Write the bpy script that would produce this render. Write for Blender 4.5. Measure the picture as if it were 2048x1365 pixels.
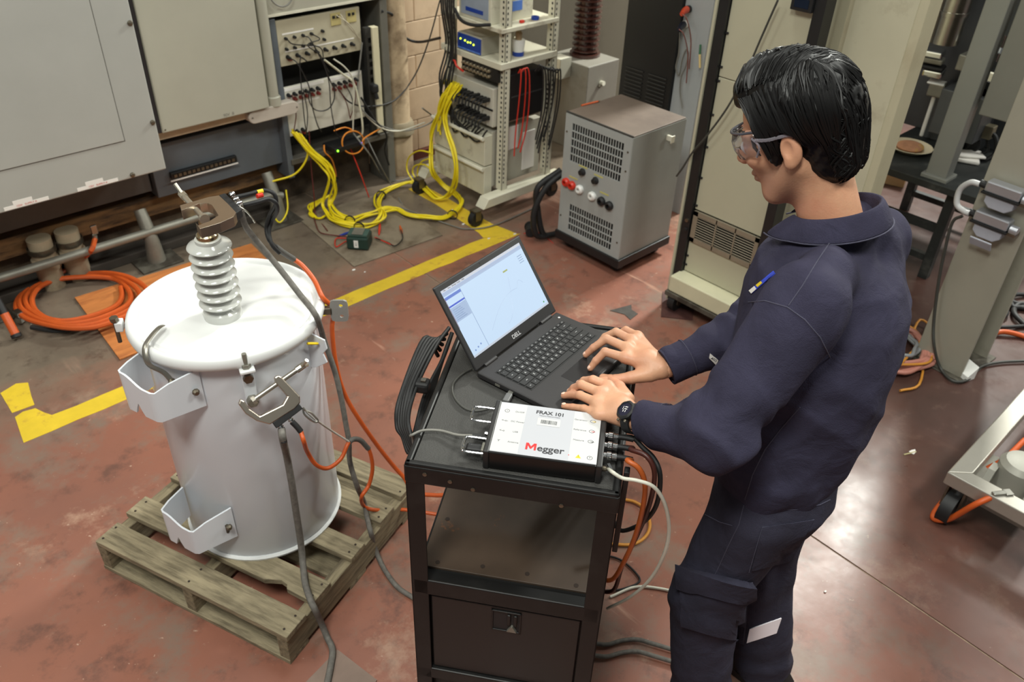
import bpy, bmesh, math, random
import numpy as np
from math import sin, cos, pi, radians, sqrt, atan2
from mathutils import Vector, Matrix, noise as mnoise

for _o in list(bpy.data.objects): bpy.data.objects.remove(_o)
random.seed(7)
scene = bpy.context.scene
COL = scene.collection

# ---------------------------------------------------------------- camera
# world: X runs along the cabinet wall, Y runs towards it, Z up; metres
HC = 2.28                       # the photographer stands on a platform
YAW, PITCH, ROLL = radians(44.5), radians(35.6), radians(2.31)
FPX, CX, CY = 1653.0, 1024.0, 682.5
_cp, _sp, _cr, _sr = cos(PITCH), sin(PITCH), cos(ROLL), sin(ROLL)
def _rot(v): return Vector((v[0]*cos(YAW)+v[1]*sin(YAW), -v[0]*sin(YAW)+v[1]*cos(YAW), v[2]))
_r0, _u0 = Vector((1, 0, 0)), Vector((0, _sp, _cp))
FWD = _rot((0, _cp, -_sp)); RIGHT = _rot(_cr*_r0+_sr*_u0); UPV = _rot(-_sr*_r0+_cr*_u0)
cam_data = bpy.data.cameras.new('camera'); cam = bpy.data.objects.new('camera', cam_data); COL.objects.link(cam)
cam_data.sensor_width = 36; cam_data.lens = FPX/2048*36
cam_data.clip_start = .05; cam_data.clip_end = 60
cam_data.dof.use_dof = True; cam_data.dof.focus_distance = 1.75; cam_data.dof.aperture_fstop = 6.0
_m = Matrix((RIGHT, UPV, -FWD)).transposed().to_4x4(); _m.translation = (0, 0, HC)
cam.matrix_world = _m
scene.camera = cam
EYE = Vector((0, 0, HC))
def ray(x, y): return FWD+RIGHT*((x-CX)/FPX)-UPV*((y-CY)/FPX)
def at_z(x, y, z=0.): d = ray(x, y); return EYE+d*((z-HC)/d.z)          # measured photo points -> places in the hall
def at_y(x, y, Y): d = ray(x, y); return EYE+d*(Y/d.y)
def at_x(x, y, X): d = ray(x, y); return EYE+d*(X/d.x)
def at_v(x, y, p): d = ray(x, y); return EYE+d*((p[0]*d.x+p[1]*d.y)/(d.x**2+d.y**2))

# ---------------------------------------------------------------- world, lamps, exposure
w = bpy.data.worlds.new('hall_air'); scene.world = w; w.use_nodes = True
w.node_tree.nodes['Background'].inputs[0].default_value = (.97, 1, .96, 1)
w.node_tree.nodes['Background'].inputs[1].default_value = .18
def area(name, loc, sx, sy, power, color=(.985, 1, .925), aim=None):
    l = bpy.data.lights.new(name, 'AREA'); l.shape = 'RECTANGLE'; l.size = sx; l.size_y = sy; l.energy = power; l.color = color
    o = bpy.data.objects.new(name, l); COL.objects.link(o); o.location = loc
    if aim is not None: o.rotation_euler = (Vector(aim)-Vector(loc)).to_track_quat('-Z', 'Y').to_euler()
    return o
LAMPS = [((-0.9, 0.2, 4.8), 190), ((-1.6, 3.2, 5.0), 75), ((2.6, -1.2, 5.0), 120), ((8.36, 2.6, 5.6), 1050), ((2.2, 2.4, 5.2), 60), ((8.6, -1.8, 5.6), 320)]  # first one is an added front fill, set just behind the camera
for _i, (_l, _p) in enumerate(LAMPS):
    area('bay_and_fill_lamp', _l, 1.5, .8, _p)
scene.view_settings.view_transform = 'Standard'; scene.view_settings.look = 'None'
scene.view_settings.exposure = -0.12; scene.view_settings.gamma = 1; scene.view_settings.use_curve_mapping = False

# ---------------------------------------------------------------- materials
def lin(c): return tuple(((v/255)/12.92 if v/255 <= .04045 else ((v/255+.055)/1.055)**2.4) for v in c)
MATS = {}
def mat(name, rgb, rough=.5, metal=0., var=.12, scale=6., rgb2=None, amount=.5, scale2=3., bump=0., bscale=60., stretch=None, emit=0., trans=0., spec=.5, sharp=.1, coat=0., alpha=1., sheen=0.):
    """procedural material: base colour varied by noise, optional second colour in blotches, fine bump"""
    if name in MATS: return MATS[name]
    m = bpy.data.materials.new(name); m.use_nodes = True; nt = m.node_tree; nd = nt.nodes; lk = nt.links
    b = nd['Principled BSDF']; c = lin(rgb)
    tc = nd.new('ShaderNodeTexCoord'); mp = nd.new('ShaderNodeMapping'); lk.new(tc.outputs['Object'], mp.inputs[0])
    if stretch: mp.inputs['Scale'].default_value = stretch
    n1 = nd.new('ShaderNodeTexNoise'); n1.inputs['Scale'].default_value = scale; n1.inputs['Detail'].default_value = 5; n1.inputs['Roughness'].default_value = .62
    lk.new(mp.outputs[0], n1.inputs['Vector'])
    r1 = nd.new('ShaderNodeValToRGB'); lk.new(n1.outputs['Fac'], r1.inputs[0])
    r1.color_ramp.elements[0].position = .3; r1.color_ramp.elements[1].position = .7
    r1.color_ramp.elements[0].color = (*[v*(1-var) for v in c], 1); r1.color_ramp.elements[1].color = (*[min(1, v*(1+var)) for v in c], 1)
    out = r1.outputs[0]
    if rgb2 is not None:
        n2 = nd.new('ShaderNodeTexNoise'); n2.inputs['Scale'].default_value = scale2; n2.inputs['Detail'].default_value = 7; n2.inputs['Roughness'].default_value = .65
        lk.new(mp.outputs[0], n2.inputs['Vector'])
        r2 = nd.new('ShaderNodeValToRGB'); r2.color_ramp.elements[0].position = 1-amount-sharp; r2.color_ramp.elements[1].position = min(1, 1-amount+sharp)
        lk.new(n2.outputs['Fac'], r2.inputs[0])
        mx = nd.new('ShaderNodeMix'); mx.data_type = 'RGBA'; lk.new(r2.outputs[0], mx.inputs['Factor']); lk.new(out, mx.inputs['A']); mx.inputs['B'].default_value = (*lin(rgb2), 1)
        out = mx.outputs['Result']
    lk.new(out, b.inputs['Base Color'])
    b.inputs['Roughness'].default_value = rough; b.inputs['Metallic'].default_value = metal; b.inputs['Specular IOR Level'].default_value = spec
    if trans: b.inputs['Transmission Weight'].default_value = trans; b.inputs['IOR'].default_value = 1.1
    if coat: b.inputs['Coat Weight'].default_value = coat; b.inputs['Coat Roughness'].default_value = .1
    if sheen: b.inputs['Sheen Weight'].default_value = sheen; b.inputs['Sheen Roughness'].default_value = .4
    if alpha < 1: b.inputs['Alpha'].default_value = alpha
    if emit:
        for l_ in list(b.inputs['Base Color'].links): lk.remove(l_)
        b.inputs['Base Color'].default_value = (.02, .02, .02, 1); lk.new(out, b.inputs['Emission Color']); b.inputs['Emission Strength'].default_value = emit
    if bump:
        n3 = nd.new('ShaderNodeTexNoise'); n3.inputs['Scale'].default_value = bscale; n3.inputs['Detail'].default_value = 3; lk.new(mp.outputs[0], n3.inputs['Vector'])
        bp = nd.new('ShaderNodeBump'); bp.inputs['Strength'].default_value = bump; bp.inputs['Distance'].default_value = .004
        lk.new(n3.outputs['Fac'], bp.inputs['Height']); lk.new(bp.outputs[0], b.inputs['Normal'])
    MATS[name] = m
    return m

# ---------------------------------------------------------------- mesh building
class MB:
    def __init__(s): s.v = []; s.f = []
    def add(s, vs, fs):
        o = len(s.v); s.v += [Vector(p) for p in vs]; s.f += [tuple(i+o for i in f) for f in fs]; return s
    def box(s, c, d, rz=0., R=None):
        M = R if R is not None else Matrix.Rotation(rz, 3, 'Z'); c = Vector(c)
        vs = [c+M@Vector((d[0]/2*i, d[1]/2*j, d[2]/2*k)) for i in (-1, 1) for j in (-1, 1) for k in (-1, 1)]
        return s.add(vs, [(0, 1, 3, 2), (4, 6, 7, 5), (0, 4, 5, 1), (2, 3, 7, 6), (0, 2, 6, 4), (1, 5, 7, 3)])
    def bx(s, x0, x1, y0, y1, z0, z1): return s.box(((x0+x1)/2, (y0+y1)/2, (z0+z1)/2), (abs(x1-x0), abs(y1-y0), abs(z1-z0)))
    def tube(s, pts, r, n=8, caps=True, flat=1.):
        pts = [Vector(p) for p in pts]; rs = r if isinstance(r, (list, tuple)) else [r]*len(pts)
        vs = []; fs = []; up = None
        for i, p in enumerate(pts):
            t = (pts[min(i+1, len(pts)-1)]-pts[max(i-1, 0)])
            t = t.normalized() if t.length > 1e-9 else Vector((0, 0, 1))
            if up is None:
                a = Vector((0, 0, 1)) if abs(t.z) < .9 else Vector((1, 0, 0)); up = (a-t*a.dot(t)).normalized()
            else:
                up = up-t*up.dot(t); up = up.normalized() if up.length > 1e-6 else t.orthogonal().normalized()
            sd = t.cross(up)
            for k in range(n):
                a = 2*pi*k/n; vs.append(p+(sd*cos(a)+up*sin(a)*flat)*rs[i])
        for i in range(len(pts)-1):
            for k in range(n): fs.append((i*n+k, i*n+(k+1) % n, (i+1)*n+(k+1) % n, (i+1)*n+k))
        if caps: fs.append(tuple(reversed(range(n)))); fs.append(tuple(range((len(pts)-1)*n, len(pts)*n)))
        return s.add(vs, fs)
    def cyl(s, p0, p1, r0, r1=None, n=16): return s.tube([p0, p1], [r0, r0 if r1 is None else r1], n)
    def lathe(s, prof, n=32, c=(0, 0, 0), axis=None, close=False):
        c = Vector(c); Rm = Vector((0, 0, 1)).rotation_difference(Vector(axis)).to_matrix() if axis is not None else Matrix.Identity(3)
        vs = []; fs = []
        for r, z in prof:
            for k in range(n): a = 2*pi*k/n; vs.append(c+Rm@Vector((r*cos(a), r*sin(a), z)))
        m = len(prof)
        for i in range(m-1 if not close else m):
            j = (i+1) % m
            for k in range(n): fs.append((i*n+k, i*n+(k+1) % n, j*n+(k+1) % n, j*n+k))
        if not close:
            if prof[0][0] > 1e-6: fs.append(tuple(reversed(range(n))))
            if prof[-1][0] > 1e-6: fs.append(tuple(range((m-1)*n, m*n)))
        return s.add(vs, fs)
    def prism(s, poly, h0, h1, M=None, off=(0, 0, 0)):
        """2-D polygon (a, b) extruded from h0 to h1 along the third axis of M"""
        M = M or Matrix.Identity(3); off = Vector(off); n = len(poly)
        vs = [off+M@Vector((a, b, h0)) for a, b in poly]+[off+M@Vector((a, b, h1)) for a, b in poly]
        fs = [tuple(reversed(range(n))), tuple(range(n, 2*n))]+[(i, (i+1) % n, n+(i+1) % n, n+i) for i in range(n)]
        return s.add(vs, fs)
    def sphere(s, c, r, n=12, m=8, sc=(1, 1, 1)):
        prof = [(max(1e-7, r*sin(pi*i/m)), -r*cos(pi*i/m)) for i in range(m+1)]
        o = len(s.v); s.lathe(prof, n)
        for i in range(o, len(s.v)): p = s.v[i]; s.v[i] = Vector((p.x*sc[0], p.y*sc[1], p.z*sc[2]))+Vector(c)
        return s
    def build(s, name, m, parent=None, smooth=False, bevel=0., seg=2, angle=35):
        me = bpy.data.meshes.new(name); me.from_pydata([tuple(p) for p in s.v], [], s.f); me.validate()
        bm = bmesh.new(); bm.from_mesh(me); bmesh.ops.recalc_face_normals(bm, faces=bm.faces); bm.to_mesh(me); bm.free()
        if m is not None: me.materials.append(m)
        if smooth: me.shade_smooth(); me.set_sharp_from_angle(angle=radians(angle))
        o = bpy.data.objects.new(name, me); COL.objects.link(o)
        if parent is not None: o.parent = parent
        if bevel:
            md = o.modifiers.new('soft_edges', 'BEVEL'); md.width = bevel; md.segments = seg; md.limit_method = 'ANGLE'; md.angle_limit = radians(40)
        return o
def tag(o, label, cat, group=None):
    o['label'] = label; o['category'] = cat
    if group: o['group'] = group
    return o
def thing(name, label, cat, loc=(0, 0, 0), rz=0., group=None):
    o = bpy.data.objects.new(name, None); o.empty_display_size = .1; COL.objects.link(o); o.location = loc; o.rotation_euler = (0, 0, rz)
    return tag(o, label, cat, group)
def struct(o): o['kind'] = 'structure'; return o
def copy_part(src, parent, loc=None):
    c = src.copy(); COL.objects.link(c); c.parent = parent
    if loc is not None: c.location = loc
    return c
def spline(pts, k=6):
    pts = [Vector(p) for p in pts]; out = []
    P = [pts[0]*2-pts[1]]+pts+[pts[-1]*2-pts[-2]]
    for i in range(1, len(P)-2):
        a, b, c, d = P[i-1:i+3]
        for j in range(k):
            t = j/k
            out.append(.5*((2*b)+(c-a)*t+(2*a-5*b+4*c-d)*t*t+(3*b-a-3*c+d)*t**3))
    out.append(pts[-1]); return out
def cable(name, pts, r, m, label, cat='cable', group=None, k=6, n=7, parent=None):
    o = MB().tube(spline(pts, k), r, n).build(name, m, parent, smooth=True, angle=60)
    if parent is None: tag(o, label, cat, group)
    return o
def text(s, size, m, parent, loc, rot=None, name='lettering', depth=.0004, align='CENTER', sx=1., bold=0.):
    """flat print: built-in font turned into a thin mesh"""
    cu = bpy.data.curves.new(name, 'FONT'); cu.body = s; cu.size = size; cu.align_x = align; cu.align_y = 'CENTER'; cu.extrude = depth; cu.offset = bold
    t = bpy.data.objects.new(name, cu); COL.objects.link(t)
    me = bpy.data.meshes.new_from_object(t); bpy.data.objects.remove(t); bpy.data.curves.remove(cu)
    me.materials.clear(); me.materials.append(m)
    o = bpy.data.objects.new(name, me); COL.objects.link(o); o.parent = parent; o.location = loc
    if rot is not None: o.rotation_euler = rot
    o.scale = (sx, 1, 1)
    return o
FACE_Y = (radians(90), 0, 0)                 # print on a face that looks towards -Y
FACE_X = (radians(90), 0, radians(-90))      # print on a face that looks towards -X

# shared materials
m_grey = mat('grey_enamel', (168, 168, 162), .42, var=.04, scale=3)
m_beige = mat('beige_grey_enamel', (170, 167, 152), .45, var=.05, scale=3)
m_cream = mat('cream_enamel', (192, 187, 162), .45, var=.05, scale=3, rgb2=(150, 140, 115), amount=.32, scale2=5, sharp=.12)
m_rackcream = mat('rack_enamel', (208, 204, 184), .45, var=.06, scale=5, rgb2=(140, 125, 105), amount=.33, scale2=8, sharp=.1)
m_blue = mat('blue_grey_enamel', (92, 98, 104), .5, var=.1, scale=4)
m_black = mat('black_enamel', (26, 26, 27), .45, var=.15, scale=8)
m_rubber = mat('black_rubber', (24, 24, 25), .6, var=.2, scale=20)
m_steel = mat('bare_steel', (165, 163, 155), .32, 1., var=.1, scale=10)
m_chrome = mat('chrome', (225, 225, 225), .08, 1., var=.02)
m_galv = mat('galvanised_pipe', (140, 138, 128), .5, .6, var=.15, scale=12)
m_orange = mat('orange_cable_sheath', (198, 86, 32), .45, var=.12, scale=10)
m_yellow = mat('yellow_cable_sheath', (228, 206, 26), .45, var=.08, scale=10)
m_greycable = mat('grey_cable_sheath', (120, 118, 112), .55, var=.15, scale=15)
m_white = mat('white_plastic', (232, 232, 228), .4, var=.03)
m_red = mat('red_plastic', (200, 50, 35), .4, var=.1)
m_ink = mat('black_ink', (30, 30, 32), .6, var=.1)
m_label = mat('white_label', (232, 228, 222), .6, var=.03)
m_dirt = mat('dusty_brown', (120, 105, 88), .8, var=.25, scale=6, rgb2=(70, 60, 50), amount=.45, scale2=5)
m_timber = mat('old_timber', (132, 98, 62), .8, var=.25, scale=6, rgb2=(70, 52, 36), amount=.45, scale2=4, stretch=(1, 6, 6))
m_yellowtag = mat('yellow_plastic', (235, 205, 40), .45, var=.05)
m_bolt = mat('dull_bolt', (120, 112, 98), .4, .9, var=.2, scale=30)
# ================================================================ structure: floor, markings, wall
def floor_material():
    m = bpy.data.materials.new('worn_red_concrete'); m.use_nodes = True; nt = m.node_tree; nd = nt.nodes; lk = nt.links
    b = nd['Principled BSDF']; tc = nd.new('ShaderNodeTexCoord')
    def nz(scale, det=6, rough=.6, off=0., st=None):
        mp = nd.new('ShaderNodeMapping'); mp.inputs['Location'].default_value = (off, off*.7, 0); lk.new(tc.outputs['Object'], mp.inputs[0])
        if st: mp.inputs['Scale'].default_value = st
        n = nd.new('ShaderNodeTexNoise'); n.inputs['Scale'].default_value = scale; n.inputs['Detail'].default_value = det; n.inputs['Roughness'].default_value = rough
        lk.new(mp.outputs[0], n.inputs['Vector']); return n.outputs['Fac']
    def ramp(fac, a, bb, ca=(0, 0, 0, 1), cb=(1, 1, 1, 1)):
        r = nd.new('ShaderNodeValToRGB'); r.color_ramp.elements[0].position = a; r.color_ramp.elements[1].position = bb
        r.color_ramp.elements[0].color = ca; r.color_ramp.elements[1].color = cb; lk.new(fac, r.inputs[0]); return r.outputs[0]
    def mix(f, A, B):
        x = nd.new('ShaderNodeMix'); x.data_type = 'RGBA'; lk.new(f, x.inputs['Factor'])
        for s, v in (('A', A), ('B', B)):
            if isinstance(v, tuple): x.inputs[s].default_value = (*lin(v), 1)
            else: lk.new(v, x.inputs[s])
        return x.outputs['Result']
    def math(op, a, bv):
        x = nd.new('ShaderNodeMath'); x.operation = op; x.use_clamp = True
        for i, v in enumerate((a, bv)):
            if isinstance(v, (int, float)): x.inputs[i].default_value = v
            else: lk.new(v, x.inputs[i])
        return x.outputs[0]
    red = mix(ramp(nz(1.1), .35, .68), (146, 94, 76), (128, 86, 73))
    red = mix(ramp(nz(7, 8, .7, 3), .52, .66), red, (108, 74, 63))                      # darker scuffs
    red = mix(ramp(nz(2.2, 9, .72, 9), .57, .66), red, (166, 130, 110))                  # bare pale patches
    red = mix(ramp(nz(3.1, 8, .7, 13), .50, .64), red, (128, 106, 93))                   # grey grime
    red = mix(ramp(nz(30, 4, .7, 5), .66, .72), red, (190, 160, 140))                    # specks
    red = mix(ramp(nz(5, 5, .6, 17, (1, .12, 1)), .63, .68), red, (180, 138, 118))      # scrapes
    grey = mix(ramp(nz(1.6, 8, .7, 21), .38, .66), (124, 111, 96), (96, 85, 74))
    grey = mix(ramp(nz(9, 6, .7, 2), .55, .7), grey, (84, 72, 62))
    sep = nd.new('ShaderNodeSeparateXYZ'); lk.new(tc.outputs['Object'], sep.inputs[0])
    wob = math('MULTIPLY', nz(1.3, 5, .6, 31), 1.0)
    dist = nd.new('ShaderNodeMath'); dist.operation = 'SUBTRACT'; lk.new(sep.outputs['Y'], dist.inputs[0]); dist.inputs[1].default_value = 2.95
    d2 = nd.new('ShaderNodeMath'); d2.operation = 'ADD'; lk.new(dist.outputs[0], d2.inputs[0]); lk.new(wob, d2.inputs[1])
    unpainted = ramp(d2.outputs[0], .62, 1.0)                                             # the strip by the wall was never painted
    rd = nd.new('ShaderNodeMath'); rd.operation = 'SUBTRACT'; lk.new(sep.outputs['X'], rd.inputs[0]); lk.new(sep.outputs['Y'], rd.inputs[1])
    r3 = nd.new('ShaderNodeMath'); r3.operation = 'ADD'; lk.new(rd.outputs[0], r3.inputs[0]); lk.new(wob, r3.inputs[1])
    r4 = nd.new('ShaderNodeMath'); r4.operation = 'MULTIPLY'; lk.new(r3.outputs[0], r4.inputs[0]); r4.inputs[1].default_value = .25
    brown = mix(ramp(nz(1.4, 7, .65, 41), .36, .66), (80, 54, 48), (66, 47, 42))
    brown = mix(ramp(nz(6, 8, .72, 43), .56, .68), brown, (94, 72, 63))
    col = mix(ramp(r4.outputs[0], .45, .75), red, brown)                                  # browner towards the aisle
    col = mix(unpainted, col, grey)
    lk.new(col, b.inputs['Base Color'])
    rg = ramp(nz(3, 6, .65, 8), .3, .7, (.26, .26, .26, 1), (.46, .46, .46, 1)); lk.new(rg, b.inputs['Roughness'])
    b.inputs['Specular IOR Level'].default_value = .55
    bp = nd.new('ShaderNodeBump'); bp.inputs['Strength'].default_value = .12; bp.inputs['Distance'].default_value = .003; lk.new(nz(26, 5, .6, 1), bp.inputs['Height']); lk.new(bp.outputs[0], b.inputs['Normal'])
    return m
m_floor = floor_material()
floor = struct(bpy.data.objects.new('floor', None)); COL.objects.link(floor)
JX = 2.14                                                   # expansion joint between two slabs (it runs slightly askew)
MB().prism([(-4, -5), (2.05, -5), (2.345, 4.6), (-4, 4.6)], -.12, 0).build('slab', m_floor, floor)
MB().prism([(2.058, -5), (14, -5), (14, 9), (2.47, 9), (2.353, 4.6)], -.12, 0).build('slab', m_floor, floor)
MB().prism([(2.045, -5), (2.065, -5), (2.36, 4.6), (2.34, 4.6)], -.1, -.004).build('joint_filler', mat('joint_filler', (150, 130, 110), .9, var=.3, scale=30), floor)

m_paint = mat('yellow_floor_paint', (216, 184, 48), .5, var=.1, scale=8, rgb2=(176, 130, 60), amount=.36, scale2=11, sharp=.06)
def marking(poly):
    o = MB().prism(poly, 0, .0012).build('floor_marking', m_paint); struct(o); return o
def edge_wob(x0, x1, y, n, a):
    return [(x0+(x1-x0)*i/n, y+random.uniform(-a, a)) for i in range(n+1)]
marking(edge_wob(.30, 3.0, 3.02, 26, .004)+list(reversed(edge_wob(.44, 2.80, 3.115, 24, .004)))+[(.42, 3.16), (.405, 3.205), (.36, 3.215), (.325, 3.2)])
marking([(.325, 3.235), (.41, 3.23), (.42, 3.3), (.44, 3.40), (.40, 3.425), (.33, 3.40)])
marking([(.26, 3.44), (.335, 3.43), (.33, 3.52), (.27, 3.6), (.2, 3.6), (.2, 3.5)])
marking([(2.80, 3.118), (2.985, 3.024), (2.955, 3.21), (2.955, 3.4), (2.968, 3.62), (2.97, 3.9), (2.86, 3.9), (2.86, 3.63), (2.84, 3.4), (2.82, 3.18)])

# block wall beside and behind the rolling rack
m_block = mat('cream_wall_paint', (214, 188, 158), .6, var=.08, scale=4, rgb2=(150, 122, 96), amount=.3, scale2=3, sharp=.15, bump=.2, bscale=40)
m_mortar = mat('wall_mortar', (150, 124, 98), .9, var=.2, scale=10)
wall = struct(MB().bx(-4, 14, 4.29, 4.5, -.02, 3.2).build('wall_left', m_mortar))
src = MB().bx(-.197, .197, -.02, .02, -.099, .099).build('wall_block', m_block, wall, bevel=.004)
first = True
for r in range(10):
    for c in range(9):
        p = (3.02+.40*c+(.2 if r % 2 else 0), 4.272+random.uniform(-.0015, .0015), .16+.21*r)
        if first: src.location = p; first = False
        else: copy_part(src, wall, p)
for o in wall.children: o.scale = (1, 1, 1.045)
struct(MB().bx(3.98, 7.0, 4.2, 4.25, 0, 2.2).build('trim_5', mat('dark_olive_sheet', (90, 83, 70), .8, var=.12, scale=2, rgb2=(76, 69, 57), amount=.4, scale2=2)))  # flat darker sheet covering the far stretch of the block wall
struct(MB().bx(2.86, 3.97, 4.225, 4.29, .0, .055).build('baseboard_left', mat('red_brown_board', (96, 48, 36), .7, var=.2)))
m_backwall = mat('far_wall_paint', (196, 190, 178), .7, var=.1, scale=1.5)
struct(MB().bx(12.0, 12.2, -5, 9, 0, 4).build('wall_back', m_backwall))
# dirty render on the wall below the electrical cabinets
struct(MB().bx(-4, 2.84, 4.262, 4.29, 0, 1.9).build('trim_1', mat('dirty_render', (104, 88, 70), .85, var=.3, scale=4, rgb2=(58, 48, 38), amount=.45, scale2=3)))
t = MB().bx(-1.5, 2.23, 4.18, 4.262, .185, .29).build('trim_2', m_timber, bevel=.004); struct(t)
t = MB().bx(-1.5, 2.23, 4.21, 4.262, .335, .40).build('trim_3', m_timber, bevel=.004); struct(t)

# ================================================================ electrical cabinets on the wall
cab = thing('electrical_cabinet', 'large light grey wall cabinet with inset door outline and white tape labels', 'cabinet', (0, 3.85, .565))
MB().bx(-.7, 1.383, 0, .36, 0, 1.5).build('body', m_grey, cab, bevel=.006)
# thin raised cover around the door, so the door outline reads as a gap
MB().bx(-.6, 1.221, -.004, .01, .186, 1.4).build('door', m_grey, cab, bevel=.002)
gap = MB()
gap.bx(-.6, 1.2255, -.0005, .004, .182, .1855); gap.bx(1.2215, 1.2250, -.0005, .004, .182, 1.4)
gap.build('door_gap', mat('door_gap_grey', (84, 82, 76), .8), cab)
ms = MB().lathe([(.012, 0), (.012, .004), (.009, .009), (.0, .011)], 12, axis=(0, -1, 0)).build('screw', m_bolt, cab, smooth=True)
for i, (X, zz) in enumerate(((1.367, .239), (1.367, .688), (1.219, .017), (.6, .017))):
    (ms if i == 0 else copy_part(ms, cab)).location = (X, 0, zz)
for X0, X1 in ((.655, .84), (.965, 1.15)):
    t = MB(); t.bx(X0, X1, -.001, 0, .006, .022); t.bx(X0+.04, X0+.12, -.001, 0, .022, .040); t.build('tape_label', m_label, cab)
    text('125V   SUPPLY A', .012, m_red, cab, ((X0+X1)/2, -.0013, .014), FACE_Y, name='tape_lettering', depth=.0001)

cb2 = thing('wall_enclosure', 'beige-grey plain wall enclosure next to the large grey cabinet', 'cabinet', (0, 3.95, .70))
MB().bx(1.44, 2.02, 0, .31, 0, 1.3).build('body', m_beige, cb2, bevel=.005)
MB().bx(1.425, 1.44, .012, .3, 0, 1.3).build('gap_shade_strip', mat('gap_shade', (52, 48, 50), .6, var=.15), cb2)  # dark strip puts the shade between the two cabinets into its colour
text('90V  B', .022, mat('faded_ink', (120, 118, 110), .7), cb2, (1.79, -.0006, .016), FACE_Y, depth=.0001)
MB().lathe([(.004, 0), (.004, .002), (0, .003)], 8, axis=(0, -1, 0)).build('screw', m_bolt, cb2).location = (1.455, 0, .015)
MB().bx(1.43, 1.98, .06, .12, -.055, -.012).build('mounting_rail', mat('cream_rail', (196, 176, 148), .6, var=.15, scale=9), cb2, bevel=.003)
bb = thing('lower_wiring_box', 'dark blue-grey wiring box under the beige enclosure', 'box', (0, 4.1, .31))
MB().bx(1.40, 2.17, 0, .16, 0, .28).build('body', m_blue, bb, bevel=.004)
MB().bx(.2, 1.39, .04, .16, .03, .26).build('side_body', mat('dark_grey_paint', (84, 82, 80), .6, var=.15), bb, bevel=.004)
tb = thing('terminal_strip', 'black terminal strip with white rail on the blue-grey wiring box', 'terminal strip', (0, 4.1, .40))
MB().bx(1.48, 1.85, -.025, 0, 0, .035).build('body', m_black, tb, bevel=.003)
MB().bx(1.47, 1.85, -.032, -.026, -.008, -.002).build('rail', m_label, tb)
s0 = MB().bx(-.008, .008, -.008, 0, -.008, .008).build('terminal', m_bolt, tb)
for i in range(14): (s0 if i == 0 else copy_part(s0, tb)).location = (1.50+.025*i, -.025, .018)
# conduit with pull box
cd = thing('conduit', 'beige vertical conduit ending in a rounded pull box', 'conduit', (2.075, 4.0, .66))
MB().tube([(0, 0, .06), (0, 0, 1.2)], .03, 14).build('pipe', m_beige, cd, smooth=True)
MB().lathe([(.038, .03), (.038, .075), (.034, .08)], 14).build('collar', m_beige, cd, smooth=True)
pb = MB(); prof = [( .095-.035*0+.035*sin(a), .035*cos(a)) for a in [pi*k/8 for k in range(9)]]+[(-.135-.035*sin(a), -.035*cos(a)) for a in [pi*k/8 for k in range(9)]]
pb.prism(prof, -.03, .03, Matrix(((1, 0, 0), (0, 0, 1), (0, 1, 0)))); pb.build('pull_box', mat('conduit_grey', (186, 176, 164), .5, var=.08), cd, bevel=.004)
s0 = MB().lathe([(.004, 0), (.004, .003), (0, .004)], 8, axis=(0, -1, 0)).build('screw', m_bolt, cd)
for i, x in enumerate((-.15, .115)): (s0 if i == 0 else copy_part(s0, cd)).location = (x, -.03, 0)
# white panel over the instrument bay
op = thing('switch_enclosure', 'cream switch panel just above the instrument bay', 'panel', (0, 4.03, 1.125))
MB().bx(2.06, 2.86, 0, .2, 0, .6).build('body', m_beige, op, bevel=.004)
MB().bx(2.06, 2.86, -.004, 0, 0, .012).build('lip', mat('pale_enamel', (214, 210, 192), .45), op)
cable('loop_wire', [(2.13, 4.02, 1.32), (2.14, 4.01, 1.22), (2.19, 4.0, 1.175), (2.25, 4.0, 1.2), (2.27, 4.01, 1.3)], .004, m_greycable, 'thin grey cord looped in front of the cream overhead panel')

# ================================================================ instrument bay
bay = thing('instrument_bay', 'open wall bay with two beige jack panels of test sockets', 'instrument bay', (0, 4.05, .33))
m_dark = mat('bay_dark_steel', (46, 45, 42), .6, var=.2)  # plain dark steel, shared by back plates, slots and vents
m_jackpanel = mat('jack_panel', (180, 172, 148), .5, var=.07, scale=5)
m_palepanel = mat('pale_jack_panel', (204, 200, 186), .5, var=.06, scale=5)
MB().bx(2.13, 2.165, -.01, .2, -.1, .78).build('side_post', m_blue, bay, bevel=.003)
MB().bx(2.82, 2.87, -.01, .2, -.33, .84).build('side_post', mat('steel_post', (112, 110, 102), .5, .3, var=.12), bay, bevel=.003)
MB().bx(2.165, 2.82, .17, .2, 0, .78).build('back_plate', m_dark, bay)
MB().bx(2.15, 2.83, -.02, .2, -.02, .012).build('tray', mat('tray_steel', (96, 92, 84), .55, .3, var=.15), bay, bevel=.003)
up = MB().bx(2.17, 2.69, 0, .02, .53, .765).build('upper_jack_panel', m_jackpanel, bay, bevel=.002)
lo = MB().bx(2.17, 2.675, 0, .02, .14, .415).build('lower_jack_panel', m_palepanel, bay, bevel=.002)
jack = MB().lathe([(.011, 0), (.011, .006), (.008, .006), (.008, .028), (.005, .034), (0, .034)], 10, axis=(0, -1, 0)).build('socket', m_rubber, up, smooth=True)
redjack = MB().lathe([(.011, 0), (.011, .006), (.008, .006), (.008, .022), (0, .024)], 10, axis=(0, -1, 0)).build('socket', mat('maroon_plastic', (116, 40, 34), .45), up, smooth=True)
jack_up = [(2.215+.058*i, .575) for i in range(8)]
jack.location = (2.215, 0, .575); redjack.location = (2.222, -.002, .565)
for X, z in jack_up[1:]: copy_part(jack, up, (X, 0, z))
for i in range(4):
    copy_part(jack, up, (2.215+.052*i, .012, .672)); copy_part(jack, up, (2.212+.05*i, .012, .618))
copy_part(jack, up, (2.44, .012, .675)); copy_part(jack, up, (2.445, .012, .63))
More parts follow.
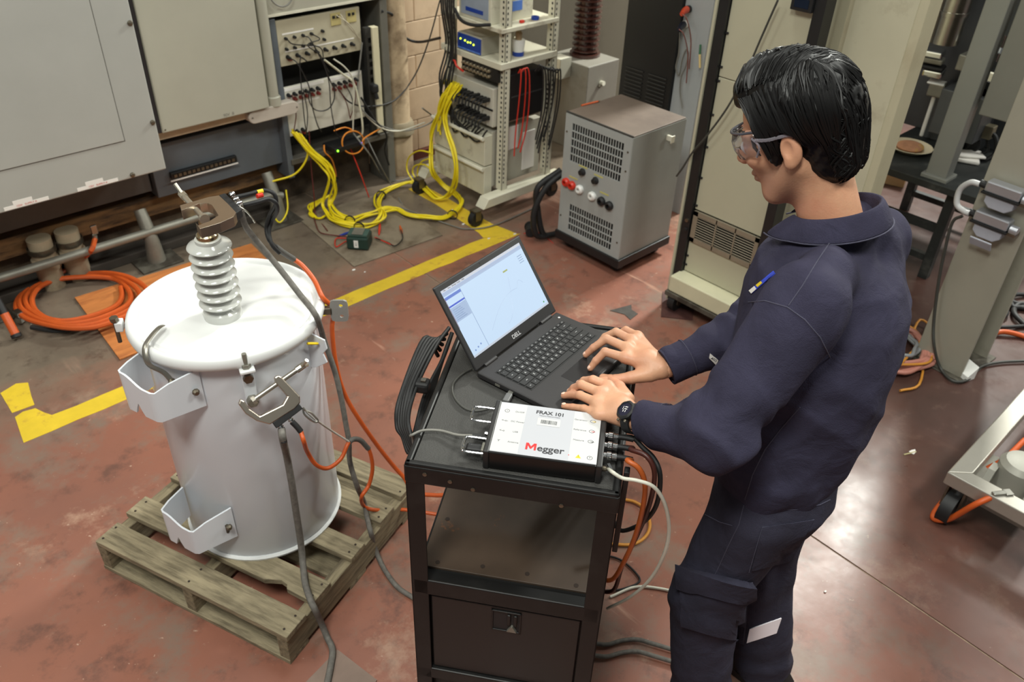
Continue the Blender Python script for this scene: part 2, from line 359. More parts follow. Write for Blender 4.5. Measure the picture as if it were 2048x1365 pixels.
for X0 in (2.50, 2.60):
    MB().bx(X0, X0+.065, -.004, 0, .69, .755).build('outlet_plate', m_yellowtag if False else mat('ivory_plate', (190, 176, 120), .5), up, bevel=.002)
    for dx in (.018, .044): MB().bx(X0+dx-.008, X0+dx+.008, -.008, -.003, .728, .742).build('outlet', m_rubber, up)
MB().bx(2.20, 2.39, -.0012, 0, .690, .698).build('label_strip', m_label, up); MB().bx(2.205, 2.64, -.0012, 0, .600, .606).build('label_strip', m_label, up)
for i in range(12):
    if i == 6: continue
    X = 2.19+.037*i+(.0 if i < 6 else .03)
    copy_part(jack, lo, (X, 0, .375)); copy_part(redjack, lo, (X, 0, .348))
for i in range(2): copy_part(jack, lo, (2.215+.036*i, 0, .165)); copy_part(redjack, lo, (2.217+.036*i, 0, .15))
MB().bx(2.172, 2.42, -.0012, 0, .395, .412).build('label_strip', m_label, lo); MB().bx(2.46, 2.67, -.0012, 0, .395, .412).build('label_strip', m_label, lo)
MB().bx(2.175, 2.38, -.0012, 0, .316, .326).build('label_strip', m_label, lo)
ps = thing('power_strip', 'ivory vertical outlet strip mounted on the edge of the instrument bay', 'power strip', (2.765, 4.03, .36))
MB().bx(-.022, .022, -.012, .03, 0, .62).build('body', mat('ivory_plastic', (204, 196, 166), .5, var=.06), ps, bevel=.003)
s0 = MB().bx(-.014, .014, -.0, .012, -.014, .014).build('outlet', mat('brown_plastic', (70, 46, 36), .5), ps)
for i in range(7): (s0 if i == 0 else copy_part(s0, ps)).location = (-.03, .0, .28+.045*i)
MB().bx(-.06, -.022, .0, .03, .0, .62).build('back_channel', m_dark, ps)
pk = thing('power_plug', 'bulky black power plug beside the ivory outlet strip', 'plug', (2.73, 4.015, .64))
MB().box((0, 0, 0), (.04, .05, .05)).build('body', m_rubber, pk, bevel=.01); MB().tube([(0, -.01, -.02), (.005, -.02, -.06)], .012, 10).build('strain_relief', m_rubber, pk)
sw = thing('network_switch', 'small black network switch with green and blue indicator lights on the bay tray', 'switch', (2.48, 4.0, .345), .05)
MB().box((0, 0, .02), (.21, .12, .03)).build('body', m_black, sw, bevel=.004)
for x, c, nm in ((-.085, (120, 255, 40), 'green_led'), (.085, (40, 60, 255), 'blue_led')):
    MB().sphere((x, -.062, .02), .006, 10, 6).build('indicator_light', mat(nm, c, .4, emit=6.), sw)
cable('bent_cable', [(2.58, 4.0, .38), (2.60, 3.98, .40), (2.605, 3.975, .46), (2.60, 3.98, .56), (2.585, 4.0, .70), (2.53, 4.02, .76), (2.42, 4.02, .86)], .006, mat('bone_cable', (204, 200, 176), .5), 'bone coloured cable hanging down the middle of the jack panels')
oc = [at_y(706+22*sin(a), 285+23*cos(a), 3.98-.002*i) for i, a in enumerate([2*pi*k/10 for k in range(0, 24)])]
cable('orange_patch_wire', [at_y(668, 262, 3.99), at_y(690, 255, 3.985)]+oc[5:]+[at_y(760, 258, 3.99)], .0045, mat('orange_patch_cord', (228, 140, 50), .5), 'thin orange patch cord coiled at the end of the bay tray', k=3, n=6)
cable('orange_patch_wire', [at_y(648, 290, 4.0), at_y(650, 305, 3.99), at_y(664, 320, 4.0), at_y(672, 352, 4.05), at_y(668, 375, 4.1)], .0045, mat('orange_patch_cord', (228, 140, 50), .5), 'thin orange patch cord dropping below the network switch', n=6)
leads = [(0, 'u', 3, [(617, 170), (625, 215), (635, 250)]), (1, 'u', 4, [(600, 120), (605, 200), (612, 260)]), (4, 'u', 1, [(655, 150), (662, 215), (671, 262)]),
         (2, 'u', 5, [(615, 90), (640, 110), (650, 130)]), (5, 'u', 6, [(640, 95), (648, 130), (662, 165)])]
m_lead = mat('black_test_lead', (34, 33, 33), .5)
for i, (ja, _u, _k, pts) in enumerate(leads):
    X, z = jack_up[ja]
    p0 = Vector((2.215+.052*(i % 4), 4.03, .33+.672)) if i > 1 else Vector((X, 4.02, .33+z))
    cable('test_lead', [p0, p0+Vector((.015, -.04, -.02))]+[at_y(a, b, 3.985-.006*i) for a, b in pts]+[at_y(pts[-1][0]+8, pts[-1][1]+14, 4.0)], .0032, m_lead, 'thin black test lead hanging across the jack panels', group='test leads on the jack panels', n=6)
u = [at_y(x, y, 3.98) for x, y in ((619, 178), (618, 200), (628, 218), (645, 222), (660, 215), (669, 195), (668, 172))]
cable('test_lead', u, .0034, m_lead, 'black test lead bowed in a half loop over the lower jack panel', n=6)
for i, (xa, ya, xb, yb) in enumerate(((584, 190, 588, 262), (606, 178, 612, 275), (672, 172, 700, 235), (690, 168, 706, 225), (710, 160, 700, 238))):
    cable('test_lead', [at_y(xa, ya, 4.0), at_y((xa+xb)/2+6, (ya+yb)/2, 3.99), at_y(xb, yb, 4.0)], .0028, mat('maroon_test_lead', (92, 36, 32), .5) if i % 2 == 0 else m_lead, ('dark red' if i % 2 == 0 else 'short black')+' lead dangling over the lower jack panel', group=('dark red' if i % 2 == 0 else 'short black')+' leads on the lower jack panel', n=6)
cable('grey_wire', [at_y(667, 118, 4.02), at_y(690, 135, 3.99), at_y(706, 160, 3.98), at_y(707, 200, 3.98), at_y(706, 260, 3.97)], .0042, mat('light_grey_cord', (196, 192, 176), .5), 'pale grey cord curving over the right of the jack panels')
for i, (a, b) in enumerate(((30, 74), (28, 68))):
    cable('mains_wire', [at_y(672+8*i, a, 4.03), at_y(700, 50+6*i, 3.99), at_y(722, b+12, 4.0)], .003, mat('beige_cord', (166, 156, 134), .5), 'thin beige cord plugged into the outlet plates of the bay', group='beige cords at the outlet plates', n=6)
cable('wall_wire', [at_y(724, 85, 4.03), at_y(715, 180, 4.02), at_y(725, 220, 3.98), at_y(760, 250, 3.98), at_y(800, 262, 4.0), at_y(840, 255, 3.95), at_y(868, 238, 3.9), (2.9, 3.78, .55)], .0045, m_greycable, 'grey cord sagging from the bay across to the rolling rack')
cable('wall_wire', [at_y(763, 22, 4.04), at_y(785, 30, 4.1), at_y(800, 60, 4.15), at_y(815, 78, 4.15), at_y(840, 84, 4.1), at_y(880, 76, 3.8)], .008, m_rubber, 'thick black cord drooping over the cream block wall')
cable('wall_wire', [at_y(880, 0, 4.1), at_y(858, 80, 4.1), at_y(830, 150, 4.1), at_y(790, 200, 4.05), at_y(740, 213, 4.0), at_y(700, 205, 3.99), at_y(676, 178, 4.0)], .0045, m_lead, 'long thin black cord swinging from the rack to the lower jack panel')
cable('wall_wire', [at_y(722, 195, 4.0), at_y(750, 240, 3.98), at_y(773, 270, 3.97), at_y(770, 300, 4.0), at_y(778, 330, 4.02)], .006, m_rubber, 'black cord hanging at the corner of the instrument bay')

# ================================================================ pipes at the foot of the wall
pl = thing('round_column', 'dusty cream round service column beside the instrument bay', 'column', (2.99, 4.15, 0))
MB().lathe([(.085, 0), (.085, .24), (.075, .26), (.075, .8), (.07, 1.0), (.07, 2.0)], 20).build('shaft', mat('dusty_column', (182, 160, 130), .8, var=.2, scale=5, rgb2=(108, 88, 66), amount=.42, scale2=4, bump=.3), pl, smooth=True)
MB().lathe([(.088, .26), (.098, .27), (.098, .33), (.088, .35)], 20).build('collar', mat('dusty_collar', (150, 138, 114), .8, var=.2), pl, smooth=True)
rl = thing('guard_rail', 'low galvanised pipe rail standing along the foot of the wall', 'rail', (0, 4.03, 0))
MB().tube([(-.8, 0, .185), (2.0, 0, .175), (2.06, 0, .15)], .022, 14).build('rail_pipe', m_galv, rl, smooth=True)
s0 = MB().tube([(0, 0, 0), (0, 0, .13), (0, .03, .20), (0, .07, .28)], [.05, .036, .034, .03], 14).build('stanchion', m_galv, rl, smooth=True)
s1 = MB().bx(-.11, .11, -.09, .09, 0, .012).build('base_plate', mat('grimy_plate', (98, 94, 84), .7, .2, var=.25, rgb2=(60, 54, 46), scale2=8), rl, bevel=.002)
for i, X in enumerate((1.29, 2.02, .45)): (s0 if i == 0 else copy_part(s0, rl)).location = (X, 0, 0); (s1 if i == 0 else copy_part(s1, rl)).location = (X, 0, 0)
for i, X in enumerate((.80, .93)):
    q = thing('floor_pipe', 'stubby cream pipe rising from the floor behind the rail, '+('nearer the cabinet edge' if i else 'the one beside the orange coil'), 'pipe', (X, 4.13, 0), 0, 'cream floor pipes')
    MB().lathe([(.058, 0), (.058, .1), (.064, .11), (.064, .16), (.056, .17), (.056, .27)], 18).build('shaft', mat('cream_pipe', (160, 146, 122), .65, var=.15, scale=7, rgb2=(120, 104, 84), scale2=6, amount=.4), q, smooth=True)
    MB().lathe([(.061, .2), (.066, .2), (.066, .225), (.061, .225)], 18, close=True).build('clamp_band', m_bolt, q, smooth=True)
dk = struct(MB().bx(-.9, 2.1, 4.10, 4.26, 0, .05).build('trim_4', mat('dark_kerb', (58, 52, 46), .85, var=.3, scale=5), bevel=.005))
# ================================================================ things on the floor by the wall
ply = tag(MB().prism([(.795, 3.302), (1.70, 3.30), (1.76, 3.88), (.833, 3.94)], .001, .009).build('plywood_sheet', mat('plywood', (190, 118, 62), .65, var=.15, scale=5, rgb2=(150, 84, 44), amount=.4, scale2=4, stretch=(1, 5, 1)), bevel=.001), 'orange-brown plywood sheet lying on the floor behind the drum', 'board')
tag(MB().prism([(2.052, 3.315), (2.637, 3.286), (2.72, 3.95), (2.12, 4.0)], .001, .006).build('floor_plate', mat('dusty_steel_plate', (136, 124, 106), .65, .15, var=.15, scale=6, rgb2=(100, 86, 70), amount=.42, scale2=5)), 'square dusty steel cover plate under the small green box', 'plate')
tag(MB().prism([(.50, 1.38), (.70, 1.425), (.73, 1.26), (.56, 1.2)], .0005, .004).build('floor_patch', mat('grey_scuff_plate', (128, 108, 96), .55, var=.12, scale=9)), 'small grey steel plate on the floor in front of the pallet', 'plate')
tag(MB().prism([(2.786, 2.141), (2.86, 2.12), (2.909, 2.105), (2.875, 2.075), (2.87, 2.03), (2.80, 2.02), (2.815, 2.07)], .0005, .003).build('torn_scrap', mat('grey_felt', (70, 66, 62), .9, var=.2, scale=30)), 'torn dark grey scrap of mat on the floor by the load box', 'scrap')
for i, (x, y, s) in enumerate(((707, 541, .012), (1030, 469, .012), (978, 478, .009), (927, 449, .011), (730, 545, .006), (1650, 1185, .006), (1825, 905, .02), (905, 421, .008))):
    p = at_z(x, y)
    tag(MB().prism([(p.x+s*random.uniform(.6, 1.2)*cos(a), p.y+s*.6*random.uniform(.6, 1.2)*sin(a)) for a in [2*pi*k/6 for k in range(6)]], .001, .004).build('paper_chip', m_label), 'tiny white paper chip lying on the floor', 'scrap', 'white chips on the floor')

# orange lead coil
c0, pts = Vector((165, 600)), []
def ell(cx, cy, a, b, tilt, t): return (cx+a*cos(t)*cos(tilt)-b*sin(t)*sin(tilt), cy+a*cos(t)*sin(tilt)+b*sin(t)*cos(tilt))
pts = [at_y(190, 478, 4.08), at_y(183, 500, 4.0), at_z(160, 522, .08), at_z(120, 548, .05)]
ts = [4.0+(-.42)*k for k in range(56)]
for k, tt in enumerate(ts):
    u_ = k/len(ts); a = 133-42*u_+8*sin(k*.9); b = 56-16*u_+3*sin(k*1.3)
    e = ell(168-12*u_+4*sin(k*.37), 600-4*u_, a, b, -.13, tt); pts.append(at_z(e[0], e[1], .02+.045*abs(sin(k*.23))))
coil = thing('orange_lead_coil', 'thick orange test lead coiled on the floor under the wall cabinet', 'cable', at_z(165, 600))
def rel(ps, o): return [Vector(p)-o for p in ps]
MB().tube(spline(rel(pts, coil.location), 4), .0125, 8).build('lead', m_orange, coil, smooth=True)
lug = MB().tube(rel([at_y(190, 480, 4.08), at_y(189, 470, 4.08)], coil.location), [.015, .013], 10).build('lug_barrel', m_steel, coil, smooth=True)
MB().box(at_y(188, 460, 4.085)-coil.location, (.03, .012, .05)).build('lug', m_steel, coil, bevel=.003)
MB().tube(spline(rel([at_z(62, 655, .03), at_z(110, 662, .02), at_z(150, 658, .02), at_z(180, 645, .02)], coil.location)), .011, 8).build('dark_sleeve', m_rubber, coil, smooth=True)
cl = MB(); cl.box(at_z(45, 636, .03)-coil.location, (.06, .03, .03), .6); cl.box(at_z(36, 626, .05)-coil.location, (.03, .05, .02), .2); cl.build('end_clamp', m_steel, coil, bevel=.004)
hs = thing('hot_stick', 'orange fibreglass stick with black end cap leaning by the orange coil', 'pole', at_z(37, 682))
b0 = Vector((0, 0, .02)); e0 = at_v(0, 612, (at_z(37, 682)+Vector((-.05, .1, 0))))-hs.location
MB().tube([b0+(e0-b0)*.08, b0+(e0-b0)*.75], .019, 12).build('shaft', m_orange, hs, smooth=True)
MB().tube([b0, b0+(e0-b0)*.1], .023, 12).build('end_cap', m_rubber, hs, smooth=True)
MB().tube([b0+(e0-b0)*.75, b0+(e0-b0)*1.9], .018, 12).build('dark_section', m_rubber, hs, smooth=True)

# green potential box with test leads on the cover plate
g = Vector(((2.148+2.262)/2-.0, 3.48, .006))
gb = thing('green_instrument_transformer', 'small dark green box with silver top and white tag on the cover plate', 'instrument', g, radians(-48))
m_green = mat('dark_green_paint', (28, 52, 44), .45, var=.12)
MB().bx(-.06, .06, -.055, .055, .005, .075).build('body', m_green, gb, bevel=.008)
MB().bx(-.05, .05, -.045, .045, 0, .012).build('base_foot', m_green, gb)
MB().bx(-.055, .055, -.04, .04, .075, .092).build('terminal_block', mat('green_terminal', (60, 84, 76), .5), gb, bevel=.004)
MB().bx(-.03, .03, -.042, .03, .092, .097).build('name_plate', m_galv, gb, bevel=.001)
MB().bx(-.018, .006, -.0565, -.055, .018, .062).build('white_tag', m_label, gb)
text('4 06', .012, m_ink, gb, (-.006, -.0572, .04), (radians(90), radians(90), 0), depth=.0001)
for i, (ps, mm, lab) in enumerate((([(708, 478), (690, 477), (672, 478), (672, 494), (690, 484), (705, 478)], m_red, 'red test lead looped at the side of the green box'),
        ([(752, 477), (775, 485), (790, 492), (805, 478), (802, 460)], m_lead, 'black test lead curling past the steel cover plate'),
        ([(750, 475), (770, 484), (786, 491)], m_red, 'short red test clip lead on the cover plate'),
        ([(705, 475), (660, 470), (640, 465), (632, 450), (628, 430), (632, 400)], mat('maroon_test_lead', (92, 36, 32), .5), 'dark red lead running from the green box to the wall'))):
    cable('test_lead', [at_z(a, b, .02) for a, b in ps], .0035, mm, lab, n=6)
for i, (a, b, c, d, mm, lab) in enumerate(((676, 473, 703, 463, mat('blue_plastic', (30, 50, 130), .4), 'blue test clip beside the green box'), (758, 470, 760, 448, m_red, 'red test clip standing by the green box'), (800, 452, 804, 467, m_orange, 'orange test clip at the end of the black lead'))):
    tag(MB().tube([at_z(a, b, .012), at_z((a+c)/2, (b+d)/2, .016), at_z(c, d, .012)], [.004, .008, .005], 8).build('test_clip', mm, smooth=True), lab, 'clip')

# yellow cables from the bay to the rack
P1 = [('y', 588, 267, 4.0), ('y', 616, 299, 3.96), ('y', 651, 330, 3.93), ('y', 667, 358, 3.92), ('y', 672, 388, 3.93), ('z', 662, 410, .05), ('z', 672, 430, .03), ('z', 700, 441, .02), ('z', 730, 433, .02), ('z', 762, 421, .04), ('z', 792, 422, .02),
      ('z', 816, 432, .02), ('z', 851, 438, .02), ('z', 887, 436, .02), ('z', 914, 423, .02), ('z', 922, 405, .02), ('z', 910, 389, .02), ('z', 884, 370, .06), ('x', 864, 345, 2.9), ('x', 862, 300, 2.93), ('x', 866, 262, 2.95), ('x', 884, 225, 2.96), ('x', 895, 195, 2.97), ('x', 910, 172, 3.0)]
P2 = [('y', 592, 272, 4.0), ('y', 620, 306, 3.95), ('y', 648, 334, 3.92), ('y', 660, 365, 3.90), ('z', 648, 408, .06), ('z', 655, 428, .03), ('z', 672, 446, .02), ('z', 718, 454, .02), ('z', 748, 449, .02), ('z', 764, 432, .05), ('z', 754, 410, .02), ('z', 762, 391, .02), ('z', 798, 372, .02),
      ('z', 833, 366, .03), ('z', 852, 385, .02), ('z', 872, 400, .02), ('z', 892, 394, .04), ('x', 908, 372, 2.92), ('x', 913, 336, 2.92), ('x', 906, 300, 2.93), ('x', 896, 266, 2.95), ('x', 892, 232, 2.96), ('x', 902, 200, 2.97), ('x', 920, 176, 3.0)]
def path(P): return [{'x': at_x, 'y': at_y, 'z': at_z}[k](a, b, c) for k, a, b, c in P]
rnd = random.Random(3)
for i in range(9):
    base = path(P1 if i % 2 == 0 else P2); off = Vector((rnd.uniform(-.022, .022), rnd.uniform(-.022, .022), 0))
    ps = []
    for p in base:
        off = off*.8+Vector((rnd.uniform(-.012, .012), rnd.uniform(-.012, .012), 0)); ps.append(p+off+Vector((0, 0, rnd.uniform(0, .02))))
    cable('yellow_cable', ps, .0062, m_yellow, 'yellow cable bundled with others from the jack bay to the rolling rack', group='yellow cables between bay and rack', n=6, k=5)
for x, y in ((667, 358), (700, 441), (718, 454), (762, 391), (905, 430)):
    p = at_z(x, y, .03) if y > 365 else at_y(x, y, 3.92)
    ax = Vector((.7, .6, .1)) if y > 365 else Vector((.2, .1, 1))
    tag(MB().lathe([(.028, -.006), (.031, -.006), (.031, .006), (.028, .006)], 14, c=p, axis=ax, close=True).build('cable_tie', m_rubber), 'black cable tie around the yellow cable bundle', 'tie', 'cable ties on the yellow bundle')
cable('yellow_cable', [at_y(612, 280, 4.0), at_y(614, 315, 3.97), at_y(590, 348, 4.0), at_y(545, 363, 4.05)], .006, m_yellow, 'single yellow cable sweeping towards the timber under the wiring box')
cable('yellow_cable', [at_z(545, 430, .05), at_z(560, 445, .03), at_y(575, 420, 4.0), at_y(572, 380, 4.05)], .005, m_yellow, 'slack yellow cable tail behind the upper clamp leads')
for i in range(5):
    a = [at_z(664-i*6, 388+i*3, .05), at_z(640-6*i, 405+2*i, .04), at_z(618+3*i, 428+i, .02), at_z(640, 437, .02), at_z(660, 425, .03)]
    cable('yellow_cable', a, .0058, m_yellow, 'yellow cable loop splayed on the floor at the foot of the bundle', group='yellow loops at the foot of the bundle', n=6)
for i, ps in enumerate(([(828, 365), (814, 340), (818, 315), (838, 302), (862, 306)], [(845, 372), (826, 348), (830, 332), (850, 330), (866, 345)], [(840, 372), (835, 345), (842, 325), (856, 318)])):
    cable('yellow_cable', [at_x(a, b, 2.90+.02*i) for a, b in ps], .005, m_yellow, 'yellow cable curled beside the rear caster of the rolling rack', group='yellow curls by the rack caster', n=6)
for i, (ps, r, mm, lab) in enumerate((([('y', 703, 262, 3.98), ('y', 740, 310, 3.9), ('z', 765, 352, .02), ('z', 795, 362, .02), ('z', 830, 352, .02), ('z', 848, 345, .03)], .0045, m_greycable, 'grey cable trailing from the bay to the rack base'),
      ([('y', 725, 225, 4.0), ('y', 760, 255, 3.97), ('y', 800, 262, 3.95), ('y', 850, 245, 3.85)], .0045, mat('light_grey_cord', (196, 192, 176), .5), 'pale grey cord stretched from the outlet strip towards the rack'),
      ([('y', 733, 275, 3.98), ('y', 760, 330, 3.9), ('z', 785, 375, .01), ('z', 805, 410, .006)], .0035, m_greycable, 'thin grey cord crossing under the yellow bundle'),
      ([('y', 618, 262, 4.0), ('y', 622, 330, 3.98), ('y', 628, 390, 3.95), ('z', 632, 430, .01), ('z', 655, 462, .01)], .0035, mat('maroon_test_lead', (92, 36, 32), .5), 'dark red lead dropping from the bay beside the yellow bundle'),
      ([('y', 700, 295, 4.0), ('y', 720, 345, 3.95), ('z', 738, 395, .01)], .0035, m_red, 'short red lead hanging under the bay tray'),
      ([('z', 800, 415, .01), ('z', 900, 450, .01), ('z', 935, 458, .01), ('z', 990, 450, .01), ('z', 1080, 410, .01)], .004, m_greycable, 'thin grey cord looping around the front caster of the rack'))):
    cable('floor_wire', path(ps), r, mm, lab, n=6)

# ================================================================ rolling equipment rack
rk = thing('equipment_rack', 'cream perforated rolling rack on a braked base holding stacked instruments', 'rack', (3.0, 3.25, 0))
def rb(name, x0, x1, y0, y1, z0, z1, m, par=None, bev=.003):
    o = par or rk; return MB().bx(x0-3.0, x1-3.0, y0-3.25, y1-3.25, z0, z1).build(name, m, o, bevel=bev)
for Y in (3.23, 3.78):
    f = MB(); M = Matrix(((1, 0, 0), (0, 0, 1), (0, 1, 0)))
    f.prism([(-.10, .10), (-.06, .155), (.56, .155), (.56, .10)], Y-3.25, Y-3.25+.075, M); f.build('foot_bar', m_rackcream, rk, bevel=.004)
cs = MB().tube([(0, -.018, .045), (0, .018, .045)], .045, 18).build('caster_wheel', m_rubber, rk, smooth=True)
cf = MB(); cf.bx(-.02, .02, -.028, -.022, .04, .1); cf.bx(-.02, .02, .022, .028, .04, .1); cf.bx(-.02, .02, -.028, .028, .09, .1); cf = cf.build('caster_fork', m_bolt, rk)
for i, (X, Y) in enumerate(((-.135, .01), (.5, .02), (-.12, .56), (.5, .56))):
    (cs if i == 0 else copy_part(cs, rk)).location = (X, Y, 0); (cf if i == 0 else copy_part(cf, rk)).location = (X, Y, 0)
for X, Y in ((3.075, 3.27), (3.44, 3.27), (3.075, 3.72), (3.44, 3.72)):
    po = MB(); po.bx(X-3.0, X-2.955, Y-3.25, Y-3.244, .155, 2.0); po.bx(X-3.0, X-2.994, Y-3.25, Y-3.20, .155, 2.0); po.bx(X-2.961, X-2.955, Y-3.25, Y-3.20, .155, 2.0)
    po = po.build('post', m_rackcream, rk, bevel=.002)
    sl = MB()
    for k in range(62): sl.bx(X-2.99, X-2.983, Y-3.2515, Y-3.2495, .2+.028*k, .212+.028*k); sl.bx(X-3.0015, X-2.9995, Y-3.235, Y-3.225, .2+.028*k, .212+.028*k)
    sl = sl.build('slot_row', m_dark, po); sl['kind'] = 'stuff'
rb('shelf', 3.04, 3.47, 3.262, 3.77, 1.062, 1.085, m_rackcream); rb('shelf', 3.04, 3.47, 3.262, 3.77, .87, .905, m_rackcream)
# drawer unit
for k, (z0, z1) in enumerate(((.305, .485), (.12, .298))):
    d = rb('drawer', 3.0, 3.06, 3.34, 3.80, z0, z1, m_rackcream); d.name = 'drawer'
    h = MB().tube([(-.012, .09, z1-.012), (-.012, .55, z1-.012)], .012, 8).build('drawer_handle', mat('pale_enamel', (214, 210, 192), .45), d, smooth=True)
rb('drawer_case', 3.06, 3.45, 3.34, 3.74, .16, .5, mat('case_grey', (176, 172, 158), .5, var=.1, rgb2=(90, 82, 72), amount=.35, scale2=6))
rb('side_label', 3.15, 3.26, 3.332, 3.34, .36, .5, m_label); rb('side_label', 3.3, 3.4, 3.332, 3.34, .2, .44, m_label)
# instruments on it
def inst(name, label, x0, x1, y0, y1, z0, z1, m, cat='instrument'):
    t = thing(name, label, cat, ((x0+x1)/2, (y0+y1)/2, z0)); hx, hy = (x1-x0)/2, (y1-y0)/2
    MB().bx(-hx, hx, -hy, hy, 0, z1-z0).build('case', m, t, bevel=.004); t['hx'] = hx; return t, hx, hy, z1-z0
t, hx, hy, hz = inst('relay_tester', 'white boxed instrument with blue front and glowing yellow lamps on the rack shelf', 3.05, 3.30, 3.435, 3.63, .905, 1.0, m_beige)
fp = MB().bx(-hx-.004, -hx, -hy, hy, .006, hz-.006).build('front_panel', mat('royal_blue_panel', (28, 62, 150), .4, var=.05), t)
for k in range(5):
    MB().bx(-hx-.0055, -hx-.004, hy-.004-.038*k-.034, hy-.004-.038*k, .008, .016).build('button_strip', mat('light_blue_strip', (90, 130, 210), .4), fp)
led = MB().sphere((0, 0, 0), .005, 8, 6).build('lamp', mat('yellow_green_led', (210, 255, 40), .4, emit=5.), fp)
for k, (dy, dz) in enumerate(((.06, .06), (.022, .058), (-.002, .053), (-.024, .056), (-.05, .05))): (led if k == 0 else copy_part(led, fp)).location = (-hx-.005, dy+.01, dz)
t, hx, hy, hz = inst('bench_supply', 'beige bench instrument with a curved lead on the top rack shelf', 3.05, 3.36, 3.36, 3.62, 1.085, 1.30, m_rackcream)
MB().bx(-hx-.003, -hx, -hy+.02, hy-.02, .02, hz-.02).build('front_panel', mat('grey_blue_panel', (150, 160, 175), .4), t)
MB().bx(-hx-.005, -hx-.003, -hy+.06, hy-.06, .04, .06).build('display_strip', mat('royal_blue_panel', (28, 62, 150), .4), t)
MB().bx(-.02, .07, -hy-.003, -hy, .05, .10).build('side_vent', mat('light_blue_strip', (90, 130, 210), .4), t)
t, hx, hy, hz = inst('binding_post_panel', 'black panel with two rows of brass binding posts on the rack', 3.05, 3.2, 3.30, 3.6, .79, .868, m_black, 'panel')
bp0 = MB().lathe([(.009, 0), (.009, .012), (.006, .014), (.006, .024), (0, .025)], 8, axis=(-1, 0, 0)).build('binding_post', mat('brass_post', (190, 176, 150), .3, .8), t)
for k in range(16): (bp0 if k == 0 else copy_part(bp0, t)).location = (-hx, hy-.03-.03*(k % 8), .055-.03*(k//8))
t, hx, hy, hz = inst('relay_bank', 'pale relay chassis crowded with black plugs on the rack', 3.05, 3.42, 3.33, 3.72, .53, .75, mat('pale_chassis', (196, 192, 178), .5, var=.08))
MB().bx(-.14, .2, -hy-.004, -hy, .01, .2).build('black_side_cover', m_black, t, bevel=.003)
q0 = MB(); q0.bx(-.05, 0, -.008, .008, -.01, .01); q0.tube([(-.05, 0, 0), (-.075, 0, -.012), (-.085, 0, -.05)], .005, 6); q0 = q0.build('plug', m_rubber, t)
for r in range(2):
    for k in range(9): (q0 if (r, k) == (0, 0) else copy_part(q0, t)).location = (-hx, .06-.028*k, .155-.1*r+random.uniform(-.006, .006))
for k in range(4):
    MB().bx(-hx-.05, -hx, .09+.028*k, .108+.028*k, .16, .18).build('yellow_plug', m_yellow, t)
MB().bx(-hx-.004, -hx, -hy, hy, .095, .105).build('divider_bar', m_black, t)
t, hx, hy, hz = inst('black_chassis', 'black equipment chassis under the lower shelf, seen through the rack side', 3.14, 3.40, 3.29, 3.6, .56, .82, m_black, 'chassis')
MB().bx(-.12, .12, -hy-.002, -hy, .13, .138).build('groove_strip', mat('dark_grey_plastic', (60, 60, 60), .5), t)
tr = thing('cable_reel', 'white and blue spool of wire standing on the lower rack shelf', 'reel', (3.23, 3.33, .905))
MB().lathe([(.032, 0), (.032, .022)], 18).build('lower_flange', mat('royal_blue_panel', (28, 62, 150), .4), tr, smooth=True)
MB().lathe([(.03, .022), (.036, .065), (.036, .085)], 18).build('spool', m_white, tr, smooth=True)
MB().lathe([(.018, .085), (.02, .12), (.012, .13)], 12).build('wire_end', mat('copper_wire', (170, 150, 120), .4, .6), tr)
bt = thing('tape_roll', 'small blue tape roll on the top shelf of the rack', 'tape', (3.33, 3.31, 1.085)); MB().lathe([(.012, 0), (.022, 0), (.022, .016), (.012, .016)], 16, close=True).build('roll', mat('royal_blue_panel', (28, 62, 150), .4), bt)
rt_ = thing('red_adapter', 'tiny red adapter lying on the top rack shelf', 'adapter', (3.22, 3.30, 1.085)); MB().box((0, 0, .008), (.025, .018, .015)).build('body', m_red, rt_, bevel=.003); MB().box((.018, 0, .006), (.012, .006, .006)).build('pin', m_steel, rt_)
for i, (dx, z1) in enumerate(((0, .36), (.035, .40), (.06, .37))):
    cable('red_lead', [(3.17+dx*.3, 3.262, .835), (3.175+dx*.9, 3.245, .85), (3.17+dx*1.3, 3.245, .70), (3.155+dx*1.4, 3.25, .5), (3.15+dx*.8, 3.25, z1)], .004, m_red, 'red test lead hooked over the shelf at the rack side', group='red leads on the rack', n=6)
for i in range(8):
    x0 = 3.30+.02*i
    cable('black_lead', [(x0, 3.262, .82), (x0+.01, 3.235, .86-.01*i), (x0+.03, 3.225, .80), (x0+.035+rnd.uniform(-.02, .02), 3.235, .6), (x0+rnd.uniform(-.03, .03), 3.245, .42-.03*(i % 4))], .0045, m_lead, 'black lead draped in a hank on the rack side', group='black leads draped on the rack', n=6)
for i in range(7):
    y0 = 3.60+.018*i
    cable('hanging_lead', [(3.02, y0, 1.45), (3.0, y0+.005, 1.15), (3.01+.006*i, y0+rnd.uniform(-.02, .03), .9), (2.99, y0+.02, .72), (3.0, 3.68+rnd.uniform(-.05, .04), .58), (2.99, 3.60-.03*i, .44+.02*(i % 3)), (3.0, 3.5-.03*i, .53)], .0055, m_lead, 'black lead hanging down the front of the rolling rack', group='black leads on the rack front', n=6)
cable('power_lead', [(3.0, 3.60, 1.13), (2.98, 3.52, 1.09), (2.98, 3.42, 1.085), (3.02, 3.33, 1.10)], .009, m_rubber, 'thick black lead curving before the top shelf instrument')
cable('red_lead', [(3.02, 3.64, .84), (3.0, 3.6, .85), (2.99, 3.57, .83), (3.02, 3.55, .80)], .006, m_red, 'red plug lead at the edge of the binding post panel')
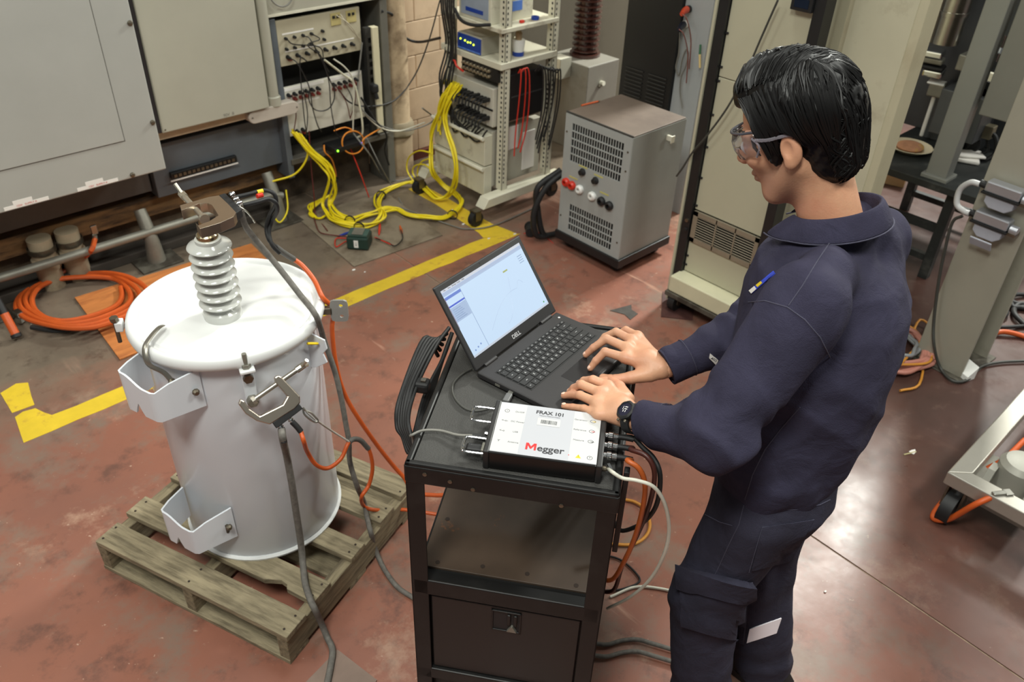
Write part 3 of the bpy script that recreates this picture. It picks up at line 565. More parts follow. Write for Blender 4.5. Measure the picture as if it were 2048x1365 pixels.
for i, ps in enumerate(([(3.04, 3.56, .66), (2.97, 3.6, .66), (2.96, 3.66, .6), (2.96, 3.68, .5), (2.95, 3.69, .44)], [(3.04, 3.60, .66), (2.97, 3.63, .67), (2.95, 3.68, .58), (2.955, 3.7, .48), (2.95, 3.7, .42)], [(3.04, 3.64, .67), (2.97, 3.66, .66), (2.955, 3.70, .56), (2.96, 3.70, .46), (2.96, 3.69, .4)])):
    cable('yellow_cable', ps, .006, m_yellow, 'yellow cable plugged into the relay chassis on the rack', group='yellow cables plugged into the rack', n=6)
bc = thing('conduit_box', 'small white junction box clamped to the side of the bushing tank', 'box', at_x(1118, 152, 4.075)); MB().bx(-.05, .05, -.05, .05, 0, .13).build('body', mat('pale_enamel', (214, 210, 192), .45), bc, bevel=.004); MB().bx(-.052, .052, -.056, -.05, -.002, .132).build('cover', m_beige, bc, bevel=.002)

# ================================================================ grey load box on wheels
wd = thing('load_box', 'grey ventilated load box with red, white and black sockets on a wheeled base', 'load box', (3.06, 2.34, 0))
m_wgrey = mat('load_box_grey', (164, 168, 166), .45, var=.05, scale=4)
W_, D_ = .445, .425
# front face (towards -X) with two vent openings left open: built from strips around the grilles
y_t, y_b = (.05, .395), (.06, .37)
zt0, zt1, zb0, zb1 = .53, .735, .135, .29
fr = MB()
fr.bx(0, .008, 0, W_, .105, zb0); fr.bx(0, .008, 0, W_, zb1, zt0); fr.bx(0, .008, 0, W_, zt1, .775)
fr.bx(0, .008, 0, y_b[0], zb0, zb1); fr.bx(0, .008, y_b[1], W_, zb0, zb1); fr.bx(0, .008, 0, y_t[0], zt0, zt1); fr.bx(0, .008, y_t[1], W_, zt0, zt1)
fr = fr.build('front_panel', m_wgrey, wd)
MB().bx(.03, .034, .01, W_-.01, .112, .77).build('inner_screen', mat('inner_dark', (26, 25, 24), .8, var=.5, scale=9), wd)
MB().bx(.008, D_, 0, .008, .105, .775).build('side_panel', mat('side_grey', (150, 152, 148), .45, var=.06), wd)
MB().bx(.008, D_, W_-.008, W_, .105, .775).build('side_panel', m_wgrey, wd); MB().bx(D_-.008, D_, .008, W_-.008, .105, .775).build('back_panel', m_wgrey, wd)
MB().bx(.004, D_, .002, W_-.002, .775, .783).build('top_panel', mat('dusty_brown_top', (112, 98, 87), .6, var=.12, scale=4, rgb2=(94, 80, 71), amount=.4, scale2=3), wd, bevel=.003)
MB().bx(.09, .35, .06, .38, .11, .70).build('resistor_core', mat('resistor_core', (40, 38, 35), .7, .2, var=.5, scale=12), wd)
MB().bx(.02, D_-.02, .02, W_-.02, .105, .112).build('floor_panel', m_dark, wd)
def grille(y0, y1, z0, z1, rows):
    g = MB()
    for k in range(1, rows): z = z0+(z1-z0)*k/rows; g.bx(0, .006, y0, y1, z-.003, z+.003)
    n = int((y1-y0)/.0165)
    for k in range(1, n): y = y0+(y1-y0)*k/n; g.bx(.001, .005, y-.0024, y+.0024, z0, z1)
    return g.build('grille', m_wgrey, wd)
grille(*y_t, zt0, zt1, 5); grille(*y_b, zb0, zb1, 4)
sock = [(.405, .405, 'red'), (.362, .402, 'red'), (.305, .40, 'white'), (.215, .395, 'white'), (.15, .39, 'black'), (.095, .385, 'black')]
for y, z, c in sock:
    mm = {'red': m_red, 'white': m_white, 'black': m_rubber}[c]
    s = MB().lathe([(.024, 0), (.024, .014), (.017, .022), (.010, .022), (.010, .006), (0, .006)], 18, c=(0, y, z), axis=(-1, 0, 0)).build('power_socket', mm, wd, smooth=True)
kn = MB().lathe([(.02, 0), (.02, .006), (.014, .010), (.014, .022), (0, .024)], 14, axis=(-1, 0, 0)).build('knob', m_rubber, wd, smooth=True)
kn.location = (0, .298, .50); copy_part(kn, wd, (0, .205, .485))
for y, z in ((.30, .528), (.19, .515), (.36, .445), (.14, .435)):
    MB().bx(-.0008, 0, y-.03, y+.03, z-.004, z+.004).build('yellow_print', mat('faded_yellow_print', (196, 190, 110), .6), wd)
ck = MB().lathe([(.005, 0), (.005, .003), (0, .004)], 8, axis=(-1, 0, 0)).build('screw', m_bolt, wd)
for i, (y, z) in enumerate(((.02, .2), (.02, .6), (.43, .2), (.43, .68), (.02, .7))): (ck if i == 0 else copy_part(ck, wd)).location = (0, y, z)
hk = MB(); hk.bx(.27, .285, -.03, 0, .70, .728); hk.bx(.27, .30, -.034, -.028, .69, .728); hk.build('cable_hook', mat('pale_enamel', (214, 210, 192), .45), wd, bevel=.003)
MB().tube([(.004, 0, .783), (.004, W_, .783)], .004, 6).build('top_edge', mat('dark_gap', (60, 58, 54), .8), wd)
bs = MB(); bs.bx(-.01, D_+.005, -.012, W_+.012, .055, .104); bs.build('base_frame', m_black, wd, bevel=.004)
cw = MB().tube([(-.015, 0, .035), (.015, 0, .035)], .035, 16).build('caster', m_rubber, wd, smooth=True)
for i, (x, y) in enumerate(((.06, .05), (.06, .4), (.36, .05), (.36, .4))): (cw if i == 0 else copy_part(cw, wd)).location = (x, y, 0)
pn = thing('pencil', 'orange pencil lying on the brown top of the load box', 'pencil', at_z(1163, 211, .788)); pe = at_z(1196, 203, .788)-at_z(1163, 211, .788); MB().tube([(0, 0, 0), tuple(pe)], .005, 6).build('shaft', m_orange, pn); MB().tube([tuple(pe), tuple(pe*1.15)], [.005, .0008], 6).build('tip', m_timber, pn)
for i in range(2):
    cable('power_cable', [(3.12, 2.82+.03*i, .42), (3.02-.03*i, 2.86+.03*i, .34), (2.96+.04*i, 2.88+.01*i, .2), (2.98+.045*i, 2.87, .06), (3.08, 2.86, .03), (3.18, 2.84, .03)], .017, m_rubber, 'thick black power cable bowing beside the load box', group='thick cables at the load box', n=10)
pg = thing('cable_plug', 'black industrial plug lying on a red cloth by the load box', 'plug', at_z(1060, 458, .03), .8)
MB().tube([(-.05, 0, 0), (.02, 0, 0)], .026, 14).build('body', m_rubber, pg, smooth=True); MB().tube([(.02, 0, 0), (.06, 0, 0)], [.026, .016], 14).build('sleeve', m_rubber, pg, smooth=True); MB().tube([(.02, 0, 0), (.034, 0, 0)], .033, 14).build('locking_ring', m_rubber, pg)
tag(MB().prism([(at_z(1047, 468).x, at_z(1047, 468).y), (at_z(1085, 470).x, at_z(1085, 470).y), (3.06, 2.81), (3.10, 2.95)], .001, .006).build('red_rag', mat('red_rag', (206, 66, 58), .9, var=.15, scale=20)), 'bright red rag on the floor under the black plug', 'rag')
# ================================================================ behind the load box
tk = thing('bushing_tank', 'grey square tank carrying a ribbed brown porcelain bushing', 'transformer', (4.29, 3.78, 0))
m_tank = mat('tank_grey', (136, 132, 122), .5, var=.08, scale=4, rgb2=(108, 99, 88), amount=.35, scale2=4)
MB().bx(-.155, .155, -.185, .19, 0, .6).build('tank', m_tank, tk, bevel=.006)
prof = [(.105, .6), (.105, .62)]
for k in range(22): z = .625+.036*k; prof += [(.062, z), (.092, z+.010), (.092, z+.016), (.062, z+.022)]
prof += [(.062, 1.45), (.03, 1.47), (0, 1.47)]
MB().lathe(prof, 28, c=(.03, .02, 0)).build('bushing', mat('brown_porcelain', (72, 44, 38), .18, var=.1, coat=.5), tk, smooth=True, angle=50)
MB().tube([(-.02, -.185, .47), (-.02, -.215, .475)], .016, 12).build('drain_valve', mat('pale_enamel', (214, 210, 192), .45), tk); MB().tube([(-.05, -.2, .45), (-.02, -.2, .47)], .01, 8).build('valve_stem', m_bolt, tk)
bk = thing('black_rack_cabinet', 'tall black enclosed rack with louvred lower door behind the load box', 'cabinet', (3.9, 2.76, 0))
m_bk = mat('satin_black', (17, 17, 18), .5, var=.1)
MB().bx(0, .5, 0, .375, 0, 2.0).build('body', m_bk, bk, bevel=.004)
lv = MB().box((-.003, 0, 0), (.008, .13, .006), R=Matrix.Rotation(.5, 3, 'Y')).build('louvre', mat('satin_black_edge', (34, 34, 34), .4), bk)
for i in range(16): (lv if i == 0 else copy_part(lv, bk)).location = (0, .10+.17*(i % 2), .62+.022*(i//2))
gp = thing('plug_board', 'grey side panel hung with insulated plugs beside the black rack', 'panel', (3.92, 2.6, 0))
MB().bx(0, .04, -.02, .158, 0, 2.0).build('sheet', mat('blue_grey_panel', (160, 163, 164), .45, var=.05), gp, bevel=.003)
for i, (x, y, mm, lab, nm) in enumerate(((1378, 18, mat('orange_red_plastic', (205, 72, 40), .4), 'orange-red insulated plug on the grey side panel', 'red'), (1372, 48, mat('navy_plastic', (24, 28, 44), .35), 'navy insulated plug with a white collar on the grey side panel', 'navy'))):
    p = at_x(x, y, 3.915); q = thing('insulated_plug', lab, 'plug', p)
    MB().tube([(0, 0, 0), (-.02, 0, 0)], [.02, .02], 14).build('collar', m_white if nm == 'navy' else m_rubber, q, smooth=True)
    MB().tube([(-.02, 0, 0), (-.05, -.01, 0), (-.1, -.03, -.005)], [.019, .018, .012], 14).build('shroud', mm, q, smooth=True)
    cable('plug_wire', [p+Vector((-.1, -.03, -.005)), p+Vector((-.09, -.06, -.03)), p+Vector((-.04, -.07, -.14)), p+Vector((-.02, -.075, -.3))], .003, mat('dark_red_wire', (120, 60, 50), .5), ('thin wire falling from the red' if nm == 'red' else 'thin wire falling from the navy')+' plug on the panel', n=5)
lp = thing('hung_test_probe', 'green and yellow probe clipped to the edge of the grey panel', 'probe', at_x(1398, 108, 3.9)); MB().tube([(0, 0, .05), (0, -.005, 0)], .006, 8).build('green_grip', mat('green_plastic', (60, 110, 80), .5), lp); MB().tube([(0, -.005, 0), (0, -.02, -.07)], .006, 8).build('yellow_grip', mat('pale_yellow_plastic', (216, 190, 130), .5), lp)
cable('looped_wire', [at_x(x, y, 3.90) for x, y in ((1360, 65), (1358, 105), (1352, 135), (1358, 150), (1364, 120), (1372, 100), (1376, 110), (1370, 135), (1362, 155), (1360, 185), (1365, 215))], .0045, m_greycable, 'grey cord looped on the grey side panel', n=6)

# ================================================================ tall beige cabinet with vent grille
tc_ = thing('tall_rack_cabinet', 'tall cream rack cabinet with black corner posts and a lower vent grille', 'cabinet', (3.1, 1.54, 0))
m_tc = mat('tall_cream', (184, 180, 156), .45, var=.04, scale=2)
MB().bx(.03, .6, .04, .44, .18, 2.1).build('body', m_tc, tc_)
pan = MB().bx(0, .03, .045, .415, .54, 1.165).build('front_panel', m_tc, tc_, bevel=.002); MB().bx(0, .03, .045, .415, 1.169, 2.1).build('front_panel', m_tc, tc_, bevel=.002)
MB().bx(0, .03, .045, .415, .205, .372).build('front_panel', m_tc, tc_, bevel=.002)
sc = MB().bx(-.006, 0, -.012, .0, -.004, .004).build('panel_screw', m_ink, tc_)
for i, z in enumerate((.24, .29, .56, .7, .85, 1.0, 1.15, 1.21, 1.35, .45)): (sc if i == 0 else copy_part(sc, tc_)).location = (0, .415, z)
for y in (.418, 0.0): MB().bx(-.02, .06, y, y+.045, .02 if y else .02, 2.1).build('corner_post', m_black, tc_, bevel=.002)
MB().bx(-.03, .6, .464, .476, .02, 2.1).build('side_panel', m_tc, tc_, bevel=.002)
MB().bx(-.09, .03, .005, .43, .115, .20).build('plinth', mat('plinth_cream', (206, 202, 172), .5, var=.06), tc_, bevel=.006)
MB().bx(-.1, .3, .0, .44, .09, .112).build('plinth_rail', mat('grimy_plate', (98, 94, 84), .7, .2, var=.25, rgb2=(60, 54, 46), scale2=8), tc_)
vg = MB(); y0, y1, z0, z1 = .05, .41, .375, .535
vg.bx(-.012, .0, y0, y1, z1-.022, z1); vg.bx(-.012, 0, y0, y1, z0, z0+.022); vg.bx(-.012, 0, y0, y0+.02, z0, z1); vg.bx(-.012, 0, y1-.025, y1, z0, z1)
for k in (1, 2): vg.bx(-.012, 0, y0+.02+(y1-y0-.045)*k/3-.003, y0+.02+(y1-y0-.045)*k/3+.003, z0, z1)
gr = vg.build('vent_frame', mat('grille_bronze', (146, 136, 118), .45, .3, var=.08), tc_)
MB().bx(.004, .02, y0+.01, y1-.01, z0+.01, z1-.01).build('vent_back', m_dark, tc_)
sl = MB().box((0, (y0+y1)/2, 0), (.012, y1-y0-.04, .003), R=Matrix.Rotation(.7, 3, 'Y')).build('vent_slat', mat('grille_bronze', (146, 136, 118), .45, .3, var=.08), gr)
for k in range(9): (sl if k == 0 else copy_part(sl, gr)).location = (-.004, 0, z0+.03+.0125*k)
for z in (.43, .48): MB().tube([(-.03, .432, z), (-.01, .432, z)], .009, 10).build('latch_knob', m_bolt if z > .45 else m_rubber, tc_)
cw = MB().tube([(-.05, .40-.018, .05), (-.05, .40+.018, .05)], .05, 20).build('caster_wheel', m_rubber, tc_, smooth=True); MB().tube([(-.05, .375, .05), (-.05, .425, .05)], .02, 10).build('caster_hub', m_bolt, tc_)
MB().bx(-.075, -.025, .37, .375, .05, .1).build('caster_fork', m_bolt, tc_)
for x, y in ((.5, .4), (.5, .05), (-.05, .05)): copy_part(cw, tc_, (x+.05, y-.4, 0))
tag(MB().prism([(at_z(*p).x, at_z(*p).y) for p in ((1325, 585), (1322, 635), (1385, 642), (1390, 598))], .0005, .006).build('rusty_plate', mat('rusty_plate', (96, 62, 56), .6, .2, var=.2, scale=12, rgb2=(70, 44, 42), scale2=10)), 'dark rusty steel plate under the caster of the tall cream cabinet', 'plate')
cable('cabinet_wire', [at_x(x, y, 3.05) for x, y in ((1556, 0), (1525, 70), (1490, 150), (1455, 215), (1415, 270), (1385, 305), (1366, 335))]+[(3.06, 2.06, .68)], .0045, mat('charcoal_cord', (60, 60, 56), .5), 'thin charcoal cord hanging across the tall cream cabinet')
cm = thing('rounded_cabinet', 'cream cabinet with stained edge standing behind the technician', 'cabinet', (3.25, 1.20, 0))
pr = [(0, .05), (.006, .038), (.02, .033), (.10, .030), (.10, .33), (0, .33)]
MB().prism(pr, .02, 2.2).build('body', mat('cream_stained', (184, 177, 150), .5, var=.06, scale=2, rgb2=(150, 134, 106), amount=.3, scale2=2.5, sharp=.18), cm, smooth=True, angle=30)
MB().bx(-.004, 0, .07, .31, .1, 2.2).build('door', m_cream, cm)
dp = thing('small_display', 'small dark display unit fixed high on the cream cabinet', 'display', at_x(1607, 8, 3.08)); MB().bx(-.015, .01, -.045, .045, -.025, .04).build('housing', m_black, dp, bevel=.003); MB().bx(-.017, -.015, -.03, .03, -.012, .02).build('screen', mat('dark_glass', (24, 34, 50), .1), dp)

# ================================================================ press on a black bench
bn = thing('steel_bench', 'black steel bench with angle legs carrying the grey press', 'bench', (4.3, 1.1, 0))
m_bench = mat('bench_black', (44, 47, 47), .45, .2, var=.25, scale=8, rgb2=(84, 84, 80), amount=.35, scale2=8)
MB().bx(-.02, .85, -.1, .66, .51, .55).build('bench_top', m_bench, bn, bevel=.004)
for x, y in ((.04, .12), (.04, .58), (.78, .12), (.78, .58)):
    MB().bx(x, x+.05, y, y+.05, 0, .51).build('leg', m_bench, bn, bevel=.003)
for x, y0, y1 in ((.045, .15, .6), (.785, .15, .6)): MB().bx(x, x+.035, y0, y1, .27, .31).build('stretcher', m_bench, bn); MB().bx(x, x+.035, y0, y1, .10, .135).build('stretcher', m_bench, bn)
prs = thing('press_frame', 'grey hydraulic press with steel cylinder and flat grey upright', 'press', (4.36, 1.36, .55))
m_pg = mat('press_grey', (126, 127, 122), .4, .1, var=.05, scale=3)
MB().bx(-.03, .06, -.06, .045, 0, 1.6).build('upright', m_pg, prs, bevel=.004)
MB().bx(-.05, .08, -.075, .06, 0, .02).build('base_foot', m_pg, prs, bevel=.003)
MB().bx(.0, .34, -.30, -.09, .36, .93).build('control_box', mat('control_grey', (112, 111, 104), .5, var=.05), prs, bevel=.005)
MB().bx(-.006, .0, -.30, -.27, .84, .87).build('control_box_label', m_ink, prs)
cy_ = MB(); p0 = at_x(1886, 85, 4.7)-prs.location
cy_.lathe([(.0, 0), (.072, 0), (.072, .14), (.078, .142), (.078, .16), (.074, .162), (.074, 1.2)], 24, c=p0); cy_.build('cylinder', mat('brushed_steel', (176, 172, 162), .28, 1., var=.08), prs, smooth=True, angle=40)
rod = at_x(1868, 60, 4.75)-prs.location; MB().tube([rod, rod+Vector((0, 0, .9))], .02, 10).build('guide_rod', m_bolt, prs, smooth=True)
MB().bx(.32, .5, -.02, .22, .10, .34).build('ram_block', mat('dark_press', (84, 86, 88), .45, .3), prs, bevel=.005)
MB().lathe([(.1, .62), (.1, .66), (.06, .68), (.06, .74)], 20, c=(.46, .05, -.1)).build('load_cell', m_chrome, prs, smooth=True)
MB().bx(.40, .55, -.05, .06, .40, .46).build('clamp_jaw', m_chrome, prs, bevel=.01)
MB().bx(.36, .5, -.02, .1, .26, .34).build('grip_block', m_galv, prs, bevel=.006)
MB().bx(.62, .72, -.1, .62, 0, 1.5).build('back_frame', mat('dark_press_frame', (66, 68, 70), .45, .3, var=.1), prs, bevel=.005)
MB().bx(.40, .47, .14, .17, 0, .55).build('bright_column', m_chrome, prs, bevel=.004)
for nm, x, y, sz, mm in (('jaw_carrier', 1866, 106, (.10, .11, .035), m_chrome), ('jaw_carrier', 1868, 120, (.08, .10, .03), m_galv), ('chuck_ring', 1866, 133, (.10, .12, .02), m_rubber), ('chuck_dish', 1868, 145, (.10, .10, .035), m_chrome), ('specimen_holder', 1874, 178, (.07, .08, .075), m_galv), ('holder_highlight', 1874, 165, (.08, .09, .012), m_white), ('back_light_strip', 1857, 228, (.02, .022, .26), m_white)):  # white strip imitates light from behind, white holder top imitates a highlight
    MB().box(at_x(x, y, 4.78)-prs.location, sz, .2).build(nm, mm, prs, bevel=.008)
MB().bx(.34, .46, .12, .2, .44, .52).build('specimen_block', m_galv, prs, bevel=.006)
MB().bx(.5, .66, .0, .3, 0, .30).build('rear_housing', mat('dark_press', (84, 86, 88), .45, .3), prs, bevel=.005)
hv = thing('valve_manifold', 'valve manifold with black hoses on the bench below the control box', 'valve block', at_z(1925, 300, .56))
MB().bx(-.03, .03, -.12, .04, .10, .17).build('block', mat('brass_block', (128, 120, 98), .45, .3, var=.1), hv, bevel=.004)
MB().lathe([(.045, 0), (.045, .02), (.03, .03), (.03, .1), (.04, .11), (.04, .13)], 16, c=(0, .05, 0)).build('body', m_bolt, hv, smooth=True)
for k in range(4):
    y = .02-.04*k
    MB().tube(spline([(-.01, y, .10), (-.03, y-.01*k, .04), (-.04, y+.02*k, .0), (-.02, .06, .01)]), .007, 7).build('hose', m_rubber, hv, smooth=True)
MB().tube(spline([(-.02, .06, .01), (-.04, .0, -.01), (-.04, -.12, -.01), (-.02, -.17, .04), (0, -.14, .11), (.0, -.09, .14)]), .013, 8).build('thick_hose', m_rubber, hv, smooth=True)
wp = thing('white_pad', 'folded white wipe lying on the black bench', 'wipe', at_z(1925, 318, .55)); MB().box((0, 0, .012), (.14, .16, .02), .4).build('lower_fold', m_label, wp, bevel=.008); MB().box((.02, -.02, .03), (.1, .14, .012), .7).build('upper_fold', m_label, wp, bevel=.005)
pt = thing('parts_dish', 'shallow cream dish with orange rag on the bench behind the press', 'dish', at_z(1818, 300, .55)); MB().lathe([(0, 0), (.08, 0), (.12, .025), (.115, .027), (.078, .006), (0, .006)], 28).build('dish', mat('cream_dish', (226, 214, 186), .4), pt, smooth=True)
rg_ = MB().sphere((0, 0, .022), .08, 14, 8, (1, .9, .25)); rg_.build('rag', mat('orange_rag', (206, 150, 116), .85, var=.2, scale=14, rgb2=(214, 190, 60), amount=.38, scale2=8), pt, smooth=True)
tr2 = thing('floor_carton', 'small brown carton on the floor beyond the black bench', 'carton', at_z(1785, 362)); MB().box((0, 0, .06), (.16, .16, .12), .3).build('body', mat('cardboard', (172, 136, 94), .8), tr2, bevel=.003); MB().box((0, 0, .125), (.17, .17, .008), .3).build('flap', mat('cardboard_pale', (206, 180, 140), .8), tr2)
# pale machines far behind the press
fm = thing('far_test_machine', 'bright white and grey machine far behind the press', 'machine', (7.2, 1.6, 0))
MB().bx(0, 1.2, -.9, 1.3, 0, 1.1).build('base_cabinet', mat('pale_machine', (200, 202, 200), .4, var=.05), fm, bevel=.01); MB().bx(.2, 1.0, -.6, 1.1, 1.1, 1.35).build('upper_table', mat('white_machine', (236, 238, 238), .3), fm, bevel=.02)
MB().bx(.4, .8, 0, .5, 1.35, 2.2).build('head_unit', mat('pale_machine', (200, 202, 200), .4), fm, bevel=.02)

# ================================================================ steel building column with plug housings
hb = struct(bpy.data.objects.new('column_1', None)); COL.objects.link(hb); hb.location = (3.6, .83, 0); hb.rotation_euler = (0, 0, radians(-4))
m_col = mat('column_paint', (156, 152, 138), .5, .1, var=.05, scale=3, rgb2=(112, 106, 92), amount=.32, scale2=2.5, sharp=.12)
MB().bx(0, .016, -.112, .112, 0, 3).build('flange', m_col, hb, bevel=.003); MB().bx(.25, .266, -.112, .112, 0, 3).build('flange', m_col, hb, bevel=.003)
MB().bx(.016, .25, -.006, .006, 0, 3).build('web', m_col, hb)
MB().bx(-.03, .30, -.14, .14, 0, .006).build('base_plate', mat('grimy_plate', (98, 94, 84), .7, .2, var=.25, rgb2=(60, 54, 46), scale2=8), hb, bevel=.003)
m_alu = mat('cast_aluminium', (178, 180, 186), .35, .7, var=.05)
for i, (z, lab) in enumerate(((.885, 'grey plug housing on the steel column, the upper of the two'), (.755, 'grey plug housing on the steel column, the lower one with open cover'))):
    h = thing('plug_housing', lab, 'plug housing', (3.588, .83, z), radians(-4), 'plug housings on the column')
    bd = MB().bx(-.055, 0, -.065, .075, 0, .045).build('base_housing', m_alu, h, bevel=.006)
    MB().bx(-.062, -.002, -.07, .08, -.008, 0).build('gasket', m_rubber, h)
    hd = MB(); hd.prism([(-.055, -.008), (.06, -.008), (.06, -.04), (.035, -.06), (-.03, -.06), (-.055, -.04)], -.055, -.01, Matrix(((0, 0, 1), (1, 0, 0), (0, 1, 0)))); hd.build('hood', mat('grey_hood', (160, 162, 172), .4), h, bevel=.004)
    MB().tube([(-.03, -.07, .01), (-.03, -.10, .01)], .02, 12).build('gland', m_alu, h, smooth=True)
    MB().bx(-.05, 0, -.1, -.06, -.012, .0).build('lever', m_bolt, h)
    if i == 1: MB().box((-.05, .01, -.085), (.008, .09, .045), R=Matrix.Rotation(-.5, 3, 'Y')).build('open_cover', mat('grey_hood', (160, 162, 172), .4), h, bevel=.003)
    MB().tube([(-.03, .075, .015), (-.03, .105, .018)], .015, 10).build('cable_entry', m_rubber, h, smooth=True)
m_flex = mat('light_flex_conduit', (186, 186, 186), .4)
cable('flexible_conduit', [(3.555, .935, .90), (3.555, .97, .895), (3.56, 1.0, .85), (3.555, .99, .79), (3.55, .95, .772), (3.55, .93, .772)], .012, m_flex, 'light grey flexible conduit bridging the two plug housings', 'conduit', n=10)
cable('column_wire', [at_x(x, y, 3.57) for x, y in ((1925, 432), (1905, 445), (1890, 500), (1878, 560), (1868, 640))]+[at_x(1868, 690, 3.55), at_z(1880, 735, .02), at_z(1905, 762, .012), at_z(1935, 760, .012), at_z(1960, 735, .012), at_z(2000, 725, .012), at_z(2060, 722, .012)], .007, mat('charcoal_cord', (60, 60, 56), .5), 'charcoal cord running down the steel column and over the floor')
wq = [at_z(1909, 748, .0), at_z(1931, 766, .0), at_z(1956, 742, .05), at_z(1922, 714, .05)]
tag(MB().add([(p.x, p.y, .002) for p in wq]+[(wq[0].x, wq[0].y, .03), (wq[1].x, wq[1].y, .03), (wq[2].x, wq[2].y, .07), (wq[3].x, wq[3].y, .07)], [(0, 3, 2, 1), (4, 5, 6, 7), (0, 1, 5, 4), (1, 2, 6, 5), (2, 3, 7, 6), (3, 0, 4, 7)]).build('white_wedge', m_white, bevel=.002), 'white wedge block at the foot of the steel column', 'wedge')
# hose coil behind the technician
cc = at_z(1778, 705, 0)
for i, (r, mm, lab, rr) in enumerate(((.20, 'p', 'pink air hose coiled on the floor at the column, outer turns', .011), (.165, 'p', 'pink air hose coiled on the floor at the column, inner turns', .011), (.12, 'g', 'grey hose coiled inside the pink hose', .009), (.19, 'o', 'orange cord lying over the coiled pink hose', .006))):
    m_h = {'p': mat('pink_hose', (182, 122, 108), .5, var=.12), 'g': mat('grey_hose', (128, 130, 132), .45), 'o': mat('amber_cord', (196, 132, 48), .5)}[mm]
    ps = [cc+Vector(((r+.012*sin(3*k+i))*cos(.55*k+i), (r*.9+.015*cos(2.1*k))*sin(.55*k+i), .014+.012*(i)+.03*(k/34)+.008*sin(k))) for k in range(34 if mm != 'o' else 14)]
    if mm == 'o': ps += [at_z(1880, 630, .03), at_z(1870, 655, .02), at_z(1840, 640, .03), at_z(1825, 680, .02), at_z(1845, 720, .01), at_z(1838, 770, .01), at_z(1800, 782, .01)]
    cable('hose_coil', ps, rr, m_h, lab, 'hose', n=8, k=4)
# floor cables beyond the column
for i, (ps, r, mm, lab) in enumerate((([(1985, 668), (2010, 664), (2050, 674), (2090, 690)], .013, m_orange, 'bright orange lead on the floor just beyond the steel column'),
      ([(2010, 598), (2030, 606), (2060, 615)], .012, m_rubber, 'black cable lying highest on the floor beyond the column'), ([(1990, 530), (2020, 535), (2060, 545)], .010, m_rubber, 'black cable at the far side of the floor tangle'),
      ([(1995, 640), (2012, 628), (2010, 605), (1998, 598), (2020, 612), (2060, 618)], .013, m_rubber, 'black cable curling round the column corner'), ([(2060, 590), (2030, 590), (2024, 600), (2028, 615), (2060, 612)], .012, m_rubber, 'black cable loop beyond the column'),
      ([(2055, 655), (2030, 630), (2030, 615), (2045, 608), (2060, 620)], .014, m_rubber, 'thick black cable ring at the picture edge beyond the column'), ([(1975, 648), (2000, 655), (2060, 652)], .010, m_rubber, 'black cable stretched straight beyond the column'), ([(2040, 500), (2046, 525), (2060, 530)], .012, m_rubber, 'dark cable end at the top of the floor tangle'))):
    cable('floor_cable', [at_z(a, b, r+.01*(k % 2)) for k, (a, b) in enumerate(ps)], r, mm, lab)

# ================================================================ aluminium trolley in the corner
tz = .22
tl = thing('aluminium_trolley', 'low aluminium frame trolley with black casters carrying a grey motor', 'trolley', (2.655, .444, 0))
m_al = mat('aluminium_frame', (188, 184, 174), .38, .75, var=.06, scale=6)
M1 = Matrix.Identity(3)
MB().prism([(0, 0), (.065, -.065), (1.2, -.065), (1.2, 0)], tz-.055, tz).build('frame_bar', m_al, tl, bevel=.004)
MB().prism([(0, 0), (.065, -.065), (.065, -.9), (0, -.9)], tz-.055, tz).build('frame_bar', m_al, tl, bevel=.004)
for (x, y) in ((.045, -.05), (1.1, -.06), (.045, -.8)):
    MB().tube([(x-.02, y-.022, .065), (x-.02, y+.022, .065)], .065, 22).build('caster_wheel', m_rubber, tl, smooth=True); f = MB(); f.bx(x-.03, x+.03, y-.034, y-.026, .06, .165); f.bx(x-.03, x+.03, y+.026, y+.034, .06, .165); f.build('caster_fork', m_bolt, tl)
mt = thing('trolley_motor', 'grey cast motor housing bolted in the aluminium trolley', 'motor', (2.82, .29, .10))
MB().lathe([(.075, 0), (.075, .12), (.06, .14), (.03, .145), (0, .145)], 24, c=(.05, -.02, .02)).build('housing', mat('cast_grey', (158, 156, 146), .45, .2, var=.06), mt, smooth=True)
f = MB(); f.prism([(-.09, 0), (-.02, 0), (.02, .12), (-.03, .12)], -.012, .012, Matrix(((1, 0, 0), (0, 0, 1), (0, 1, 0))), (0, .05, 0)); f.build('rib', mat('cast_grey', (158, 156, 146), .45, .2), mt)
f = MB(); f.prism([(-.09, 0), (-.02, 0), (.02, .12), (-.03, .12)], -.012, .012, Matrix(((1, 0, 0), (0, 0, 1), (0, 1, 0))), (0, -.09, 0)); f.build('rib', mat('cast_grey', (158, 156, 146), .45, .2), mt)
MB().bx(-.1, .2, -.14, .10, 0, .02).build('base', mat('cast_grey', (158, 156, 146), .45, .2), mt, bevel=.004)
MB().box((-.13, -.10, .085), (.02, .10, .006), .25).build('bonding_strap', m_steel, mt); MB().tube([(-.13, -.10, .08), (-.13, -.10, .11)], .012, 6).build('strap_bolt', m_bolt, mt)
cable('ground_lead', [at_z(2050, 880, .2), at_z(2010, 918, .16), at_z(1980, 935, .12), at_z(1930, 960, .06), at_z(1885, 1005, .03), at_z(1867, 1030, .014), at_z(1872, 1040, .014), at_z(1900, 1038, .05), at_z(1950, 1010, .17), at_z(1985, 994, .21)], .011, m_orange, 'orange lead looped round the caster of the aluminium trolley')
sp = thing('cable_lug', 'steel lug at the end of the orange trolley lead', 'lug', at_z(1998, 987, .225)); MB().box((0, 0, 0), (.05, .018, .008), -.6).build('barrel', m_steel, sp, bevel=.003); MB().box((.03, -.02, 0), (.03, .03, .004), -.6).build('palm', m_steel, sp, bevel=.002)
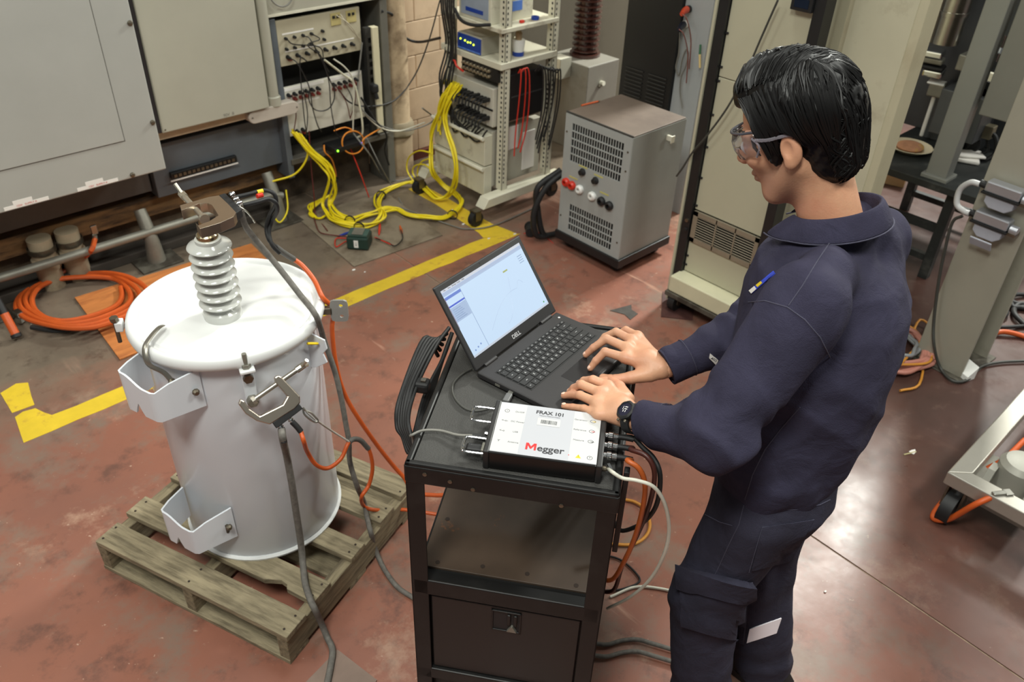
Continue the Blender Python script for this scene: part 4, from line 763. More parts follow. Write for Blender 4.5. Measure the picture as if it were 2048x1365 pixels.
tag(MB().tube([at_z(1808, 910, .003), at_z(1832, 904, .003)], .003, 5).build('straw', mat('straw', (196, 186, 140), .7)), 'thin straw lying on the dark aisle floor', 'straw')
# ================================================================ pallet
m_wood = mat('weathered_pine', (146, 134, 108), .85, var=.2, scale=5, rgb2=(104, 94, 74), amount=.45, scale2=6, stretch=(9, 1, 9), bump=.5, bscale=30)
pal = thing('wooden_pallet', 'weathered grey wooden pallet under the white transformer', 'pallet', (.567, 1.477, 0), radians(20.5))
BL = .777
tops = [(0, .092), (.135, .222), (.327, .402), (.498, .582), (.632, .72)]
for k, (x0, x1) in enumerate(tops):
    j = random.uniform(-.006, .006)
    if k == 1: b = MB().prism([(x0, 0), (x1, 0), (x1, BL+j), (x0, BL+j), (x0, .19), (x0+.012, .165), (x0+.022, .14), (x0+.018, .115), (x0+.004, .105)], .118, .14)
    else: b = MB().bx(x0, x1, j, BL+j, .118, .14)
    b.build('deck_board', m_wood, pal, bevel=.002)
for y in (.0, .37, BL-.04): MB().bx(.002, .72, y, y+.038, .018, .118).build('stringer', mat('weathered_pine_long', (138, 126, 100), .85, var=.2, scale=5, rgb2=(96, 86, 68), amount=.45, scale2=6, stretch=(1, 9, 9), bump=.5, bscale=30), pal, bevel=.002)
for x0 in (0, .31, .63): MB().bx(x0, x0+.09, 0, BL, 0, .018).build('bottom_board', m_wood, pal, bevel=.002)
nl = MB().lathe([(.004, 0), (.004, .0012), (0, .0018)], 8).build('nail_head', mat('rusty_nail', (60, 50, 44), .6, .5), pal)
first = True
for x0, x1 in tops:
    for y in (.019, .389, BL-.02):
        for x in (x0+.02, x1-.02):
            (nl if first else copy_part(nl, pal)).location = (x, y, .14); first = False

# ================================================================ pole transformer
CXY = Vector((.795, 1.985)); RB = .247
tf = thing('pole_transformer', 'white cylindrical pole transformer with grey porcelain bushing standing on the pallet', 'transformer', (CXY.x, CXY.y, .14))
m_tf = mat('transformer_white', (216, 220, 226), .32, var=.02, scale=2, coat=.2)
m_lid = mat('lid_white', (224, 225, 224), .35, var=.015, scale=2)
MB().lathe([(0, .004), (RB-.004, .004), (RB-.004, .012), (RB, .02), (RB, .79), (RB-.01, .80)], 72).build('tank', m_tf, tf, smooth=True)
MB().lathe([(RB-.004, 0), (RB+.006, .0), (RB+.008, .008), (RB+.002, .014), (RB-.004, .014)], 72, close=True).build('bottom_ring', m_lid, tf, smooth=True)
MB().lathe([(RB-.01, .785), (.264, .775), (.272, .781), (.2755, .795), (.272, .810), (.264, .818), (.256, .818), (.250, .812), (.246, .806), (.241, .806), (.236, .813), (.0, .822)], 96).build('lid', m_lid, tf, smooth=True, angle=50)
bz = .812; bxy = Vector((.762-CXY.x, 1.939-CXY.y, 0))
prof = [(0, bz), (.052, bz), (.053, bz+.02), (.05, bz+.028), (.036, bz+.034)]
for k in range(7):
    z = bz+.044+.029*k; R = .0545+.001*(k == 6)
    prof += [(.034, z), (.037, z+.004), (R+.001, z+.006), (R+.003, z+.009), (R+.001, z+.0125), (.044, z+.018), (.034, z+.023)]
prof += [(.034, bz+.25), (.030, bz+.252), (0, bz+.252)]
MB().lathe(prof, 40, c=bxy).build('bushing', mat('grey_porcelain', (194, 195, 190), .12, var=.02, coat=.5), tf, smooth=True, angle=60)
st = MB(); st.lathe([(.028, bz+.25), (.028, bz+.262), (.024, bz+.266)], 20, c=bxy); st.lathe([(.016, bz+.262), (.016, bz+.30), (0, bz+.30)], 6, c=bxy); st.build('terminal_stud', mat('nickel_stud', (178, 168, 140), .25, 1.), tf, smooth=True, angle=30)
def drum(phi, r, z): return Vector((r*cos(phi), r*sin(phi), z-.14))
# hanger brackets
def hanger(ztop, name):
    ph = radians(-162); e = Vector((cos(ph), sin(ph), 0)); tg = Vector((-sin(ph), cos(ph), 0))
    th = .0055
    def P(rad, tan, z): return e*rad+tg*tan+Vector((0, 0, z-.14))
    H = .125
    b = MB()
    n = 14; top = [(-.058+.118*k/n, -.028*(.5-.5*cos(pi*min(1, max(0, (k/n-.12)/.62))))) for k in range(n+1)]
    # bent strip: side A - front plate - side B as one folded plate
    outline = [(.238, -.075), (.30, -.068), (.335, -.058)]+[(.338, a) for a, _ in top[1:-1]]+[(.335, .06), (.30, .075), (.225, .108)]
    hts = [0, -.0, 0]+[d for _, d in top[1:-1]]+[-.028, -.014, .0]
    vs = []; fs = []; m = len(outline)
    for i, ((rad, tan), dz) in enumerate(zip(outline, hts)):
        bot = ztop-H
        if 3 <= i < m-3:
            u_ = (outline[i][1]+.058)/.118; bot += .042*max(0, 1-abs(u_-.42)/.13) if abs(u_-.42) < .13 else 0
        t0 = Vector((outline[min(i+1, m-1)][0]-outline[max(i-1, 0)][0], outline[min(i+1, m-1)][1]-outline[max(i-1, 0)][1])).normalized(); nr = Vector((t0.y, -t0.x))*th
        vs += [P(rad, tan, ztop+dz), P(rad, tan, bot), P(rad+nr.x, tan+nr.y, ztop+dz), P(rad+nr.x, tan+nr.y, bot)]
    for i in range(m-1):
        a, c = 4*i, 4*i+4
        fs += [(a, a+1, c+1, c), (a+2, c+2, c+3, a+3), (a, c, c+2, a+2), (a+1, a+3, c+3, c+1)]
    fs += [(0, 2, 3, 1), (4*m-4, 4*m-3, 4*m-1, 4*m-2)]
    o = MB().add(vs, fs).build(name, m_tf, tf, smooth=True, angle=50)
    MB().lathe([(.010, 0), (.010, .006), (.006, .012), (0, .012)], 8, c=P(.25, .112, ztop-.06), axis=(e*.5+tg).normalized()).build('bracket_bolt', m_bolt, o)
    return o
hanger(.915, 'hanger_bracket'); lb = hanger(.385, 'hanger_bracket')
MB().box(drum(radians(-141), .262, .31), (.022, .022, .04), .5).build('earth_bolt', mat('dark_bolt', (86, 82, 74), .5, .6), lb, bevel=.004)
MB().box(drum(radians(-168), .30, .82), (.016, .012, .014)).build('yellow_stud', m_yellowtag, tf, bevel=.003)
# lid hold-down strap
stp = [drum(radians(-179), .188, .968), drum(radians(-174), .205, .978), drum(radians(-170), .235, .977), drum(radians(-166), .270, .970), drum(radians(-163), .287, .950), drum(radians(-161), .288, .925), drum(radians(-157), .268, .895), drum(radians(-154), .262, .866)]
MB().tube(spline(stp, 5), .008, 8, flat=.35).build('lid_strap', mat('strap_steel', (150, 146, 136), .35, .8, var=.1), tf, smooth=True)
MB().lathe([(.011, 0), (.011, .008), (.006, .014), (0, .014)], 8, c=drum(radians(-153.5), .258, .864), axis=drum(radians(-153), 1, .14)).build('strap_bolt', m_bolt, tf)
# lid band bolt on the far side
lc = MB(); p = drum(radians(156), .288, .94); lc.box(p, (.03, .02, .03), 1.0); lc.build('band_bracket', m_lid, tf, bevel=.003)
MB().tube([p+Vector((-.01, .0, .028)), p+Vector((-.012, -.004, -.05))], .006, 8).build('band_bolt', m_bolt, tf); MB().tube([p+Vector((-.0095, 0, .018)), p+Vector((-.01, 0, .03))], .012, 6).build('band_nut', m_bolt, tf)
# lifting tab with two holes
tb_ = MB(); ph = radians(-37); e = Vector((cos(ph), sin(ph), 0)); 
c = drum(ph, .305, .925)
ax_u = Vector((RIGHT.x, RIGHT.y, 0)).normalized(); 
def tabplate(hole=True):
    b = MB(); w, h, n = .026, .037, 12
    u = e*.55+ax_u*.45; u.normalize(); v = Vector((0, 0, 1)); nn = u.cross(v)
    outer = []; 
    for k in range(24):
        a = 2*pi*k/24; x, y = cos(a), sin(a); s = (abs(x)**6+abs(y)**6)**(-1/6); outer.append((x*s*w, y*s*h))
    def ring(cx, cy, r): return [(cx+r*cos(2*pi*k/12), cy+r*sin(2*pi*k/12)) for k in range(12)]
    bm = bmesh.new()
    loops = [outer, ring(.006, .018, .006), ring(.006, -.018, .006)]
    edges = []
    for L in loops:
        vs = [bm.verts.new(c+u*(x+.012)+v*y) for x, y in L]
        edges += [bm.edges.new((vs[k], vs[(k+1) % len(vs)])) for k in range(len(vs))]
    bmesh.ops.triangle_fill(bm, use_beauty=True, use_dissolve=False, edges=edges)
    g = bmesh.ops.extrude_face_region(bm, geom=list(bm.faces)); bmesh.ops.translate(bm, verts=[q for q in g['geom'] if isinstance(q, bmesh.types.BMVert)], vec=nn*.006)
    bmesh.ops.recalc_face_normals(bm, faces=bm.faces)
    me = bpy.data.meshes.new('lifting_tab'); bm.to_mesh(me); bm.free(); me.materials.append(mat('tab_grey', (150, 150, 146), .4, .3))
    o = bpy.data.objects.new('lifting_tab', me); COL.objects.link(o); o.parent = tf; return o
tabplate()
MB().box(drum(ph, .280, .925), (.03, .02, .022), ph).build('tab_block', m_bolt, tf, bevel=.003)
# earthing lug bar on the front of the tank
ph = radians(-108); e = Vector((cos(ph), sin(ph), 0)); Rm = Matrix.Rotation(ph-pi/2, 3, 'Z')
MB().box(drum(ph, RB+.006, .845), (.034, .008, .135), R=Rm).build('lug_bar', m_tf, tf, bevel=.003)
MB().box(drum(ph, RB+.022, .915), (.04, .044, .010), R=Rm).build('lug_angle', m_lid, tf, bevel=.003)
MB().tube([drum(ph, RB+.024, .915), drum(ph, RB+.024, .965)], .0065, 10).build('lug_stud', m_galv, tf, smooth=True)
MB().tube([drum(ph, RB+.024, .920), drum(ph, RB+.024, .932)], .013, 6).build('lug_nut', m_galv, tf)
MB().tube([drum(ph, RB+.008, .876), drum(ph, RB+.022, .876)], .014, 6).build('lug_bolt', m_bolt, tf)
MB().tube([drum(ph, RB+.008, .80), drum(ph, RB+.03, .80)], .017, 6).build('lug_connector', m_galv, tf, bevel=.003)
# ear plate further round the tank
ear = MB(); ph2 = radians(-58); e2 = Vector((cos(ph2), sin(ph2), 0)); t2 = Vector((-sin(ph2), cos(ph2), 0))
ear.prism([(0, .05), (.055, .03), (.06, .0), (.045, -.02), (.055, -.05), (.02, -.075), (0, -.08)], -.003, .003, Matrix((e2, Vector((0, 0, 1)), t2)).transposed(), drum(ph2, RB-.002, .865)); ear.build('ear_plate', m_tf, tf, bevel=.002)
MB().tube([drum(radians(-66), RB+.02, .90), drum(radians(-60), RB+.035, .885)], .004, 6).build('small_pin', m_yellowtag, tf)

# ================================================================ C-clamps and their leads
m_nickel = mat('nickel_bronze', (206, 194, 178), .3, 1., var=.05, scale=8)
m_screw = mat('zinc_screw', (206, 200, 186), .3, .9, var=.06)
def cclamp(name, label, pts, plane_p, plane_n, thick, s0, s1, block, root):
    n = Vector(plane_n).normalized()
    def on(x, y, o=0.): d = ray(x, y); pp = Vector(plane_p)+n*o; return EYE+d*((pp-EYE).dot(n)/d.dot(n))
    t = thing(name, label, 'clamp', root)
    top = [on(x, y)-root for x, y in pts]; k = len(top); bot = [p-n*thick for p in top]
    MB().add(top+bot, [tuple(range(k)), tuple(reversed(range(k, 2*k)))]+[(i, (i+1) % k, k+(i+1) % k, k+i) for i in range(k)]).build('clamp_frame', m_nickel, t, bevel=.003)
    a, b = on(*s0, -thick/2)-root, on(*s1, -thick/2)-root; d = (b-a).normalized()
    MB().tube([a, b], .0075, 12).build('screw', m_screw, t, smooth=True)
    MB().tube([b-d*.004, b+d*.006], .013, 12).build('screw_pad', m_screw, t)
    sd = d.cross(n).normalized()
    wg = MB(); wg.tube([a-d*.012, a+d*.014], .010, 10)
    for s in (-1, 1): wg.tube([a, a+(n*.8*s+sd*.25*s)*.016-d*.01, a+(n*.9*s+sd*.3*s)*.03-d*.022], [.006, .005, .0055], 8)
    wg.build('wing_nut', m_screw, t, smooth=True)
    bp = [on(x, y, -.002)-root for x, y in block]; bq = [p-n*(thick-.004) for p in bp]
    MB().add(bp+bq, [(0, 1, 2, 3), (7, 6, 5, 4)]+[(i, (i+1) % 4, 4+(i+1) % 4, 4+i) for i in range(4)]).build('insulating_block', m_rubber, t, bevel=.002)
    return t, on, n
r1_ = Vector((.78, 1.93, 1.26))
ct1, on1, n1 = cclamp('c_clamp', 'bronze C-clamp with wing screw gripping the top of the bushing', [(391, 445), (396, 451), (418, 443), (437, 431), (431, 421), (424, 410), (414, 406), (399, 407), (363, 421), (360, 411), (418, 394), (438, 391), (456, 408), (472, 425), (467, 434), (440, 446), (400, 458)], (0, 0, 1.292), (0, 0, 1), .027, (366, 391), (408, 437), [(438, 390), (450, 386), (484, 418), (472, 426)], r1_)
r2_ = Vector((.74, 1.70, .79))
ct2, on2, n2 = cclamp('c_clamp', 'bronze C-clamp with wing screw gripping the earth lug on the tank front', [(477, 809), (481, 799), (489, 803), (499, 818), (520, 833), (566, 810), (575, 794), (551, 766), (549, 756), (556, 751), (563, 754), (600, 793), (601, 806), (590, 818), (540, 850), (514, 843), (492, 829)], (.735, 1.672, .80), (-.25, -.85, .55), .024, (601, 735), (508, 800), [(545, 846), (598, 808), (606, 818), (553, 858)], r2_)
def bnc(parent, p0, p1, root, nm='connector'):
    p0, p1 = Vector(p0)-root, Vector(p1)-root; d = (p1-p0)
    MB().tube([p0, p0+d*.3, p0+d*.3, p0+d*.55, p0+d*.55, p1], [.006, .006, .0085, .0085, .006, .0055], 12).build(nm, m_chrome, parent, smooth=True)
for i, (a, b) in enumerate((((460, 392), (468, 386)), ((468, 400), (478, 396)), ((474, 408), (484, 404)))): bnc(ct1, at_z(*a, 1.292), at_z(*b, 1.296), r1_)
L2 = Vector((1.02, 1.80)); 
blk1 = [at_z(470, 395, 1.29), at_z(500, 388, 1.292), at_z(528, 381, 1.29), at_z(548, 388, 1.28), at_z(552, 408, 1.25), at_z(540, 430, 1.20), at_z(533, 455, 1.16), at_z(538, 480, 1.13), at_z(553, 496, 1.10)]
cable('clamp_lead', blk1, .006, m_rubber, 'black lead with yellow band looping from the upper clamp', n=8)
blk2 = [p+Vector((.004, -.012, -.012)) for p in [at_z(478, 400, 1.29), at_z(505, 394, 1.292), at_z(528, 388, 1.285), at_z(543, 396, 1.27), at_z(546, 412, 1.24), at_z(536, 432, 1.19), at_z(530, 455, 1.16), at_z(536, 480, 1.13), at_z(551, 497, 1.10)]]
cable('clamp_lead', blk2, .006, m_rubber, 'black lead with red band looping from the upper clamp', n=8)
for p, q, mm, lab in (((514, 385), (525, 382), m_yellowtag, 'yellow marker sleeve on the upper clamp lead'), ((514, 393), (525, 390), m_red, 'red marker sleeve on the upper clamp lead')):
    tag(MB().tube([at_z(*p, 1.291), at_z(*q, 1.290)], .0066, 10).build('marker_sleeve', mm, smooth=True), lab, 'sleeve')
m_splice = mat('grey_sleeve', (84, 82, 78), .6, var=.2, scale=40)
cable('cable_splice', [at_z(551, 494, 1.10), at_z(563, 503, 1.08), at_z(575, 511, 1.06), at_z(588, 519, 1.04)], [.009]*19, m_splice, 'grey taped splice joining the black leads to the orange lead', 'splice')
org = [at_z(586, 518, 1.04), at_z(605, 532, 1.02), at_z(628, 560, .99), at_z(645, 595, .965), Vector((1.055, 1.84, .90)), at_v(664, 660, (1.08, 1.80)), at_v(672, 730, (1.10, 1.76)), at_v(690, 790, (1.12, 1.72)), at_v(722, 845, (1.16, 1.68)), at_v(765, 905, (1.22, 1.66)), at_v(805, 952, (1.27, 1.64)), at_v(850, 990, (1.30, 1.55)), (1.40, 1.35, .25), (1.42, 1.2, .10)]
cable('orange_lead', org, .0075, m_orange, 'long orange lead from the upper clamp running down past the drum to the cart', n=8)
m_braid = mat('grey_braid', (104, 100, 94), .7, var=.3, scale=60)
grl = [at_z(482, 420, 1.27), at_z(490, 450, 1.22), at_z(505, 472, 1.17), at_z(535, 508, 1.10), at_z(565, 545, 1.05), at_z(600, 590, 1.0), at_z(632, 632, .975), at_v(648, 680, (1.03, 1.79)), at_v(670, 745, (1.05, 1.75)), at_v(683, 800, (1.055, 1.72)), at_v(692, 850, (1.06, 1.69)), at_v(698, 885, (1.06, 1.67)), at_v(700, 925, (1.06, 1.66)), at_v(715, 975, (1.07, 1.63)), at_z(728, 1005, .165), at_z(734, 1035, .152), at_z(741, 1064, .150), at_z(748, 1090, .06), at_z(758, 1118, .012), at_z(772, 1145, .012), at_z(795, 1175, .012), at_z(826, 1196, .012), at_z(860, 1220, .012)]
cable('braided_lead', grl, .0085, m_braid, 'long grey braided lead falling from the upper clamp over the lid to the floor', n=8)
cable('thin_wire', [at_z(478, 414, 1.28), at_z(495, 425, 1.26), at_z(510, 445, 1.22)], .003, m_steel, 'thin steel wire at the upper clamp connectors', n=6)
# lower clamp leads
for i, (a, b) in enumerate((((560, 848), (563, 860)), ((578, 836), (586, 846)))):
    bnc(ct2, on2(*a, -.012), on2(*b, -.012), r2_)
D3 = (.80, 1.655)
cable('braided_lead', [on2(563, 858, -.012), on2(566, 880, -.012), at_v(574, 915, (.80, 1.66)), at_v(584, 970, (.80, 1.66)), at_v(593, 1030, (.805, 1.66)), at_v(602, 1090, (.81, 1.655)), at_z(606, 1130, .165), at_z(611, 1170, .153), at_z(622, 1203, .153), at_z(630, 1220, .145), at_z(642, 1246, .06), at_z(654, 1275, .013), at_z(665, 1300, .012), at_z(662, 1330, .01), at_z(655, 1365, .01), at_z(645, 1400, .01)], .0105, m_braid, 'grey braided lead dropping from the lower clamp across the pallet edge', n=8)
cable('lead_boot', [on2(563, 856, -.012), on2(565, 870, -.012), on2(568, 886, -.012)], .0095, m_rubber, 'black boot on the braided lead at the lower clamp', 'boot')
cable('lead_boot', [on2(584, 844, -.012), on2(594, 854, -.012), on2(602, 864, -.012)], .0085, m_rubber, 'black boot on the orange lead at the lower clamp', 'boot')
ol = [on2(602, 864, -.012), on2(608, 885, -.01), at_v(615, 905, (.84, 1.645)), at_v(632, 930, (.87, 1.64)), at_v(656, 937, (.91, 1.64)), at_v(682, 918, (.96, 1.64)), at_v(695, 890, (1.0, 1.645)), at_v(705, 880, (1.03, 1.65)), at_v(722, 882, (1.06, 1.65)), at_v(738, 900, (1.08, 1.64)), at_v(745, 935, (1.085, 1.63)), at_v(738, 970, (1.08, 1.62)), at_v(723, 995, (1.07, 1.60)), at_z(727, 1012, .16), at_z(745, 1020, .155), at_v(790, 1022, (1.22, 1.65)), at_v(825, 1022, (1.27, 1.60)), (1.40, 1.40, .06)]
cable('orange_lead', ol, .0065, m_orange, 'short orange lead swagged from the lower clamp towards the cart', n=8)
cable('lead_sleeve', [at_v(698, 885, (1.01, 1.645)), at_v(707, 879, (1.035, 1.65)), at_v(722, 882, (1.06, 1.65)), at_v(737, 898, (1.08, 1.64))], .0085, m_splice, 'grey sleeve where the orange lead bends over beside the drum', 'sleeve')
cr = thing('carabiner', 'small steel carabiner hooked to the lower clamp', 'carabiner', r2_)
MB().tube([p-r2_ for p in spline([on2(x, y, -.005) for x, y in ((606, 816), (612, 822), (622, 826), (630, 834), (636, 842), (630, 845), (618, 838), (608, 828), (606, 816))], 4)], .0028, 8).build('ring', m_steel, cr, smooth=True)
MB().tube([on2(612, 824, -.004)-r2_, on2(630, 840, -.004)-r2_], .0022, 6).build('gate', m_steel, cr)
cable('steel_tether', [on2(634, 842, -.005), at_v(660, 860, (.93, 1.655)), at_v(698, 884, (1.0, 1.65))], .003, mat('pale_tether', (190, 186, 176), .5), 'thin pale tether from the carabiner to the swagged lead', n=6)
# ================================================================ black equipment cart
CR = radians(-53.4)
ct = thing('equipment_cart', 'black steel cart with rubber-matted top, brown shelf board and lower cabinet', 'cart', (.734, 1.058, 0), CR)
m_cart = mat('cart_black', (22, 22, 22), .42, var=.15, scale=5, rgb2=(34, 33, 32), amount=.4, scale2=9, spec=.35)
m_mat = mat('ribbed_rubber_mat', (58, 57, 55), .75, var=.12, scale=14, bump=.6, bscale=300)
CW, CD, TZ = .457, .612, 1.04
tray = MB(); tray.bx(0, CW, 0, CD, TZ-.012, TZ-.006); tray.build('top_tray', m_cart, ct)
MB().bx(.016, CW-.016, .016, CD-.016, TZ-.006, TZ-.001).build('rubber_mat', m_mat, ct)
for nm, a in (('top_lip', (0, CW, 0, .014)), ('top_lip', (0, CW, CD-.014, CD)), ('top_lip', (0, .014, 0, CD)), ('top_lip', (CW-.014, CW, 0, CD))): MB().bx(*a, TZ-.012, TZ+.004).build(nm, m_cart, ct, bevel=.004)
for a in ((0, CW, -.002, .006), (0, CW, CD-.006, CD+.002), (-.002, .006, 0, CD), (CW-.006, CW+.002, 0, CD)): MB().bx(*a, TZ-.052, TZ-.004).build('apron', m_cart, ct, bevel=.003)
for x, y, sx, sy in ((0, 0, 1, 1), (CW, 0, -1, 1), (0, CD, 1, -1), (CW, CD, -1, -1)):
    L = MB(); L.bx(min(x, x+.042*sx), max(x, x+.042*sx), min(y, y+.005*sy), max(y, y+.005*sy), .10, TZ-.012); L.bx(min(x, x+.005*sx), max(x, x+.005*sx), min(y, y+.042*sy), max(y, y+.042*sy), .10, TZ-.012); L.build('leg', m_cart, ct, bevel=.002)
    MB().tube([(x+.03*sx-.012, y+.03*sy, .045), (x+.03*sx+.012, y+.03*sy, .045)], .045, 18).build('caster', m_rubber, ct, smooth=True); MB().bx(x+.03*sx-.018, x+.03*sx+.018, y+.03*sy-.018, y+.03*sy+.018, .09, .105).build('caster_plate', m_bolt, ct)
sh = MB().bx(.006, CW-.006, .005, CD-.005, .648, .655).build('shelf', m_cart, ct)
for a in ((.005, CW-.005, .0, .007), (.005, CW-.005, CD-.007, CD)): MB().bx(*a, .612, .664).build('shelf_lip', m_cart, ct, bevel=.003)
MB().bx(.012, CW-.012, .045, CD-.02, .655, .662).build('shelf_board', mat('rusty_hardboard', (70, 56, 45), .5, var=.25, scale=5, rgb2=(160, 94, 42), amount=.31, scale2=7, sharp=.05), ct, bevel=.001)
hl = MB().lathe([(.006, 0), (.006, .0008)], 8).build('board_screw', mat('rust_hole', (40, 28, 20), .8), ct)
for i, (x, y) in enumerate(((.05, .06), (.16, .07), (.27, .07), (.39, .06), (.04, .2), (.05, .38), (.2, .5))): (hl if i == 0 else copy_part(hl, ct)).location = (x, y, .662)
# under-top slide rails
for x in (.06, CW-.085): MB().bx(x, x+.025, .03, CD-.03, TZ-.075, TZ-.055).build('slide_rail', m_cart, ct)
sc0 = MB().lathe([(.005, 0), (.005, .002), (0, .003)], 8, axis=(0, -1, 0)).build('screw', m_bolt, ct)
for i, (x, z) in enumerate(((.10, TZ-.03), (.15, TZ-.043), (.34, TZ-.05), (.045, TZ-.02))): (sc0 if i == 0 else copy_part(sc0, ct)).location = (x, -.002, z)
# lower cabinet
lcab = MB().bx(.008, CW-.008, .02, CD-.006, .17, .61).build('lower_cabinet', m_cart, ct, bevel=.003)
MB().bx(.045, CW-.045, .008, .02, .31, .60).build('cabinet_door', mat('cabinet_door_black', (24, 23, 23), .42, var=.1), ct, bevel=.003)
hp = MB(); hp.bx(.196, .27, .004, .008, .512, .517); hp.bx(.196, .27, .004, .008, .585, .59); hp.bx(.196, .201, .004, .008, .512, .59); hp.bx(.265, .27, .004, .008, .512, .59); hp.build('handle_frame', m_cart, ct, bevel=.001)
MB().bx(.2, .266, .0072, .0085, .516, .586).build('handle_recess', m_ink, ct)
for x in (.236, .252): MB().bx(x, x+.008, .0, .007, .545, .583).build('latch_bar', m_cart, ct, bevel=.002)
MB().prism([(.236, .52), (.26, .52), (.25, .54), (.246, .54)], .0, .007, Matrix(((1, 0, 0), (0, 0, 1), (0, 1, 0)))).build('latch_tongue', m_galv, ct)
MB().bx(.0, CW, .0, .03, .262, .305).build('lower_rail', m_cart, ct, bevel=.003)
MB().bx(.006, CW-.006, .0, CD, .12, .135).build('bottom_tray', m_cart, ct)
for y in (.06, CD-.08): MB().bx(CW+.004, CW+.016, y, y+.02, .80, TZ+.012).build('side_hook', m_black, ct, bevel=.002)
def cl_(x, y, z): v = Matrix.Rotation(CR, 3, 'Z')@Vector((x, y, z)); return Vector((.734+v.x, 1.058+v.y, z))
# hank of black power cord hung on the cart side
for i in range(6):
    o = .006*i
    ps = [cl_(-.03-o*.6, .52-.01*i, 1.035-.012*i), cl_(-.045-o, .44, 1.03+.004*i), cl_(-.055-o, .30-.01*i, 1.015+.01*sin(i)), cl_(-.05-o, .20, 1.0-.008*i), cl_(-.03-o, .15+.006*i, .985-.008*i), cl_(-.012-o*.8, .15, .955-.006*i), cl_(-.02-o*.6, .22, .95), cl_(-.03-o*.4, .32, .95+.004*i), cl_(-.03, .45, .985), cl_(-.022, .52, 1.02)]
    cable('power_wire', ps, .0055, m_rubber, 'black power cord hanging in a long hank on the cart side', group='black cord hank on the cart', n=7)
cg = thing('cord_strap', 'dark strap with a small metal clip around the cord hank', 'strap', cl_(-.05, .30, 1.01)); MB().box((0, 0, 0), (.05, .035, .03), CR).build('band', m_rubber, cg, bevel=.008); MB().box((.005, -.01, .018), (.012, .012, .006), CR).build('clip', m_steel, cg)

# ================================================================ laptop
lt = thing('laptop', 'open black laptop with a bright white program window on its screen', 'laptop', (1.043, 1.174, TZ), radians(10.0))
m_lap = mat('laptop_black', (38, 36, 37), .5, var=.08, scale=20, bump=.05, bscale=400)
LW, LD, LT = .341, .238, .02
MB().bx(0, LW, -LD, .004, .003, LT).build('base', m_lap, lt, bevel=.005, seg=3)
for x, y in ((.03, -.02), (LW-.03, -.02), (.03, -LD+.02), (LW-.03, -LD+.02)): MB().bx(x-.015, x+.015, y-.006, y+.006, 0, .003).build('rubber_foot', m_rubber, lt)
for x0, x1 in ((.03, .075), (LW-.075, LW-.03)): MB().tube([(x0, .003, LT), (x1, .003, LT)], .006, 12).build('hinge', m_lap, lt, smooth=True)
KX, KY = .028, -.033
MB().bx(KX-.002, KX+.287, KY-.108, KY+.002, LT-.001, LT+.0004).build('keyboard_deck', mat('key_well', (20, 20, 21), .6), lt)
m_key = mat('key_black', (30, 30, 31), .55, var=.08); m_leg = mat('key_legend', (215, 215, 215), .5)
rows = [(.0105, [('esc', 1)]+[('F%d' % k, .93) for k in range(1, 13)]+[('hm', .93), ('end', .93), ('ins', .93), ('del', .98)]),
        (.019, [(c, 1) for c in '`1234567890-=']+[('back', 2)]), (.019, [('tab', 1.5)]+[(c, 1) for c in 'QWERTYUIOP[]']+[('\\', 1.5)]),
        (.019, [('caps', 1.75)]+[(c, 1) for c in "ASDFGHJKL;'"]+[('enter', 2.25)]), (.019, [('shift', 2.25)]+[(c, 1) for c in 'ZXCVBNM,./']+[('shift', 2.75)]),
        (.019, [('ctrl', 1), ('fn', 1), ('win', 1), ('alt', 1), ('', 5.2), ('alt', 1), ('ctrl', 1), ('<', 1), ('^', 1), ('>', 1)])]
keymesh = {}
y = KY
for hgt, row in rows:
    tot = sum(w_ for _, w_ in row); x = KX; u_ = .285/tot
    for lab, w_ in row:
        kw, kh = w_*u_-.0026, hgt-.0026; kk = (round(kw, 5), hgt)
        cx_, cy_k = x+w_*u_/2, y-hgt/2
        if kk not in keymesh: k0 = MB().bx(-kw/2, kw/2, -kh/2, kh/2, 0, .0022).build('key', m_key, lt, bevel=.0006, seg=1); keymesh[kk] = k0
        else: k0 = copy_part(keymesh[kk], lt)
        k0.location = (cx_, cy_k, LT+.0004)
        if lab: text(lab if len(lab) == 1 else lab, .0072 if len(lab) == 1 else .0036, m_leg, k0, (-.001 if len(lab) == 1 else 0, .0005, .0023), depth=.0001, name='legend')
        x += w_*u_
    y -= hgt
MB().bx(.115, .225, -LD+.012, -LD+.075, LT, LT+.0003).build('touchpad', mat('touchpad_black', (34, 32, 33), .35), lt, bevel=.0001)
MB().lathe([(.003, 0), (.003, .0006)], 10, c=(LW-.02, -.018, LT)).build('power_button', m_label, lt)
for k, yy in enumerate((-.06, -.085, -.11, -.14)): MB().bx(-.0006, .002, yy-.007, yy+.007, .008, .014).build('port', m_ink if k else m_galv, lt)
LH = .226
class LidFrame:   # lid coordinates -> laptop coordinates
    R = Matrix.Rotation(radians(54), 3, 'X'); o = Vector((0, .004, LT+.001))
lid = MB().bx(0, LW, 0, LH, -.007, 0).build('screen_lid', mat('lid_bezel', (32, 31, 32), .45, var=.05), lt, bevel=.004, seg=3)
lid.location = LidFrame.o; lid.rotation_euler = (radians(54), 0, 0)
bw = .0145
m_scr = mat('screen_glow', (206, 230, 255), .3, var=.01, emit=1.0)
scn = MB().bx(bw, LW-bw, .03, LH-.016, 0, .0006).build('screen', m_scr, lid)
def ui(x0, x1, y0, y1, rgb, z=.0009, nm='window_element', e=.8): MB().bx(x0, x1, y0, y1, .0005, z).build(nm, mat('ui_%d_%d_%d' % rgb, rgb, .3, var=.0, emit=e), lid)
sx0, sx1, sy0, sy1 = bw, LW-bw, .03, LH-.016
